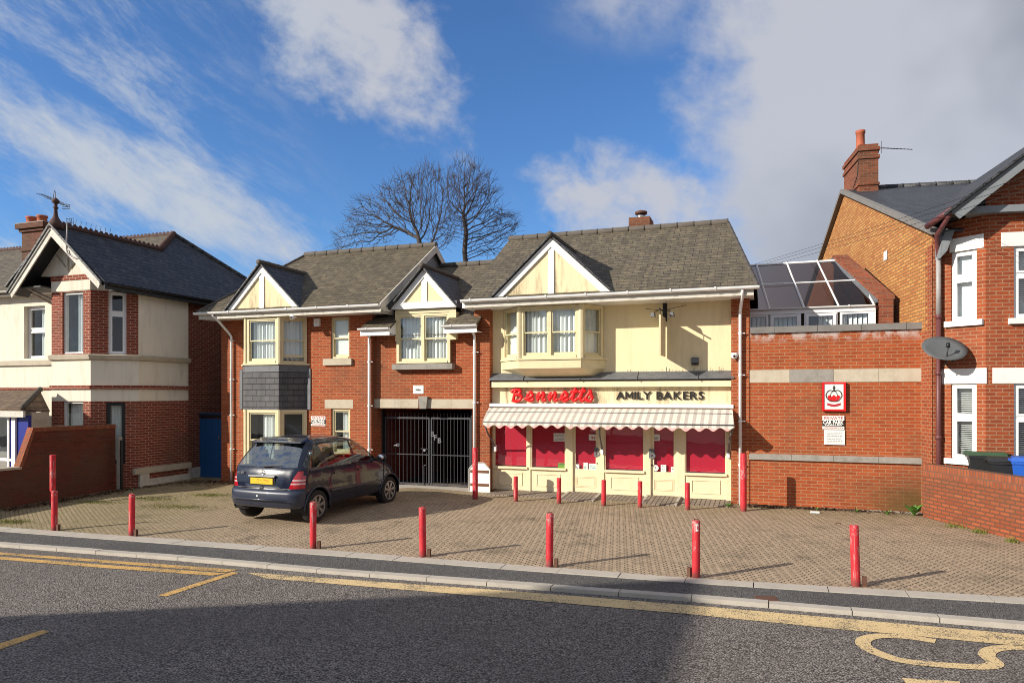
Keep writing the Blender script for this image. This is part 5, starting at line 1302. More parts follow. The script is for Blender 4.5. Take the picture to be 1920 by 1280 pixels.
# lean-to
rot = R(8.0); CN = Vector((3.24, -.6, 0)); FH = Fr(CN.x, CN.y, rot); dB_ = -FH.n
YL = 1.25
pe = onY(1640, 572, YL); ze_l = pe.z
LT = thing('glazed_lean_to', 'white framed lean-to with dark tinted glass roof behind the brick side wall', 'conservatory', (1.2, YL, 3.6))
xl0, xl1 = X0(1404) + .02, pe.x
run = 2.25; rise = onP(1560, 489, (pe.x, YL + run, 0), (0, 1, 0)).z - ze_l
def rf(x, t): sh = -.14 * run * t; return Vector((x + sh, YL + run * t, ze_l + rise * t))
rise = max(.9, min(1.9, rise))
bars = [onP(p, 570, (0, YL, 0), (0, 1, 0)).x for p in (1442, 1507, 1572)]
xsb = [xl0] + bars + [xl1]; gl = MB(); fr = MB()
for a, b in zip(xsb, xsb[1:]):
    gl.poly(rf(a, 0), rf(b, 0), rf(b, .5), rf(a, .5)).poly(rf(a, .5), rf(b, .5), rf(b, 1), rf(a, 1))
up = Vector((0, -.02, .03))
for x in bars + [xl1 - .02]: fr.tube([rf(x, -.01) + up, rf(x, 1) + up], .026, 4)
fr.tube([rf(xl0, .5) + up, rf(xl1, .5) + up], .018, 4).tube([rf(xl0, 1.0), rf(xl1 - .05, 1.0)], .035, 6)
f_ = fr.build('roof_frame', 'pvc', LT); gl.build('roof_glazing', 'glass_dark', f_)
FL = Fr(0, YL)
gutter(FL, xl0 - .05, xl1, .05, ze_l + .01, .045).build('gutter', 'pvc', LT)
MB().fbox(FL, xl0 - .05, xl1, -.05, .02, ze_l - .13, ze_l - .03).build('fascia', 'pvc', LT)
zw0, zw1 = 3.55, ze_l - .13
for a, b, st in ((1404, 1441, 'v'), (1443, 1502, 'o'), (1508, 1570, 'o'), (1575, 1634, 'v')):
    ta, tb = FL.px(a, 600)[0], FL.px(b, 600)[0]; wdw = MB(); f = .05 if st == 'v' else .075
    wdw.fbox(FL, ta, ta + f, -.05, .0, zw0, zw1).fbox(FL, tb - f, tb, -.05, .0, zw0, zw1).fbox(FL, ta + f, tb - f, -.05, .0, zw1 - f, zw1)
    if st == 'o': wdw.fbox(FL, ta + .03, ta + f + .02, -.04, .02, zw0, zw1 - .03).fbox(FL, tb - f - .02, tb - .03, -.04, .02, zw0, zw1 - .03)
    wdw = wdw.build('window', 'pvc', LT)
    MB().poly(FL.p(ta, -.03, zw0), FL.p(tb, -.03, zw0), FL.p(tb, -.03, zw1), FL.p(ta, -.03, zw1)).build('pane', 'glass', wdw)
    bl = MB(); t = ta + f + .03 + (.22 if a == 1508 else 0)
    while t < tb - f - .05: bl.poly(FL.p(t, -.16, zw0), FL.p(t + .085, -.12, zw0), FL.p(t + .085, -.12, zw1), FL.p(t, -.16, zw1)); t += .105
    bl.build('vertical_blind', 'net', wdw)
MB().fbox(FL, xl0, xl1, -.5, -.45, 3.4, ze_l).build('back_panel', 'room', LT)
MB().box(xl1 - .13, xl1 + .02, YL - .01, YL + .1, 3.5, ze_l - .02).build('corner_post', 'pvc', LT)
# brick pier and sloping parapet at its right
pr = [FL.px(1648, 600)[0], FL.px(1673, 600)[0]]; pz = onY(1660, 561, YL).z
pb = MB().box(pr[0], pr[1] + .02, YL - .02, YL + .35, 3.3, pz).build('pier', 'brick_chim', LT)
P0, P1 = Vector((pr[0], YL + .1, pz)), onP(1563, 484, (2.2, YL + run + .15, 0), (0, 1, 0)); wv = Vector((.30, 0, 0))
pa = MB(); pa.hexa([P0 + Vector((0, 0, -1.6)), P0 + wv + Vector((0, 0, -1.6)), P1 + wv + Vector((0, 0, -3)), P1 + Vector((0, 0, -3))], [P0, P0 + wv, P1 + wv, P1]); pa.build('parapet', 'brick_chim', LT)
d = Vector((-.10, 0, -.03)); ls = MB(); ls.hexa([P0 + d + Vector((0, -.05, -.05)), P0 + Vector((-.005, -.05, -.05)), P1 + Vector((-.005, 0, -.05)), P1 + d + Vector((0, 0, -.05))], [P0 + d + Vector((0, -.05, 0)), P0 + Vector((-.005, -.05, .03)), P1 + Vector((-.005, 0, .03)), P1 + d]); ls.build('flashing', 'lead', LT)
cpp = MB(); cpp.hexa([P0 + Vector((-.03, -.12, .002)), P0 + wv + Vector((.03, -.12, .002)), P1 + wv + Vector((.03, 0, .002)), P1 + Vector((-.03, 0, .002))], [P0 + Vector((-.03, -.12, .075)), P0 + wv + Vector((.03, -.12, .075)), P1 + wv + Vector((.03, 0, .075)), P1 + Vector((-.03, 0, .075))]); cpp.build('parapet_coping', 'brick_chim', LT)

# ------------------------------------------------------------------ the right-hand house
RH = thing('right_house', 'red brick house at the right with yellow brick side gable and bay front', 'house', tuple(CN))
nb = -FH.n; gn = -FH.t                               # into the depth; outward from the side gable
def gab(px, py): return onP(px, py, CN, gn)
ap = gab(1584, 364); cr = gab(1746, 437); lo_ = gab(1541, 488); bdist = (ap - CN).dot(nb); zE = cr.z
dB2 = (lo_ - CN).dot(nb); zB2 = lo_.z
sl2 = (ap.z - zB2) / max(.5, dB2 - bdist); bE = bdist + (ap.z - 4.6) / max(.25, sl2)
def H(a, b, z): return CN + FH.t * a + nb * b + Vector((0, 0, z))
MB().poly(H(0, 0, -.3), H(0, bE, -.3), H(0, bE, 4.6), H(0, bdist, ap.z), H(0, 0, zE)).build('gable_wall', 'brick_gable', RH, label='yellow brick side gable')
mb = MB()   # red quoins at the front corner, every other course longer
for i in range(int((zE - .25) / .075)): w_q = .25 if i % 2 else .37; w_q = w_q if i > 50 else .6; mb.poly(H(-.004, -.01, i * .075), H(-.004, w_q, i * .075), H(-.004, w_q, .075 + i * .075), H(-.004, -.01, .075 + i * .075))
mb.build('quoins', 'brick_right', RH)
q = gab(1661, 480); t_ = (q - CN).dot(nb); MB().poly(H(-.012, t_ - .14, q.z - .10), H(-.012, t_ + .14, q.z - .10), H(-.012, t_ + .14, q.z + .12), H(-.012, t_ - .14, q.z + .12)).build('air_brick', 'white', RH)
a0 = FH.px(1766, 740)[0]
kk = (lambda: None)
def bay_corner():
    lo, hi = .1, 2.0
    for _ in range(40):
        k = (lo + hi) / 2; p = H(a0 + k, -k, 0); px = PX0 + FOC * (p - CAM).dot(RT) / (p - CAM).dot(FW)
        if px < 1848: lo = k
        else: hi = k
    return k
K = bay_corner()
c0 = H(a0, 0, 0); c1 = H(a0 + K, -K, 0); c2 = H(a0 + K + 1.9, -K, 0); c3 = H(a0 + 2 * K + 1.9, 0, 0)
FC1, wc = face_frame((c0.x, c0.y), (c1.x, c1.y)); FB1, wb = face_frame((c1.x, c1.y), (c2.x, c2.y))
zTop = onP(1870, 402, c1, FB1.n).z
def fpx(F, *p): return F.px(*p)
u0 = fpx(FC1, 1783, 600), fpx(FC1, 1831, 470); U = (u0[0][0], u0[1][0], fpx(FC1, 1807, 601)[1], fpx(FC1, 1807, 470)[1])
l0 = (U[0], U[1], fpx(FC1, 1807, 860)[1], fpx(FC1, 1807, 719)[1])
uf = fpx(FB1, 1901, 590)[0]; UF = (uf, uf + .95, U[2], U[3]); LF = (uf, uf + .95, l0[2], l0[3])
MB().poly(H(0, 0, -.3), H(a0, 0, -.3), H(a0, 0, zE - .06), H(0, 0, zE - .06)).build('wall', 'brick_right', RH)
wall(FC1, 0, wc, -.3, zTop + .02, [U, l0], .10).build('bay_wall', 'brick_right', RH)
wall(FB1, 0, wb, -.3, zTop + .35, [UF, LF], .10).build('bay_wall', 'brick_right', RH)
MB().poly(c2 + Vector((0, 0, -.3)), c3 + Vector((0, 0, -.3)), c3 + Vector((0, 0, zTop)), c2 + Vector((0, 0, zTop))).poly(H(a0 + 2 * K + 1.9, 0, -.3), H(7.5, 0, -.3), H(7.5, 0, zE), H(a0 + 2 * K + 1.9, 0, zE)).poly(H(7.5, 0, -.3), H(7.5, bE, -.3), H(7.5, bE, 4.6), H(7.5, bdist, ap.z), H(7.5, 0, zE)).build('wall', 'brick_right', RH)
for F, W_, cur, st, mid in ((FC1, U, 'roller', 'casement', .62), (FC1, l0, 'blind', 'casement', .56), (FB1, UF, 'blind', 'casement', .62), (FB1, LF, 'blind', 'casement', .56)):
    window(RH, F, *W_, n=-.045, style=st, m='pvc', curtain=cur, mid=mid, fw=.05)
    MB().fbox(F, W_[0] - .10, W_[1] + .13, -.03, .075, W_[2] - .11, W_[2] - .0).build('sill', 'white', RH)
def lint(F, pa, pb_, ext=.0):
    a = F.px(*pa); b = F.px(*pb_); MB().fbox(F, a[0], b[0] + ext, -.02, .012, a[1], b[1]).build('lintel', 'white', RH)
zt0, zt1 = FC1.px(1807, 468)[1], FC1.px(1807, 445)[1]; zl0_, zl1_ = FC1.px(1807, 718)[1], FC1.px(1807, 690)[1]
for F, a, b in ((FC1, U[0] - .02, U[1] + .13), (FB1, UF[0] - .22, UF[1] + .2)):
    MB().fbox(F, a, b, -.02, .012, U[3] + .0, U[3] + .27).build('lintel', 'white', RH)
    MB().fbox(F, a - .15, b + .05, -.02, .012, l0[3], l0[3] + .30).build('lintel', 'white', RH)
# main roof
o = .12
mb = roof_slab([H(-o, -.30, zE - .02), H(7.7, -.30, zE - .02), H(7.7, bdist, ap.z + .12), H(-o, bdist, ap.z + .12)], .05)
roof_slab([H(-o, bE + .2, 4.5), H(7.7, bE + .2, 4.5), H(7.7, bdist, ap.z + .12), H(-o, bdist, ap.z + .12)], .05, mb)
hr = mb.build('roof', 'slate_new', RH)
ridge_run(H(.7, bdist, ap.z + .13), H(7.7, bdist, ap.z + .13), .085, .45).build('ridge_tiles', 'slate', hr, True)
mb = MB()
for (b0, z0_), (b1_, z1_) in (((-.32, zE - .06), (bdist, ap.z + .08)), ((bE + .2, 4.46), (bdist, ap.z + .08))):
    mb.hexa([H(-o - .01, b0, z0_ - .05), H(.0, b0, z0_ - .05), H(.0, b1_, z1_ - .05), H(-o - .01, b1_, z1_ - .05)], [H(-o - .01, b0, z0_ + .07), H(.0, b0, z0_ + .07), H(.0, b1_, z1_ + .07), H(-o - .01, b1_, z1_ + .07)])
mb.build('verge', 'coping', RH)
# chimney on the gable
cb0, cb1 = bdist - .55, bdist + 1.15
f0 = onP(1611, 340, H(0, cb0, 0), nb); ca0, ca1 = (onP(1611, 340, H(0, cb0, 0), nb) - CN).dot(FH.t), (onP(1647, 340, H(0, cb0, 0), nb) - CN).dot(FH.t)
zc_top = onP(1630, 270, H(0, cb0, 0), nb).z; zs_ = ap.z - 1.2
def cbox(a0_, a1_, b0_, b1_, z0_, z1_, mb): return mb.hexa([H(a0_, b0_, z0_), H(a1_, b0_, z0_), H(a1_, b1_, z0_), H(a0_, b1_, z0_)], [H(a0_, b0_, z1_), H(a1_, b0_, z1_), H(a1_, b1_, z1_), H(a0_, b1_, z1_)])
mb = cbox(ca0, ca1, cb0, cb1, zs_, zc_top - .42, MB()); cbox(ca0 - .035, ca1 + .035, cb0 - .035, cb1 + .035, zc_top - .42, zc_top - .33, mb); cbox(ca0, ca1, cb0, cb1, zc_top - .33, zc_top - .19, mb)
cbox(ca0 - .04, ca1 + .04, cb0 - .04, cb1 + .04, zc_top - .19, zc_top - .09, mb); cbox(ca0 + .0, ca1 - .0, cb0, cb1, zc_top - .09, zc_top, mb); cbox(ca0 - .03, ca1 + .03, cb0 - .03, cb1 + .03, zs_ + (zc_top - zs_) * .52, zs_ + (zc_top - zs_) * .52 + .07, mb)
ch_ = mb.build('chimney', 'brick_chim', RH)
pp = H((ca0 + ca1) / 2 - .08, cb0 + .55, 0); pz = zc_top
MB().lathe([(.16, pz - .02), (.155, pz + .05), (.12, pz + .10), (.115, pz + .48), (.135, pz + .50), (.135, pz + .58), (.11, pz + .585), (.10, pz + .45)], (pp.x, pp.y, 0), 16).build('chimney_pot', 'terracotta', ch_, True)
cbox(ca0 - .02, ca1 + .09, cb0 - .05, cb0 - .002, ap.z - .26, ap.z - .14, MB()).build('flashing', 'white_dirt_shade', ch_)
mb = MB(); s0 = H(ca0 - .03, cb0, 0)
mb.tube([H(ca0 - .02, cb0 - .02, zc_top - .3), H(ca0 - .03, cb0 + .1, zc_top - .9), H(ca0 - .03, cb0 + .5, zc_top - 1.1), H(ca0 - .03, cb0 + 1.0, zc_top - 1.5)], .012, 5); mb.build('cable', 'wire', ch_)
# aerial on the chimney
ab = H(ca1 + .06, cb0 + .1, zc_top - .10)
r = thing('tv_aerial', 'thin television aerial pointing right from the right house chimney', 'aerial', tuple(ab))
mb = MB().tube([ab + Vector((-.06, 0, -.25)), ab + Vector((0, 0, .02))], .012, 5).tube([ab + Vector((-.05, 0, 0)), ab + RT * .95 + Vector((0, 0, -.05))], .010, 5); mb.build('boom', 'wire', r)
mb = MB()
for i in range(9): q = ab + RT * (.08 + .10 * i) + Vector((0, 0, -.005 * i)); hl = .11 if i > 1 else .16; mb.tube([q + Vector((0, 0, -hl * .3)) - FW * hl, q + Vector((0, 0, hl * .3)) + FW * hl], .005, 4)
q = ab + RT * .05; mb.tube([q + Vector((0, 0, -.16)), q + Vector((0, 0, .2))], .006, 4); mb.build('rods', 'wire', r)
# front gable over the bay with barge boards
nO = K + .42
gA = lambda px, py: onP(px, py, H(0, -nO, 0), nb)
g0 = gA(1786, 397); g1 = gA(1920, 296); av = lambda p: (p - CN).dot(FH.t)
slp = (g1.z - g0.z) / (av(g1) - av(g0)); aw = 1.95; g0a = av(g0); apx = g0a + aw + .3; apz = g0.z + slp * (apx - g0a)
mb = MB(); th = .05
yr_b = bdist
def gz_b(z): return -.30 + (z - zE) / ((ap.z + .14 - zE) / (bdist + .3))     # depth at which the main slope reaches height z
mb.prism([H(g0a - .1, -nO - .06, g0.z + .02), H(apx, -nO - .06, apz + .10), H(apx, max(.2, gz_b(apz)), apz + .10), H(g0a - .1, max(-.1, gz_b(g0.z)), g0.z + .02)], (0, 0, -th))
mb.prism([H(2 * apx - g0a + .1, -nO - .06, g0.z + .02), H(apx, -nO - .06, apz + .10), H(apx, max(.2, gz_b(apz)), apz + .10), H(2 * apx - g0a + .1, 0, g0.z + .02)], (0, 0, -th))
fg = mb.build('front_gable_roof', 'slate', RH)
mb = MB(); w_ = .20
for s in (0, 1):
    A0, A1 = (g0a if s == 0 else 2 * apx - g0a), apx
    mb.prism([H(A0, -nO - .03, g0.z - .02), H(A1, -nO - .03, apz + .04), H(A1, -nO - .03, apz + .04 - w_), H(A0 + (.12 if s == 0 else -.12), -nO - .03, g0.z - .02 - w_ * .6)], nb * .04)
mb.build('bargeboard', 'grey_paint', RH)
mb = MB(); mb.prism([H(g0a - .03, -nO - .045, g0.z + .03), H(apx, -nO - .045, apz + .09), H(apx, -nO - .045, apz + .005), H(g0a - .02, -nO - .045, g0.z - .055)], nb * .03); mb.build('bargeboard', 'black_wood', RH, label='dark upper barge board')
MB().poly(H(a0 + .6, -K + .01, zTop + .1), H(2 * apx - g0a - .4, -K + .01, zTop + .1), H(apx, -K + .01, apz - .06), H(a0 + .6, -K + .01, max(zTop + .12, g0.z + slp * (a0 + .6 - g0a) - .06))).build('front_gable', 'brick_right', RH)
MB().hexa([H(a0 + K - .55, -K - .20, zTop + .0), H(a0 + 4.0, -K - .20, zTop + .0), H(a0 + 4.0, -K + .2, zTop + .0), H(a0 + K - .55, -K + .2, zTop + .0)], [H(a0 + K - .55, -K - .20, zTop + .13), H(a0 + 4.0, -K - .20, zTop + .13), H(a0 + 4.0, -K + .2, zTop + .16), H(a0 + K - .55, -K + .2, zTop + .16)]).build('bay_cornice', 'grey_paint', RH)
MB().prism([H(a0 - .05, -.0, zTop - .05), H(a0 + K - .5, -K - .2, zTop - .0), H(a0 + K - .3, -K + .1, zTop + .0), H(a0 + .3, .1, zTop - .0)], (0, 0, .12)).build('bay_cornice', 'black_wood', RH)
# corbel bracket, gutter, pipes
k0 = onP(1786, 450, H(a0, -.25, 0), nb); bk = MB(); 
q0, q1, q2 = [onP(x_, y_, H(a0, -.30, 0), nb) for x_, y_ in ((1790, 432), (1776, 470), (1764, 483))]
bk.prism([q0, q1, q2, q2 + Vector((-.0, 0, .18)), q1 + Vector((-.10, 0, .20)), q0 + Vector((-.14, 0, .05))], nb * .3); bk.build('bracket', 'grey_paint', RH)
pA, pB = onP(1738, 425, H(0, -.35, 0), nb), onP(1786, 392, H(0, -nO, 0), nb)
mb = MB().tube([pA, pB], .06, 10); mb.build('gutter', 'maroon', RH, True)
r1, r2, r3 = onP(1783, 400, H(0, -nO + .05, 0), nb), onP(1757, 440, H(0, -.35, 0), nb), H(.09, -.07, 0)
MB().tube([r1 + Vector((0, 0, .05)), r1, r2, Vector((r3.x, r3.y, r2.z - .35)), Vector((r3.x, r3.y, r2.z - .45))], .045, 10).build('downpipe', 'maroon', RH, True)
zj = onP(1754, 598, H(0, 0, 0), nb).z
MB().tube([Vector((r3.x, r3.y, r2.z - .40)), Vector((r3.x, r3.y, zj))], .048, 12).build('downpipe', 'grey_pipe', RH, True)
MB().tube([Vector((r3.x, r3.y, zj + .01)), Vector((r3.x, r3.y, -.1))], .046, 12).build('downpipe', 'maroon', RH, True)
mb = MB()
for z in (zj, 2.9, 1.6): mb.lathe([(.058, z), (.058, z + .08)], (r3.x, r3.y, 0), 12)
mb.build('pipe_collar', 'maroon', RH, True)
# satellite dish
dc = onP(1769, 658, H(.2, -.42, 0), nb)
r = thing('satellite_dish', 'grey oval satellite dish on the front of the right house', 'dish', tuple(dc))
k = 28; mb = MB(); rings = [0, .35, .7, 1.0]
q = Matrix.Rotation(R(-20), 4, 'Z') @ Matrix.Rotation(R(52), 4, 'X')
zq = Vector((.10, -.66, .74)).normalized(); xq = Vector((1, .0, .10)); xq = (xq - zq * xq.dot(zq)).normalized(); yq = zq.cross(xq); q = Matrix(((xq.x, yq.x, zq.x, 0), (xq.y, yq.y, zq.y, 0), (xq.z, yq.z, zq.z, 0), (0, 0, 0, 1)))
vs = []
for sgn, off in ((1, 0), (1, -.012)):
    for rr in rings:
        for j in range(k): a = 2 * math.pi * j / k; vs.append(q @ Vector((.40 * rr * math.cos(a), .37 * rr * math.sin(a), .075 * rr * rr + off)))
for s in range(2):
    for i in range(3):
        for j in range(k): b = s * 4 * k; mb.f.append([b + i * k + j, b + i * k + (j + 1) % k, b + (i + 1) * k + (j + 1) % k, b + (i + 1) * k + j])
for j in range(k): mb.f.append([3 * k + j, 3 * k + (j + 1) % k, 7 * k + (j + 1) % k, 7 * k + j])
mb.v = [dc + v for v in vs]; mb.build('reflector', 'dish', r, True)
lw = dc + q @ Vector((0, 0, .34)) + Vector((0, 0, -.16))
MB().tube([dc + Vector((.0, 0, -.30)), dc + Vector((.02, -.1, -.24)), lw], .014, 6).tube([lw + Vector((0, 0, -.03)), lw + Vector((0, .02, .05))], .035, 10).build('feed_arm', 'black', r, True)
MB().tube([dc + q @ Vector((0, 0, -.03)), dc + Vector((.12, .22, -.12)), H(.55, -.02, dc.z - .28)], .022, 8).tube([H(.55, .0, dc.z - .45), H(.55, -.05, dc.z - .12)], .018, 6).build('mount', 'black', r, True)

# ------------------------------------------------------------------ low garden wall and bins at the right
w0, w1 = onZ(1731, 969, -.0), onZ(1921, 1019, -.02); dw = (w1 - w0).normalized(); w2 = w1 + dw * 5.2; ang = math.atan2(dw.y, dw.x)
FW_ = Fr(w0.x, w0.y, ang); LW = (w2 - w0).length
GWt = thing('garden_wall', 'low red brick garden wall with brick-on-edge top at the right', 'wall', tuple(w0))
zt_ = onP(1733, 869, w0, FW_.n).z
MB().fbox(FW_, 0, LW, -.215, 0, -.4, zt_ - .235).build('wall', 'brick_wall', GWt)
MB().fbox(FW_, 0, LW, -.22, .006, zt_ - .233, zt_).build('coping', 'soldier', GWt)
gb = MB(); gb.prism([tuple(FW_.p(0, -.2, -.5)), tuple(FW_.p(LW, -.2, -.5)), (12, w2.y, -.5), (12, .5, -.5), (3.2, .3, -.5)], (0, 0, .78)); struct('right_forecourt', gb, 'pave_asph')
def bin_(pos, rz, body, lid, label, first=None):
    r = thing('wheelie_bin', label, 'bin', pos, 'wheelie bins behind the garden wall'); 
    def ring(w, d, z, y0=0): return [(-w, -d + y0, z), (w, -d + y0, z), (w, d + y0, z), (-w, d + y0, z)]
    b = MB(); b.hexa(ring(.20, .22, .06, .02), ring(.265, .30, .90)); b.hexa(ring(.285, .32, .90), ring(.285, .32, .95))
    for s in (-.14, 0, .14): b.hexa([(s - .012, -.235, .2), (s + .012, -.235, .2), (s + .012, -.2, .2), (s - .012, -.2, .2)], [(s - .012, -.305, .86), (s + .012, -.305, .86), (s + .012, -.28, .86), (s - .012, -.28, .86)])
    o1 = b.build('body', body)
    l = MB(); l.hexa(ring(.295, .335, .952, -.01), ring(.27, .30, 1.02, 0)); l.box(-.2, .2, .31, .36, .96, 1.0); l.box(-.12, .12, -.37, -.33, .952, .98); o2 = l.build('lid', lid)
    h = MB().tube([(-.24, .33, .93), (-.24, .40, .97), (.24, .40, .97), (.24, .33, .93)], .016, 6); o3 = h.build('handle', body)
    for o in (o1, o2, o3): o.parent = r
    for s in (-.24, .24): w = MB().lathe([(.10, -.03), (.10, .03)], (s, .24, .10), 14, 'x'); w = w.build('wheel', 'black'); w.parent = r
    r.rotation_euler = (0, 0, rz); return r
bz = .28
def binpos(px, d): p = onZ(px, 880, bz + .8); return None
b1_ = onP(1847, 870, FW_.p(0, -.75, 0), FW_.n); b2_ = onP(1879, 880, FW_.p(0, -.62, 0), FW_.n); b3_ = onP(1912, 884, FW_.p(0, -.62, 0), FW_.n)
bin_((b1_.x, b1_.y, onP(1850, 846, FW_.p(0, -.75, 0), FW_.n).z - 1.02), ang - R(30), 'bin', 'bin_green', 'black wheelie bin with a dull green lid behind the garden wall')
bin_((b2_.x + .1, b2_.y + .1, onP(1879, 857, FW_.p(0, -.62, 0), FW_.n).z - 1.02), ang - R(30), 'bin', 'bin', 'all black wheelie bin between the green lidded and the blue one')
bin_((b3_.x + .2, b3_.y, onP(1912, 856, FW_.p(0, -.62, 0), FW_.n).z - 1.02), ang - R(40), 'bin_blue', 'bin_blue', 'bright blue wheelie bin behind the garden wall')

# ------------------------------------------------------------------ overhead cables
cabs = [((1395, 489), (1560, 439), (1960, 318), 'upper overhead cable running from the shop roof to the right house'), ((1395, 493), (1560, 444), (1960, 330), 'middle overhead cable running from the shop roof to the right house'), ((1395, 498), (1560, 449), (1960, 345), 'lower overhead cable running from the shop roof to the right house')]
for a, m_, b, lab in cabs:
    A, B = onY(*a, 9.0), onY(*b, -4.2); pts = []
    far = A + (A - B).normalized() * 16 + Vector((0, 0, 0)); L_ = [far, A, B]
    for i in range(25):
        t = i / 24; p = far.lerp(B, t); p.z -= .9 * 4 * t * (1 - t) * .25; pts.append(p)
    o = MB().tube(pts, .0042, 4).build('overhead_cable', 'wire'); rebase(o, B); tag(o, lab, 'cable', 'overhead cables')
    if lab.startswith('lower'): far_end = far
r = thing('utility_pole', 'timber pole carrying the overhead cables behind the shop', 'pole', (far_end.x, far_end.y, -.7))
MB().lathe([(.14, -.7), (.10, far_end.z + .9)], (far_end.x, far_end.y, 0), 12).build('post', 'wood_grey', r, True)
MB().box(far_end.x - .35, far_end.x + .35, far_end.y - .05, far_end.y + .05, far_end.z - .0, far_end.z + .12).build('crossarm', 'wood_grey', r)

# ------------------------------------------------------------------ the left-hand house
LH = thing('left_house', 'cream and brick house at the left with dark slate roof and canted corner bay', 'house', (-18.5, -1.5, 0))
C0, C1, C2, C3 = (-19.07, -2.42), (-17.58, -2.42), (-16.75, -1.59), (-16.75, .27)
YF = -1.55
FA, wa = face_frame(C0, C1); FBc, wbc = face_frame(C1, C2); FS, ws = face_frame(C2, C3)
zz = lambda y: FA.px(170, y)[1]
zG, zR, zT, zB, zs1, zs0, zp, zr1, zr0, zw = zz(513), zz(523), zz(543), zz(660), zz(664), zz(675), zz(677), zz(722), zz(729), zz(752)
Wfu = (FA.px(117, 600)[0], FA.px(156, 600)[0], zz(662), zz(545)); Wfl = (Wfu[0], Wfu[1], .75, zw)
Wcu = (FBc.px(203, 600)[0], FBc.px(237, 600)[0], FBc.px(220, 664)[1], FBc.px(220, 547)[1]); Wcl = (FBc.px(199, 600)[0], FBc.px(235, 600)[0], .55, FBc.px(217, 754)[1])
for F, w, hu, hl in ((FA, wa, Wfu, Wfl), (FBc, wbc, Wcu, Wcl), (FS, ws, None, None)):
    hs = [h for h in (hu, hl) if h]
    top = zG if F is not FS else zT
    wall(F, 0, w, zs1, min(zT, top) if F is not FS else zs1 + .01, [hu] if hu else [], .12).build('bay_wall', 'brick_left' if F is not FS else 'cream_pale', LH)
    if F is FS: wall(F, 0, w, zs1 + .01, 5.5).build('bay_wall', 'cream_pale', LH)
    else: MB().fbox(F, 0, w, -.1, .014, zT, zR).build('bay_panel', 'cream_pale', LH)
    wall(F, 0, w, zw, zs1, [], 0).build('bay_panel', 'cream_pale', LH)
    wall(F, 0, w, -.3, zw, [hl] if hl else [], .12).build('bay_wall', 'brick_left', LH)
    MB().hexa([F.p(-.03, 0, zs0), F.p(w + .03, 0, zs0), F.p(w + .03, .07, zs0 + .03), F.p(-.03, .07, zs0 + .03)], [F.p(-.03, 0, zs1 + .01), F.p(w + .03, 0, zs1 + .01), F.p(w + .03, .10, zs1 - .02), F.p(-.03, .10, zs1 - .02)]).build('sill_band', 'stone', LH)
    MB().fbox(F, -.02, w + .02, 0, .05, zr0, zr1).build('string_course', 'brick_left', LH)
MB().fbox(FA, 0, wa, -.1, .03, zR, zG).build('string_course', 'brick_left', LH)
MB().fbox(FBc, 0, wbc, -.1, .02, zR, 5.56).build('bay_panel', 'cream_pale', LH)
window(LH, FA, *Wfu, n=-.06, style='plain', m='white', curtain='right', fw=.06); window(LH, FA, *Wfl, n=-.06, style='plain', m='white', curtain='full', fw=.06)
window(LH, FBc, *Wcu, n=-.05, style='casement', m='pvc', curtain=None, mid=.66, fw=.05); window(LH, FBc, *Wcl, n=-.05, style='plain', m='black', curtain='full', fw=.09)
# ledge and plinth low on the side
lz = FS.px(353, 866)[1]
MB().fbox(FS, -.2, ws + .03, 0, .10, lz - .17, lz).build('ledge', 'stone', LH); MB().fbox(FS, -.0, ws, 0, .06, -.3, lz - .34).build('plinth', 'white_dirt_shade', LH)
MB().fbox(FS, .0, .32, 0, .07, lz - .36, lz - .171).build('plinth', 'white_dirt_shade', LH)
# main side wall and front wall
RX, RZ, sR = -18.42, 7.19, .868; nR = Vector((sR, 0, 1)); pr0 = Vector((RX, 0, RZ)); E = onP(325, 440, pr0, nR); V = Vector((RX, onX(300, 487, RX).y, RZ)); HB = onP(455, 520, pr0, nR); EX = -16.48; YB = HB.y + (HB.y - E.y) / (HB.x - E.x) * (EX - HB.x)
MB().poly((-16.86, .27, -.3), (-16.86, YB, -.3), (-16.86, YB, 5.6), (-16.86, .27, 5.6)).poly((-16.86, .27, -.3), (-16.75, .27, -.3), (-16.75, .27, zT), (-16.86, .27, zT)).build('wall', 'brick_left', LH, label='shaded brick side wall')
FSm = Fr(-16.86, .27, R(90)); MB().fbox(FSm, 0, 1.1, 0, .03, -.3, .22).build('plinth', 'white_dirt_shade', LH)
FL2 = Fr(-30, YF); xw = -19.07
wz = [FL2.px(58, y)[1] for y in (672, 574)]; wx = [FL2.px(x_, 600)[0] for x_ in (45, 70)]
HW = (wx[0], wx[1] + .32, wz[0], wz[1])
zs_b = FL2.px(50, 685)[1]
wall(FL2, 0, xw + 30, zs_b, 5.7, [HW], .22).build('wall', 'cream_pale', LH); wall(FL2, 0, xw + 30, -.3, zs_b).build('wall', 'cream_pale', LH)
window(LH, FL2, *HW, n=-.14, style='casement', m='pvc', curtain='right', mid=.55, fw=.05)
MB().fbox(FL2, 0, xw + 30 - .02, 0, .07, zs_b, zs_b + .15).build('sill_band', 'stone', LH)
zst = FL2.px(50, 727)[1]; MB().fbox(FL2, 0, xw + 30 - .02, 0, .04, zst - .06, zst + .02).build('string_course', 'brick_left', LH)
MB().poly((-19.07, -2.42, -.3), (-19.07, YF, -.3), (-19.07, YF, zG), (-19.07, -2.42, zG)).build('bay_wall', 'brick_left', LH)
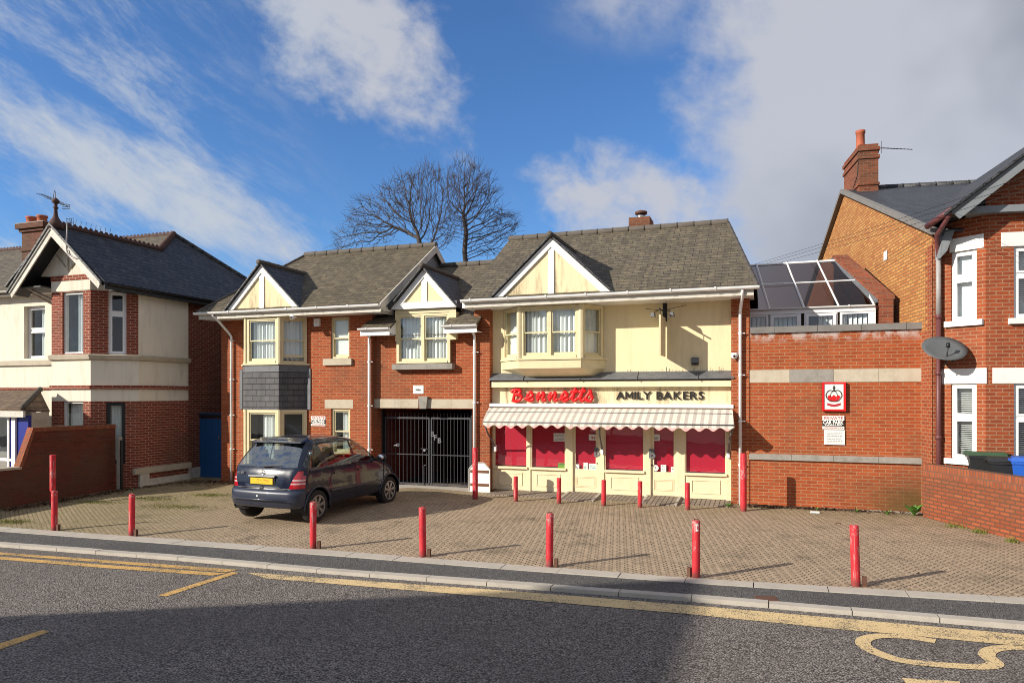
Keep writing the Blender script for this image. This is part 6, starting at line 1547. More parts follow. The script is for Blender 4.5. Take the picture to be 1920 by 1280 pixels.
# roofs
EZ = RZ - (EX - RX) * sR
def pR(x, y): return Vector((x, y, RZ - (x - RX) * sR))
yg = -2.92
mb = roof_slab([pR(EX, yg), pR(EX, YB), E, V, pR(RX, yg)], .05)
def pL(x, y): return Vector((x, y, RZ + (x - RX) * sR))
roof_slab([pL(RX - 1.85, yg), pL(RX, yg), V, pL(RX - 1.85, V.y - 2.2)], .05, mb)
sF = (E.z - V.z) / (E.y - V.y)
def pF(x, y): return Vector((x, y, E.z - (E.y - y) * sF))
yE = -1.9
roof_slab([pF(RX - 1.9, yE), V, E, pF(-30, E.y), pF(-30, yE)], .05, mb)
roof_slab([Vector((EX, YB, EZ)), Vector((-30, YB + 1.2, EZ)), Vector((-30, E.y, E.z)), E], .05, mb)
rl = mb.build('roof', 'slate', LH)
FRT = MB(); roof_slab([pF(RX - 1.9, yE) + Vector((0, 0, .01)), V + Vector((-.12, -.02, .01)), E + Vector((-.1, -.02, .01)), pF(-30, E.y) + Vector((0, 0, .01)), pF(-30, yE) + Vector((0, 0, .01))], .012, FRT)
FRT.build('front_slope', 'tile', rl)
def crested(a, b, r=.07):
    mb = ridge_run(a, b, r, .34); a = Vector(a); b = Vector(b); L_ = (b - a).length; d = (b - a).normalized(); k = int(L_ / .17)
    for i in range(k):
        p = a + d * (.085 + .17 * i); mb.prism([p + d * -.07 + Vector((0, 0, r * .8)), p + d * .07 + Vector((0, 0, r * .8)), p + d * .03 + Vector((0, 0, r + .045)), p + d * -.03 + Vector((0, 0, r + .045))], d.cross(Vector((0, 0, 1))).normalized() * .02)
    return mb
up = Vector((0, 0, .02))
crested(Vector((RX, yg + .1, RZ)) + up, V + up).build('ridge_tiles', 'ridge_red', rl)
crested(E + up, pF(-30, E.y) + up).build('ridge_tiles', 'ridge_red', rl)
ridge_run(V + up, E + up, .10, .3).build('hip_tiles', 'ridge_red', rl, True); ridge_run(E + up, pR(EX, YB), .08, .34).build('hip_tiles', 'slate', rl, True)
sk = MB(); 
for i in range(9): p = Vector((RX, yg + .55 + .16 * i, RZ + .07)); sk.tube([p, p + Vector((.02, .02, .20))], .007, 4)
sk.build('ridge_spikes', 'lead', rl)
# gable: bargeboards, infill, soffit, finial
A = Vector((RX, yg - .02, RZ - .03)); fr_, fl_ = onY(189, 527, yg - .02), onY(17, 546, yg - .02)
for foot, s in ((fr_, 1), (fl_, -1)):
    d = Vector((foot.x - A.x, 0, foot.z - A.z)); wv = .19
    for off, y_, wv_, m_ in ((0, 0, .21, 'white_dirt_shade'), (.0, -.03, .07, 'white_dirt_shade')):
        P = [A + Vector((0, y_, 0)), A + d + Vector((0, y_, 0)), A + d + Vector((-s * .10 * (wv_ / .21), y_, -wv_ * .9)), A + Vector((0, y_, -wv_ * 1.5))]
        MB().prism(P, (0, .035, 0)).build('bargeboard', m_, LH)
    MB().prism([A + Vector((0, -.06, .06)), A + d * 1.03 + Vector((0, -.06, .05)), A + d * 1.03 + Vector((0, -.06, -.02)), A + Vector((0, -.06, -.03))], (0, .06, 0)).build('verge', 'slate', rl)
sf = MB(); A2 = A + Vector((0, .05, -.12))
for foot in (fr_, fl_): f2 = foot + Vector((0, .05, -.10)); sf.poly(A2, f2, f2 + Vector((0, .52, 0)), A2 + Vector((0, .52, 0)))
sf.build('gable_soffit', 'black_wood', LH)
MB().poly((-19.15, -2.41, zG), (-17.55, -2.41, zG), (-17.1, -2.41, 5.9), (RX, -2.41, RZ - .16), (-19.75, -2.41, 5.9)).build('gable', 'cream_pale', LH)
tr = MB()
for p, q in ((((RX, 6.35)), ((RX, 5.98))), ((RX - .45, 6.45), (RX - .1, 6.1)), ((RX + .38, 6.32), (RX + .1, 6.05))):
    tr.tube([(p[0], -2.43, p[1]), (q[0], -2.43, q[1])], .022, 4)
tr.build('gable_trim', 'stone', LH)
for x_, dx in ((-19.5, -.45), (-19.8, -.35)): MB().tube([(x_ + .1, -1.85, 5.15), (x_ + dx, -2.75, 5.65)], .035, 4).build('bracket', 'white_dirt_shade', LH)
MB().box(-20.3, -19.07, -2.75, -1.55, 5.52, 5.56).build('soffit', 'black_wood', LH)
fin = MB(); fx, fy = RX, yg + .12; zf = RZ + .01
fin.lathe([(.22, zf - .12), (.16, zf + .06), (.08, zf + .18), (.055, zf + .26), (.042, zf + .42), (.075, zf + .46), (.042, zf + .50), (.045, zf + .56), (.10, zf + .61), (.095, zf + .66), (.04, zf + .72), (.01, zf + .74)], (fx, fy, 0), 16)
fin.build('finial', 'ridge_red', rl, True)
gutter(Fr(-30, yE), 0, 30 - 19.0, .06, pF(0, yE).z - .02, .06).build('gutter', 'white_dirt_shade', LH)
MB().box(-30, -19.07, yE + .02, YF + .02, pF(0, yE).z - .14, pF(0, yE).z - .10).build('soffit', 'white_dirt_shade', LH)
# eave along the side
mb = MB().fbox(Fr(EX - .02, yg, R(90)), .0, YB - yg, -.01, .015, EZ - .19, EZ - .02); mb.build('fascia', 'black_wood', LH)
MB().box(-16.9, EX - .02, yg + .5, YB, EZ - .16, EZ - .13).build('soffit', 'black_wood', LH)
gutter(Fr(EX - .02, yg, R(90)), .1, YB - yg, .05, EZ - .04, .05).build('gutter', 'black', LH)
# chimney, two pots
cx0, cx1 = onY(37, 450, -.2).x, onY(82, 450, -.2).x; zt = onY(55, 428, -.2).z; zcb = 6.0
mb = MB().box(cx0 + .1, cx1, -.2, .55, zcb, zt - .12).box(cx0 + .04, cx1 + .06, -.26, .61, zt - .12, zt - .02).box(cx0 - .04, cx1 + .14, -.34, .69, zt - .02, zt + .14)
mb.box(cx0 + .06, cx1 + .04, -.24, .59, zt - .75, zt - .67)
chl = mb.build('chimney', 'brick_old', LH)
MB().box(cx0 - .04, cx1 + .14, -.34, .69, zt + .142, zt + .17).build('chimney_cap', 'stone_grey', chl)
for px in (59, 79): q = onY(px, 420, .1); MB().lathe([(.17, zt + .16), (.155, zt + .24), (.15, zt + .40), (.175, zt + .42), (.17, zt + .47), (.13, zt + .46)], (q.x, q.y, 0), 16).build('chimney_pot', 'terracotta', chl, True)
# aerials
b = Vector((fx, fy, zf + .72)); r = thing('tv_aerial', 'yagi television aerial above the terracotta finial of the left house', 'aerial', tuple(b))
t1, t2 = onY(77, 364, fy), onY(127, 387, fy)
bm_ = MB().tube([b, b + Vector((0, 0, .16))], .010, 5).tube([t1, t2], .012, 5).tube([b + Vector((0, 0, .16)), b + Vector((-.05, 0, .22)), t1.lerp(t2, .45)], .009, 5); bm_.build('boom', 'wire', r)
rd = MB(); 
for i in range(10): p = t1.lerp(t2, i / 10); rd.tube([p + Vector((-.02, -.12, -.02)), p + Vector((.02, .12, .02))], .005, 4)
for zq in (-.05, .0, .05): rd.tube([t2 + Vector((-.2, -.0, zq)), t2 + Vector((.02, .05, zq))], .007, 4)
rd.tube([t2 + Vector((.02, .05, -.06)), t2 + Vector((.02, .05, .06))], .007, 4); rd.build('rods', 'wire', r)
y_ = yg - .06; pts = [onY(*p, y_) for p in ((149, 485), (133, 480), (125, 468), (126, 425), (127, 416))]
r = thing('tv_aerial', 'small grid television aerial on a bent pole fixed to the left house bargeboard', 'aerial', tuple(pts[0]))
MB().tube(smooth([tuple(p) for p in pts]), .019, 8).build('pole', 'grey_pipe', r, True)
g0_, g1_ = onY(124, 410, y_), onY(137, 425, y_ + .0); gr = MB()
for i in range(5): x_ = g0_.x + (g1_.x - g0_.x) * i / 4; gr.tube([(x_, y_, g0_.z), (x_ + .02, y_, g1_.z)], .006, 4)
for i in range(3): z_ = g0_.z + (g1_.z - g0_.z) * i / 2; gr.tube([(g0_.x, y_, z_), (g1_.x + .02, y_, z_ - .01)], .006, 4)
gr.build('grid', 'wire', r)
# porch: tiled roof on royal blue frame
yp = -4.0; PO = []
rz1 = onY(75, 732, -2.7); p_r = rz1
ez = onY(30, 766, yp).z; xr_ = onY(42, 766, yp).x + .62
mb = roof_slab([(xr_ - .62, yp, ez), (-24, yp, ez), (-25, -2.7, p_r.z), (p_r.x, -2.7, p_r.z)], .06)
roof_slab([(xr_ - .62, yp, ez), (p_r.x, -2.7, p_r.z), tuple(onY(94, 771, -2.75))], .06, mb)
rp = mb.build('porch_roof', 'clay', LH)
ridge_run((xr_ - .62, yp, ez + .03), (p_r.x, -2.7, p_r.z + .03), .07, .3).build('hip_tiles', 'ridge', rp, True)
MB().box(-24, xr_ - .62, yp + .02, yp + .08, ez - .22, ez - .06).build('porch_gutter', 'white_dirt_shade', LH)
FPo = Fr(0, yp + .2); xs3 = [FPo.px(x_, 830)[0] for x_ in (-40, 16, 24, 28)]
pf = MB()
for a, b in ((16, 19), (24, 31)): pf.fbox(FPo, FPo.px(a, 830)[0], FPo.px(b, 830)[0], -.06, .04, -.1, ez - .2)
pf.fbox(FPo, FPo.px(-60, 830)[0], FPo.px(24, 830)[0], -.05, .03, .75, .82); pf.build('porch_frame', 'white', LH)
MB().box(FPo.px(31, 830)[0], FPo.px(47, 830)[0] + .1, yp + .21, yp + .30, -.1, ez - .18).build('porch_panel', 'navy', LH)
MB().box(FPo.px(19, 830)[0], FPo.px(24, 830)[0], yp + .19, yp + .25, -.1, ez - .2).build('porch_post', 'navy', LH)
MB().box(FPo.px(47, 830)[0] + .02, FPo.px(47, 830)[0] + .1, yp + .30, onX(92, 800, FPo.px(47, 830)[0] + .1).y, -.1, ez - .1).build('porch_wall', 'stone', LH)
MB().fbox(FPo, FPo.px(-60, 830)[0], FPo.px(19, 830)[0], -.03, -.02, .82, ez - .2).build('porch_glazing', 'glass', LH)
MB().box(-25, -19.9, -2.3, -2.25, -.1, ez).build('porch_interior', 'stone_grey', LH)

# ------------------------------------------------------------------ boundary wall, gate post and the blue gate
w0, w1 = G(0, 953), G(216, 917); dw = (w1 - w0).normalized(); FQ = Fr(w0.x, w0.y, math.atan2(dw.y, dw.x)); LQ = (w1 - w0).length
BW = thing('boundary_wall', 'tall shaded dark brick boundary wall with sloping brick-on-edge end at the left', 'wall', tuple(w0))
t1_, z1_ = FQ.px(62, 797); t2_, z2_ = FQ.px(214, 795); tl, zl = FQ.px(36, 875); zt = z2_
out = [(-7, -.6), (LQ, -.6), (LQ, zt - .11), (t1_ + .02, zt - .11), (tl + .02, zl - .04), (-7, zl - .06)]
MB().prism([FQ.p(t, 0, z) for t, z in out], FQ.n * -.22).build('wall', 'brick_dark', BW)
MB().fbox(FQ, t1_, LQ + .01, -.225, .012, zt - .108, zt).build('coping', 'soldier', BW)
d = Vector((t1_ - tl, 0, zt - zl)).normalized(); nn = Vector((-d.z, 0, d.x)) * .11
MB().prism([FQ.p(tl, .012, zl), FQ.p(t1_, .012, zt), FQ.p(t1_ + .03, .012, zt - .11), FQ.p(tl + .10, .012, zl - .02)], FQ.n * -.237).build('coping', 'soldier', BW, label='sloping brick coping')
MB().fbox(FQ, -7, tl + .05, -.24, .02, zl - .058, zl + .0).build('coping', 'stone', BW, label='pale stone coping of the low part')
MB().fbox(FQ, -7, LQ, -.0, .03, -.6, -.02).build('footing', 'brick_dark', BW)
gpz = G(224, 918); r = thing('gate_post', 'pale weathered timber gate post between boundary wall and left house', 'post', tuple(gpz))
x_, y_ = gpz.x, gpz.y; hz = onY(222, 818, y_).z
MB().box(x_ - .05, x_ + .05, y_ - .05, y_ + .05, gpz.z - .3, hz).build('post', 'wood_grey', r)
MB().box(x_ + .052, x_ + .10, y_ - .03, y_ + .03, gpz.z - .3, hz - .10).build('batten', 'black', r)
FG2 = Fr(0, .85); a, b = FG2.px(374, 840), FG2.px(415, 840); zt = FG2.px(394, 785)[1]; zb = FG2.px(394, 897)[1]
r = thing('side_gate', 'tall plain blue boarded gate between the left house and the shop', 'gate', FG2.p((a[0] + b[0]) / 2, 0, zb))
mb = MB(); k = 7
for i in range(k): t0 = a[0] + (b[0] - a[0]) * i / k; t1 = a[0] + (b[0] - a[0]) * (i + 1) / k; mb.fbox(FG2, t0 + .003, t1 - .003, -.03, 0 + .004 * (i % 2), zb + .03, zt)
mb.build('boards', 'blue', r)
z3 = FG2.px(394, 776)[1]
MB().fbox(FG2, a[0] - .05, b[0] + .05, -.06, .01, zt + .03, z3).fbox(FG2, a[0] - .06, a[0], -.06, .02, zb - .1, z3 - .0).build('gate_frame', 'black', r)
MB().fbox(FG2, a[0] - .02, b[0] + .05, -.06, .012, z3, z3 + .03).build('gate_top', 'blue', r)
MB().fbox(FG2, b[0] - .09, b[0] - .05, .004, .03, 1.1, 1.22).build('latch', 'steel', r)

# ------------------------------------------------------------------ the parked car
def car_paint():
    m, nt, b = mat('dark_navy_paint', (.006, .010, .026), .35, .0, .25); b.inputs['Coat Weight'].default_value = .55; b.inputs['Coat Roughness'].default_value = .04
    o = OBJ(nt); d = MR(nt, NZ(nt, o, 3.0, 6, .65), .40, .75); z = ND(nt, 'ShaderNodeSeparateXYZ', {0: o}).outputs[2]
    low = MR(nt, z, .55, .15)
    c = MIX(nt, MA(nt, 'MULTIPLY', low, .35), (.006, .010, .026, 1), (.035, .032, .03, 1)); L(nt, c, b.inputs['Base Color'])
    L(nt, MA(nt, 'ADD', .20, MA(nt, 'ADD', MA(nt, 'MULTIPLY', d, .12), MA(nt, 'MULTIPLY', low, .3))), b.inputs['Roughness']); return m
M['car'] = car_paint()
M['car_dark'] = mat('car_seam', (.004, .004, .005), .6)[0]
M['bumper'] = worn('bumper_paint', (.020, .027, .050), .38, .3, 5, obj=True, bump=.01)
M['bumper'].node_tree.nodes['Principled BSDF'].inputs['Coat Weight'].default_value = .5
M['car_glass'] = glass('car_glass', (.62, .68, .67), .03)
M['rear_glass'] = glass('car_rear_glass', (.62, .68, .67), .24)
M['rubber'] = worn('tyre_rubber', (.022, .021, .021), .85, .4, 12, obj=True)
M['alloy'] = worn('alloy_wheel', (.36, .35, .34), .35, .4, 10, metal=.75, obj=True)
M['tail'] = mat('tail_lamp_red', (.42, .010, .018), .12, 0, .6, **{'Coat Weight': 1.0})[0]
M['tail_clear'] = mat('tail_lamp_clear', (.62, .45, .42), .15, 0, .6, **{'Coat Weight': 1.0})[0]
def plate_mat():
    m, nt, b = mat('number_plate', (.72, .47, .03), .35)
    o = OBJ(nt); mp = ND(nt, 'ShaderNodeMapping', {'Vector': o, 'Scale': (1, 22, 20)})
    f = MR(nt, NZ(nt, mp.outputs[0], 1.0, 3, .7), .54, .60)
    s = ND(nt, 'ShaderNodeSeparateXYZ', {0: o}); e = MA(nt, 'MULTIPLY', MR(nt, MA(nt, 'ABSOLUTE', s.outputs[1]), .21, .16), MR(nt, MA(nt, 'ABSOLUTE', MA(nt, 'SUBTRACT', s.outputs[2], .79)), .042, .025))
    L(nt, MIX(nt, MA(nt, 'MULTIPLY', MA(nt, 'MULTIPLY', f, e), .8), (.72, .47, .03, 1), (.30, .05, .04, 1)), b.inputs['Base Color']); return m
M['plate'] = plate_mat()
M['chrome'] = mat('chrome', (.75, .75, .76), .12, 1.0)[0]
M['seat'] = worn('car_seat_cloth', (.05, .05, .055), .9, .3, 8, obj=True)
PROF = [(.27, -1.60, 1.62, .74), (.30, -1.74, 1.74, .815), (.34, -1.790, 1.79, .845), (.46, -1.805, 1.81, .86), (.56, -1.805, 1.80, .862), (.605, -1.795, 1.79, .862), (.625, -1.765, 1.77, .860), (.66, -1.742, 1.75, .859), (.74, -1.738, 1.71, .860), (.82, -1.730, 1.62, .859),
        (.90, -1.712, 1.47, .853), (.96, -1.694, 1.30, .846), (1.0, -1.678, 1.17, .838), (1.03, -1.662, 1.10, .831), (1.10, -1.618, 1.00, .812), (1.18, -1.560, .88, .789), (1.26, -1.498, .76, .764), (1.34, -1.432, .63, .738), (1.42, -1.362, .49, .708), (1.46, -1.330, .40, .688), (1.49, -1.318, .30, .664),
        (1.515, -1.300, .18, .632), (1.54, -1.20, .02, .575), (1.56, -1.00, -.12, .47), (1.572, -.80, -.24, .32), (1.577, -.64, -.34, .16)]
def car_shell():
    bm = bmesh.new(); rings = []
    for z, xr, xf, w in PROF:
        rr = min(.27, w * .45) if z < 1.0 else min(.22, w * .4); rf_ = min(.42, w * .5); pts = []
        rr = min(rr, (xf - xr) * .4); rf_ = min(rf_, (xf - xr) * .4); bul = .075 * min(1, w / .8)
        def rearx(y): return xr + bul * (y / w) ** 2
        ny = 7
        for i in range(ny): y = -(w - rr) * i / ny; pts.append((rearx(y), y))
        xc = rearx(w - rr) + rr
        for i in range(8): a = math.pi / 2 * i / 8; pts.append((xc - rr * math.cos(a), -(w - rr) - rr * math.sin(a)))
        xfc = xf - rf_ - .10 * min(1, w / .8)
        ns = 26
        for i in range(ns):
            t = i / ns; x = xc + (xfc - xc) * t; pts.append((x, -(w - .012 * (abs(t - .5) * 2) ** 3)))
        for i in range(8): a = math.pi / 2 * i / 8; pts.append((xfc + (rf_) * math.sin(a), -(w - rf_) - rf_ * math.cos(a)))
        for i in range(6): y = -(w - rf_) * (1 - i / 6); pts.append((xf - .10 * min(1, w / .8) * (y / max(.01, w - rf_)) ** 2, y))
        pts.append((xf, 0))
        full = pts + [(x, -y) for x, y in pts[::-1][1:-1]]
        rings.append([bm.verts.new((x, y, z)) for x, y in full])
    k = len(rings[0])
    for a, b in zip(rings, rings[1:]):
        for j in range(k): bm.faces.new((a[j], a[(j + 1) % k], b[(j + 1) % k], b[j]))
    bm.faces.new(rings[-1]); bm.faces.new(rings[0][::-1])
    bmesh.ops.recalc_face_normals(bm, faces=bm.faces)
    return bm
def carve(bm, poly, ax, sel):
    """cut the shell along a convex outline seen from the side (ax='y') or the rear (ax='x'); returns the faces inside"""
    P = [Vector(((p[0], 0, p[1]) if ax == 'y' else (0, p[0], p[1]))) for p in poly]; view = Vector((0, 1, 0)) if ax == 'y' else Vector((1, 0, 0))
    cen = sum(P, Vector()) / len(P)
    pl = []
    for a, b in zip(P, P[1:] + P[:1]):
        n = (b - a).cross(view).normalized()
        if n.dot(cen - a) > 0: n = -n
        pl.append((a, n))
    r = max((p - cen).length for p in P) + .02
    flat = lambda v: Vector((v.x, 0, v.z)) if ax == 'y' else Vector((0, v.y, v.z))
    for a, n in pl:
        fs = [f for f in bm.faces if sel(f) and min((flat(v.co) - cen).length for v in f.verts) < r + .12]
        ed = list({e for f in fs for e in f.edges}); vs = list({v for f in fs for v in f.verts})
        bmesh.ops.bisect_plane(bm, geom=fs + ed + vs, plane_co=a, plane_no=n, dist=1e-5)
    return [f for f in bm.faces if sel(f) and all(n.dot(flat(f.calc_center_median()) - a) < 1e-4 for a, n in pl)]
def take(bm, faces, name, m, parent, push=0.0, smooth=True, thick=0.0):
    idx = {}; vs = []; fs = []; bm.normal_update()
    for f in faces:
        l = []
        for v in f.verts:
            if v not in idx: idx[v] = len(vs); vs.append(v.co + v.normal * push)
            l.append(idx[v])
        fs.append(l)
    me = bpy.data.meshes.new(name); me.from_pydata([tuple(v) for v in vs], [], fs); me.materials.append(M[m])
    for p in me.polygons: p.use_smooth = smooth
    o = bpy.data.objects.new(name, me); C.objects.link(o); o.parent = parent
    return o
def car():
    A, B = G(592.5, 980.5), G(716, 944)
    h = (B - A); h.z = 0; h.normalize(); ang = math.atan2(h.y, h.x)
    r = thing('parked_car', 'dark navy five door compact hatchback parked at an angle on the block paving', 'car', (0, 0, 0))
    rotm = Matrix.Rotation(ang, 3, 'Z'); off = rotm @ Vector((-1.19, -.80, 0)); zt = math.atan2(B.z - A.z, 2.42)
    r.location = Vector((A.x - off.x, A.y - off.y, (A.z + B.z) / 2)); r.rotation_euler = (0, 0, ang); CS = 1.085; r.scale = (CS, CS, CS)
    off = off * CS; r.location = Vector((A.x - off.x, A.y - off.y, (A.z + B.z) / 2))
    bm = car_shell()
    side = lambda f: abs(f.calc_center_median().y) > .5 and abs(f.normal.y) > .45
    rear = lambda f: f.calc_center_median().x < -1.15 and f.normal.x < -.3
    parts = []
    wheels = [(-1.19, .30), (1.23, .30)]
    body_del = []
    for wx, wz in wheels:
        poly = [(wx + .355 * math.cos(2 * math.pi * i / 28), wz + .355 * math.sin(2 * math.pi * i / 28)) for i in range(28)]
        body_del += carve(bm, poly, 'y', side)
    bmesh.ops.delete(bm, geom=list(set(body_del)), context='FACES')
    wins = {'front_door_glass': [(.03, 1.015), (.90, 1.045), (.80, 1.13), (.47, 1.405), (.36, 1.445), (-.03, 1.450)],
            'rear_door_glass': [(-.05, 1.012), (-.10, 1.452), (-.62, 1.452), (-.60, .995), (-.40, .995)],
            'rear_vent_glass': [(-.64, 1.0), (-.66, 1.452), (-1.02, 1.435), (-.98, 1.30), (-.86, 1.12), (-.74, 1.02)],
            'quarter_glass': [(-1.02, 1.03), (-1.56, 1.035), (-1.47, 1.14), (-1.30, 1.35), (-1.20, 1.33)]}
    for nm, poly in wins.items():
        fs = carve(bm, poly, 'y', side)
        for s in (-1, 1):
            ff = [f for f in fs if f.calc_center_median().y * s > 0]; parts.append((ff, nm, 'car_glass'))
    fs = carve(bm, [(-.70, 1.045), (.70, 1.045), (.60, 1.42), (.48, 1.455), (-.48, 1.455), (-.60, 1.42)], 'x', rear); parts.append((fs, 'rear_window', 'rear_glass'))
    front = lambda f: f.calc_center_median().x > .2 and f.normal.x > .25 and f.calc_center_median().z > .95
    fs = carve(bm, [(-.66, 1.06), (.66, 1.06), (.52, 1.44), (-.52, 1.44)], 'x', front); parts.append((fs, 'windscreen', 'car_glass'))
    rc = lambda f: f.calc_center_median().x < -1.50 and abs(f.calc_center_median().y) > .45
    for s in (-1, 1):
        fs = carve(bm, [(s * .60, .665), (s * .90, .665), (s * .90, .985), (s * .735, .985), (s * .68, .86)], 'x', rc)
        lim = [f for f in fs if f.calc_center_median().y * s > 0 and f.calc_center_median().x < -1.54]
        mk = 1 if s < 0 else 2
        for f in lim: f.material_index = mk
        for z in (.742, .768, .806, .832):
            cur = [f for f in bm.faces if f.material_index == mk]
            bmesh.ops.bisect_plane(bm, geom=cur + list({e for f in cur for e in f.edges}) + list({v for f in cur for v in f.verts}), plane_co=(0, 0, z), plane_no=(0, 0, 1), dist=1e-5)
        lim = [f for f in bm.faces if f.material_index == mk]
        isb = lambda f: any(a < f.calc_center_median().z < b for a, b in ((.742, .768), (.806, .832)))
        parts.append(([f for f in lim if isb(f)], 'tail_lamp_band', 'tail_clear')); lim = [f for f in lim if not isb(f)]
        parts.append((lim, 'tail_lamp', 'tail'))
    bump = [f for f in bm.faces if f.calc_center_median().z < .622 and abs(f.calc_center_median().x) > 1.56 and f.normal.z > -.9]
    parts.append(([f for f in bump if f.calc_center_median().x < 0], 'rear_bumper', 'bumper')); parts.append(([f for f in bump if f.calc_center_median().x > 0], 'front_bumper', 'bumper'))
    used = set()
    for ff, nm, m in parts:
        ff = [f for f in ff if f.is_valid and f not in used]; used |= set(ff)
        if ff: take(bm, ff, nm, m, r, .002 if 'lamp' in nm else 0.0)
    rest = [f for f in bm.faces if f not in used]
    body = take(bm, rest, 'body', 'car', r); bm.free()
    def P(mb, nm, m, smooth=False, parent=None):
        o = mb.build(nm, m, None, smooth); o.parent = parent or r; return o
    # seams as thin dark grooves proud of the skin by a hair, following the surface
    def skin(x, z, s=-1):
        for (za, ra, fa, wa_), (zb, rb, fb, wb_) in zip(PROF, PROF[1:]):
            if za <= z <= zb: t = (z - za) / (zb - za); return Vector((x, s * (wa_ + (wb_ - wa_) * t) * 1.0, z))
        return Vector((x, s * .86, z))
    for s in (-1, 1):
        for pts in ([(-.015, 1.01), (-.02, .8), (-.02, .5), (-.02, .30)], [(-.70, .99), (-.80, .86), (-.84, .70), (-.90, .62)], [(.95, 1.03), (.99, .8), (.98, .5), (.94, .30)], [(-.86, .30), (-.6, .29), (.94, .29)], [(-1.0, .99), (-.7, .985), (-.3, .985), (.2, .995), (.94, 1.03)]):
            L_ = []
            for (x0, z0), (x1, z1) in zip(pts, pts[1:]):
                for j in range(6): t = j / 6; L_.append(skin(x0 + (x1 - x0) * t, z0 + (z1 - z0) * t, s))
            L_.append(skin(*pts[-1], s)); P(MB().tube(L_, .006, 4), 'door_seam', 'car_dark')
    hd = []
    for s in (-1, 1):
        y = s * .862
        P(MB().hexa([(-.82, y, .525), (.92, y, .525), (.92, y + s * .016, .535), (-.82, y + s * .016, .535)], [(-.82, y, .575), (.92, y, .575), (.92, y + s * .016, .565), (-.82, y + s * .016, .565)]), 'rub_strip', 'bumper')
    for s in (-1, 1):
        for x in (-.62, .14):
            q = skin(x, .87, s); h_ = MB().hexa([q + Vector(v) for v in ((-.11, 0, -.018), (.11, 0, -.018), (.10, s * .028, -.012), (-.10, s * .028, -.012))], [q + Vector(v) for v in ((-.11, 0, .018), (.11, 0, .018), (.10, s * .028, .012), (-.10, s * .028, .012))]); P(h_, 'door_handle', 'car')
        mr = MB(); q = Vector((.80, s * .93, 1.06))
        mr.lathe([(.02, -.10), (.075, -.085), (.095, -.02), (.095, .03), (.06, .075), (.01, .095)], (0, 0, 0), 14, 'y')
        mr.v = [q + Vector((v.x * .62, v.y * 1.05, v.z * .75)) for v in mr.v]; o = P(mr, 'door_mirror', 'car', True)
        mr2 = MB(); mr2.lathe([(.078, 0), (.078, .004)], (0, 0, 0), 16, 'x'); mr2.v = [q + Vector((v.x - .063, v.y * 1.1, v.z * .72)) for v in mr2.v]; P(mr2, 'mirror_glass', 'chrome', True, o)
        MB_a = MB().tube([skin(.83, 1.04, s), q], .028, 6); P(MB_a, 'mirror_stalk', 'car', True, o)
    # arches: dark liner and a raised lip
    for wx, wz in wheels:
        for s in (-1, 1):
            ln = MB(); k = 22; a0, a1 = -.25, math.pi + .25
            for i in range(k + 1):
                a = a0 + (a1 - a0) * i / k
                for y in (.852, .50): ln.v.append(Vector((wx + .36 * math.cos(a), s * y, wz + .36 * math.sin(a))))
            ln.f += [[2 * i, 2 * i + 2, 2 * i + 3, 2 * i + 1] for i in range(k)]; ln.poly(*[Vector((wx + .36 * math.cos(a0 + (a1 - a0) * i / k), s * .50, wz + .36 * math.sin(a0 + (a1 - a0) * i / k))) for i in range(k + 1)])
            P(ln, 'arch_liner', 'car_dark')
            lp = MB(); lp.tube([Vector((wx + .365 * math.cos(a), s * (.858 - .02 * (abs(math.sin(a)) < .2)), wz + .365 * math.sin(a))) for a in [(-.12 + (math.pi + .24) * i / 24) for i in range(25)]], .018, 6); P(lp, 'wheel_arch', 'bumper', True)
            w = MB(); prof = [(.20, -.08), (.265, -.095), (.292, -.085), (.302, -.05), (.304, 0), (.302, .05), (.292, .085), (.265, .095), (.20, .08)]
            w.lathe(prof, (0, 0, 0), 32, 'y'); w.v = [Vector((wx, s * .752, wz)) + v for v in w.v]; wh = P(w, 'wheel', 'rubber', True)
            rm = MB(); yo = s * (.752 + .070)
            rm.lathe([(.205, -.01), (.205, .03), (.185, .03), (.180, -.01)], (0, 0, 0), 32, 'y'); rm.lathe([(.055, -.02), (.055, .022), (.03, .03)], (0, 0, 0), 16, 'y')
            for i in range(7):
                a = 2 * math.pi * i / 7 + .2
                for da in (-.10, .10):
                    c, si = math.cos(a + da), math.sin(a + da); n_ = Vector((-si, 0, c)) * .014; p0 = Vector((c * .045, 0, si * .045)); p1 = Vector((c * .19, 0, si * .19)); rm.prism([p0 - n_, p1 - n_, p1 + n_, p0 + n_], (0, .022, 0))
            rm.v = [Vector((wx, yo, wz)) + Vector((v.x, v.y * s, v.z)) for v in rm.v]; P(rm, 'rim', 'alloy', False, wh)
            bk = MB().lathe([(.19, -.002), (.19, .002)], (wx, s * (.752 + .03), wz), 24, 'y'); P(bk, 'brake_disc', 'rust', False, wh)
    # rear details
    xr = lambda z: -1.74
    P(MB().hexa([(-1.738, -.30, .715), (-1.738, .30, .715), (-1.70, .30, .715), (-1.70, -.30, .715)], [(-1.738, -.30, .868), (-1.738, .30, .868), (-1.70, .30, .868), (-1.70, -.30, .868)]), 'plate_recess', 'car_dark')
    P(MB().box(-1.752, -1.742, -.262, .262, .733, .846), 'number_plate', 'plate')
    P(MB().hexa([(-1.765, -.31, .868), (-1.765, .31, .868), (-1.72, .31, .868), (-1.72, -.31, .868)], [(-1.752, -.31, .895), (-1.752, .31, .895), (-1.71, .31, .895), (-1.71, -.31, .895)]), 'tailgate_handle', 'bumper')
    P(MB().tube([(-1.752, -.56, .668), (-1.757, 0, .668), (-1.752, .56, .668)], .007, 5), 'trim_strip', 'chrome')
    P(MB().lathe([(.042, -.006), (.042, .006)], (-1.752, 0, .66), 20, 'x'), 'lock_button', 'black')
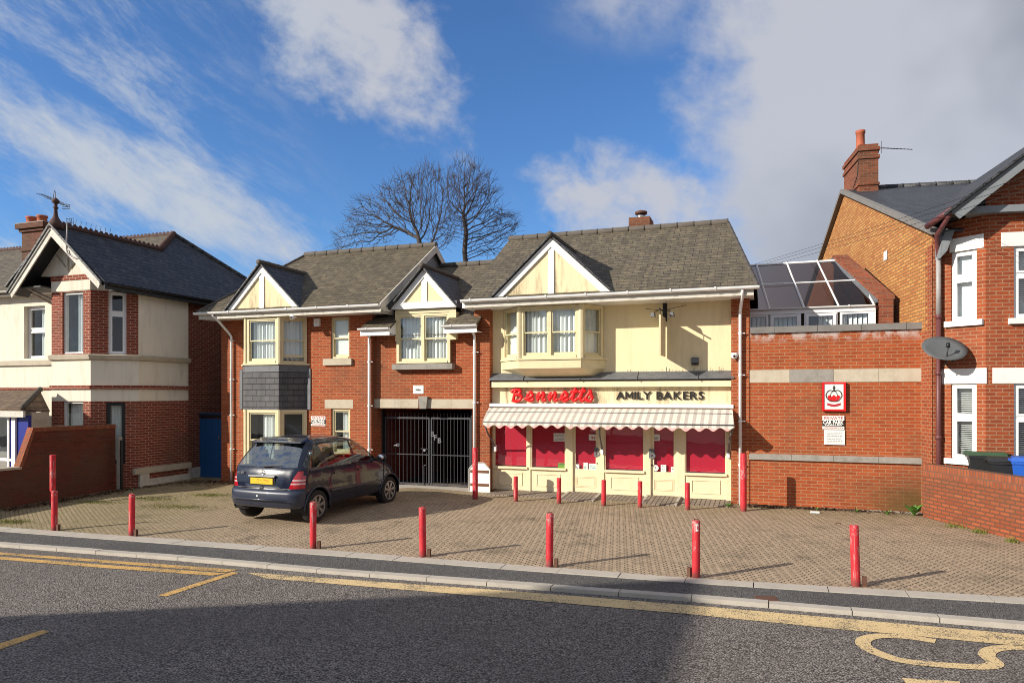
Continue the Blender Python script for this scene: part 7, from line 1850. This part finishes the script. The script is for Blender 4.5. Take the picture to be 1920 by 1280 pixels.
    em = MB(); ce = Vector((-1.718, 0, .945)); rr = .042
    em.tube([ce + Vector((0, rr * math.cos(a), rr * math.sin(a))) for a in [2 * math.pi * i / 20 for i in range(21)]], .005, 5)
    for i in range(3): a = math.pi / 2 + i * 2 * math.pi / 3; em.tube([ce, ce + Vector((0, rr * math.cos(a), rr * math.sin(a)))], [.007, .003], 5)
    P(em, 'emblem', 'chrome')
    Fb = Fr(-1.722, .62, R(-90))
    o, _ = text('A160', .075, 'chrome', Fb, .0, -.004, .90, None, 'badge', .003, bold=.001); o.parent = r; o.matrix_parent_inverse = Matrix()
    wp = MB().tube([(-1.665, .0, 1.045), (-1.672, -.08, 1.055), (-1.66, -.42, 1.075)], [.020, .013, .008], 6); P(wp, 'rear_wiper', 'car_dark')
    P(MB().tube([(-1.83, -.66, .46), (-1.855, 0, .46), (-1.83, .66, .46)], [.010, .018, .010], 6), 'bumper_strip', 'bumper', True)
    P(MB().lathe([(.018, -.004), (.018, .01)], (-1.81, .05, .52), 10, 'x'), 'tow_eye_cover', 'pvc')
    sp = MB(); sp.hexa([(-1.375, -.60, 1.475), (-1.375, .60, 1.475), (-1.15, .60, 1.52), (-1.15, -.60, 1.52)], [(-1.37, -.58, 1.50), (-1.37, .58, 1.50), (-1.10, .54, 1.556), (-1.10, -.54, 1.556)]); P(sp, 'spoiler', 'car')
    # interior
    fl = MB(); fl.box(-1.5, 1.2, -.72, .72, .34, .40).box(-1.5, -1.46, -.7, .7, .4, .98).box(.85, 1.05, -.7, .7, .4, 1.0); P(fl, 'cabin_floor', 'car_dark')
    for x, ys in ((.20, (-.36, .36)), (-.78, (-.42, .0, .42))):
        for y in ys:
            st = MB(); w_ = .23 if x > 0 else .20
            st.hexa([(x - .28, y - w_, .45), (x + .25, y - w_, .48), (x + .25, y + w_, .48), (x - .28, y + w_, .45)], [(x - .28, y - w_, .60), (x + .25, y - w_, .66), (x + .25, y + w_, .66), (x - .28, y + w_, .60)])
            st.hexa([(x - .30, y - w_, .55), (x - .18, y - w_, .55), (x - .18, y + w_, .55), (x - .30, y + w_, .55)], [(x - .48, y - w_ * .85, 1.12), (x - .39, y - w_ * .85, 1.14), (x - .39, y + w_ * .85, 1.14), (x - .48, y + w_ * .85, 1.12)])
            st.hexa([(x - .50, y - .12, 1.15), (x - .42, y - .12, 1.15), (x - .42, y + .12, 1.15), (x - .50, y + .12, 1.15)], [(x - .53, y - .10, 1.33), (x - .46, y - .10, 1.33), (x - .46, y + .10, 1.33), (x - .53, y + .10, 1.33)])
            P(st, 'seat', 'seat')
    P(MB().tube([Vector((.62, -.36, .95)) + Vector((.07 * math.sin(a), .17 * math.cos(a), .16 * math.sin(a))) for a in [2 * math.pi * i / 18 for i in range(19)]], .014, 6), 'steering_wheel', 'car_dark', True)
    return r
car()

# ------------------------------------------------------------------ bare trees behind the roofs
def colonise(base, top, blobs, n_att, seed, step=.23, kill=.31, infl=2.0, stem=()):
    import numpy as np
    rng = np.random.default_rng(seed); att = []
    vol = np.array([b[1][0] * b[1][1] * b[1][2] for b in blobs]); pr = vol / vol.sum()
    for _ in range(n_att):
        c, r = blobs[rng.choice(len(blobs), p=pr)]; v = rng.normal(size=3); v /= np.linalg.norm(v); att.append(np.array(c) + v * np.array(r) * rng.random() ** (1 / 2.4))
    att = np.array(att); nodes = [np.array(base, float)]; par = [-1]
    for s in stem:
        a = nodes[-1]; b = np.array(s, float); k = max(1, int(np.linalg.norm(b - a) / step))
        for i in range(1, k + 1): nodes.append(a + (b - a) * i / k); par.append(len(nodes) - 2)
    P = np.array(nodes); alive = np.ones(len(att), bool); near_i = np.zeros(len(att), int); near_d = np.full(len(att), 1e9)
    d = np.linalg.norm(att[:, None] - P[None], axis=2); near_i = d.argmin(1); near_d = d.min(1)
    nodes = list(P); nk = {}
    for it in range(170):
        idx = np.where(alive & (near_d < (infl if it > 12 else 9)))[0]
        if len(idx) == 0: break
        acc = {}
        for i in idx:
            v = att[i] - nodes[near_i[i]]; v = v / (np.linalg.norm(v) + 1e-9); acc.setdefault(near_i[i], []).append(v)
        new = []
        for j, vs in acc.items():
            if nk.get(j, 0) >= 3: continue
            nk[j] = nk.get(j, 0) + 1
            v = np.mean(vs, 0) + rng.normal(size=3) * .12 + np.array([0, 0, .22]) + (0.38 * (nodes[j] - nodes[par[j]]) / step if par[j] >= 0 else 0); v /= np.linalg.norm(v) + 1e-9; new.append((j, nodes[j] + v * step))
        s = len(nodes)
        if not new: break
        for j, p in new: nodes.append(p); par.append(j)
        Q = np.array([p for _, p in new]); d = np.linalg.norm(att[:, None] - Q[None], axis=2); m = d.min(1); a = d.argmin(1)
        up = m < near_d; near_d[up] = m[up]; near_i[up] = a[up] + s; alive &= near_d > kill
        if len(nodes) > 24000: break
    return nodes, par
def bare_tree(label, base, stem, blobs, n_att, seed, tip=.011, pw=2.3, r0=.15):
    nodes, par = colonise(base, None, blobs, n_att, seed, stem=stem); n = len(nodes); kids = [[] for _ in range(n)]
    for i, p in enumerate(par):
        if p >= 0: kids[p].append(i)
    rad = [0.0] * n
    for i in range(n - 1, -1, -1): rad[i] = (sum(rad[c] ** pw for c in kids[i]) ** (1 / pw)) if kids[i] else tip
    sc = r0 / rad[0]
    rad = [max(tip, tip + (r - tip) * (r0 - tip) / (rad[0] - tip)) for r in rad]
    tr, cr = MB(), MB(); k_stem = len(stem)
    rnd = random.Random(seed)
    # chains
    starts = [0]; done = set()
    stack = [(0, None)]
    while stack:
        i, prev = stack.pop(); ch = [prev, i] if prev is not None else [i]
        while kids[i]:
            ks = sorted(kids[i], key=lambda c: -rad[c])
            for c in ks[1:]: stack.append((c, i))
            i = ks[0]; ch.append(i)
        if len(ch) > 1:
            pts = [nodes[c] for c in ch]; rr = [rad[c] for c in ch]
            if prev is not None: rr[0] = min(rr[0], rr[1] * 1.15)
            big = max(rr) > .10
            (tr if big else cr).tube(pts, rr, 7 if big else 4 if max(rr) > .03 else 3, False)
            for q in range(1, len(ch) - 1):
                if rr[q] < .045 and rnd.random() < .55:
                    e = Vector(pts[q]); dd = (Vector(pts[q + 1]) - e).normalized(); v = (dd * .6 + Vector((rnd.gauss(0, .6), rnd.gauss(0, .6), rnd.gauss(.3, .4)))).normalized() * rnd.uniform(.25, .75)
                    cr.tube([e, e + v * .5 + Vector((0, 0, .03)), e + v], [tip * .75, tip * .6, tip * .45], 3, False)
            if not big:   # twigs at the ends
                e = Vector(pts[-1]); dd = (Vector(pts[-1]) - Vector(pts[-2])).normalized()
                for _ in range(4):
                    v = (dd + Vector((rnd.gauss(0, .5), rnd.gauss(0, .5), rnd.gauss(.15, .4)))).normalized() * rnd.uniform(.35, .9); cr.tube([e, e + v * .5 + Vector((0, 0, .02)), e + v], [tip * .9, tip * .7, tip * .5], 3, False)
    r = thing('bare_tree', label, 'tree', tuple(base))
    t = tr.build('trunk', 'bark', r, True); cr.build('crown', 'bark', r, True)
YT = 19.0
def tp(px, py, Y=YT): p = onY(px, py, Y); return (p.x, p.y, p.z)
S = (YT + CAMD) / FOC * .96
def bl(px, py, rx, ry, Y=YT): return (tp(px, py, Y), (rx * S * 1.0, min(rx, ry) * S * .9, ry * S))
b0 = tp(800, 520); bare_tree('broad bare winter tree rising behind the left roof', (b0[0], b0[1], -.7), [tp(800, 520), tp(790, 475)], [bl(775, 385, 80, 70), bl(705, 415, 60, 55), bl(655, 452, 45, 28), bl(800, 350, 52, 42), bl(820, 430, 40, 55), bl(838, 395, 30, 60)], 7500, 5)
b0 = tp(872, 520, YT + 3); bare_tree('taller upright bare winter tree rising behind the middle roof', (b0[0], b0[1], -.7), [tp(876, 520, YT + 3), tp(871, 470, YT + 3), tp(874, 435, YT + 3), tp(869, 402, YT + 3)], [bl(882, 372, 62, 72, YT + 3), bl(930, 425, 46, 45, YT + 3), bl(868, 330, 42, 36, YT + 3), bl(905, 455, 55, 35, YT + 3), bl(846, 420, 24, 50, YT + 3)], 7000, 9)

# ------------------------------------------------------------------ the gabled house across the road, whose shadow lies on the tarmac
HX, HY, HH = -15.45, -21.0, 8.95
OH = thing('opposite_house', 'tall gabled brick house across the road that casts its shadow on the tarmac', 'house', (HX, HY, 0))
we, sl_ = 4.3, .80; zev = HH - we * sl_
pts = [(HX - we, HY, -.6), (HX + we, HY, -.6), (HX + we, HY, zev), (HX, HY, HH - .1), (HX - we, HY, zev)]
MB().prism(pts, (0, -9, 0)).build('wall', 'brick_right', OH)
mb = MB()
for s in (-1, 1): mb.prism([(HX, HY + .25, HH), (HX + s * (we + .35), HY + .25, HH - (we + .35) * sl_), (HX + s * (we + .35), HY - 9.2, HH - (we + .35) * sl_), (HX, HY - 9.2, HH)], (0, 0, -.08))
mb.build('roof', 'slate', OH)
FO = Fr(HX, HY, math.pi)
for t in (-2.2, 1.0):
    for z in (.7, 3.4): window(OH, FO, t, t + 1.2, z, z + 1.6, n=.06, curtain='half')
MB().fbox(FO, -.35, .6, 0, .06, -.1, 2.0).build('door', 'navy', OH)
# bits used only as prototypes are gone; nothing is hidden
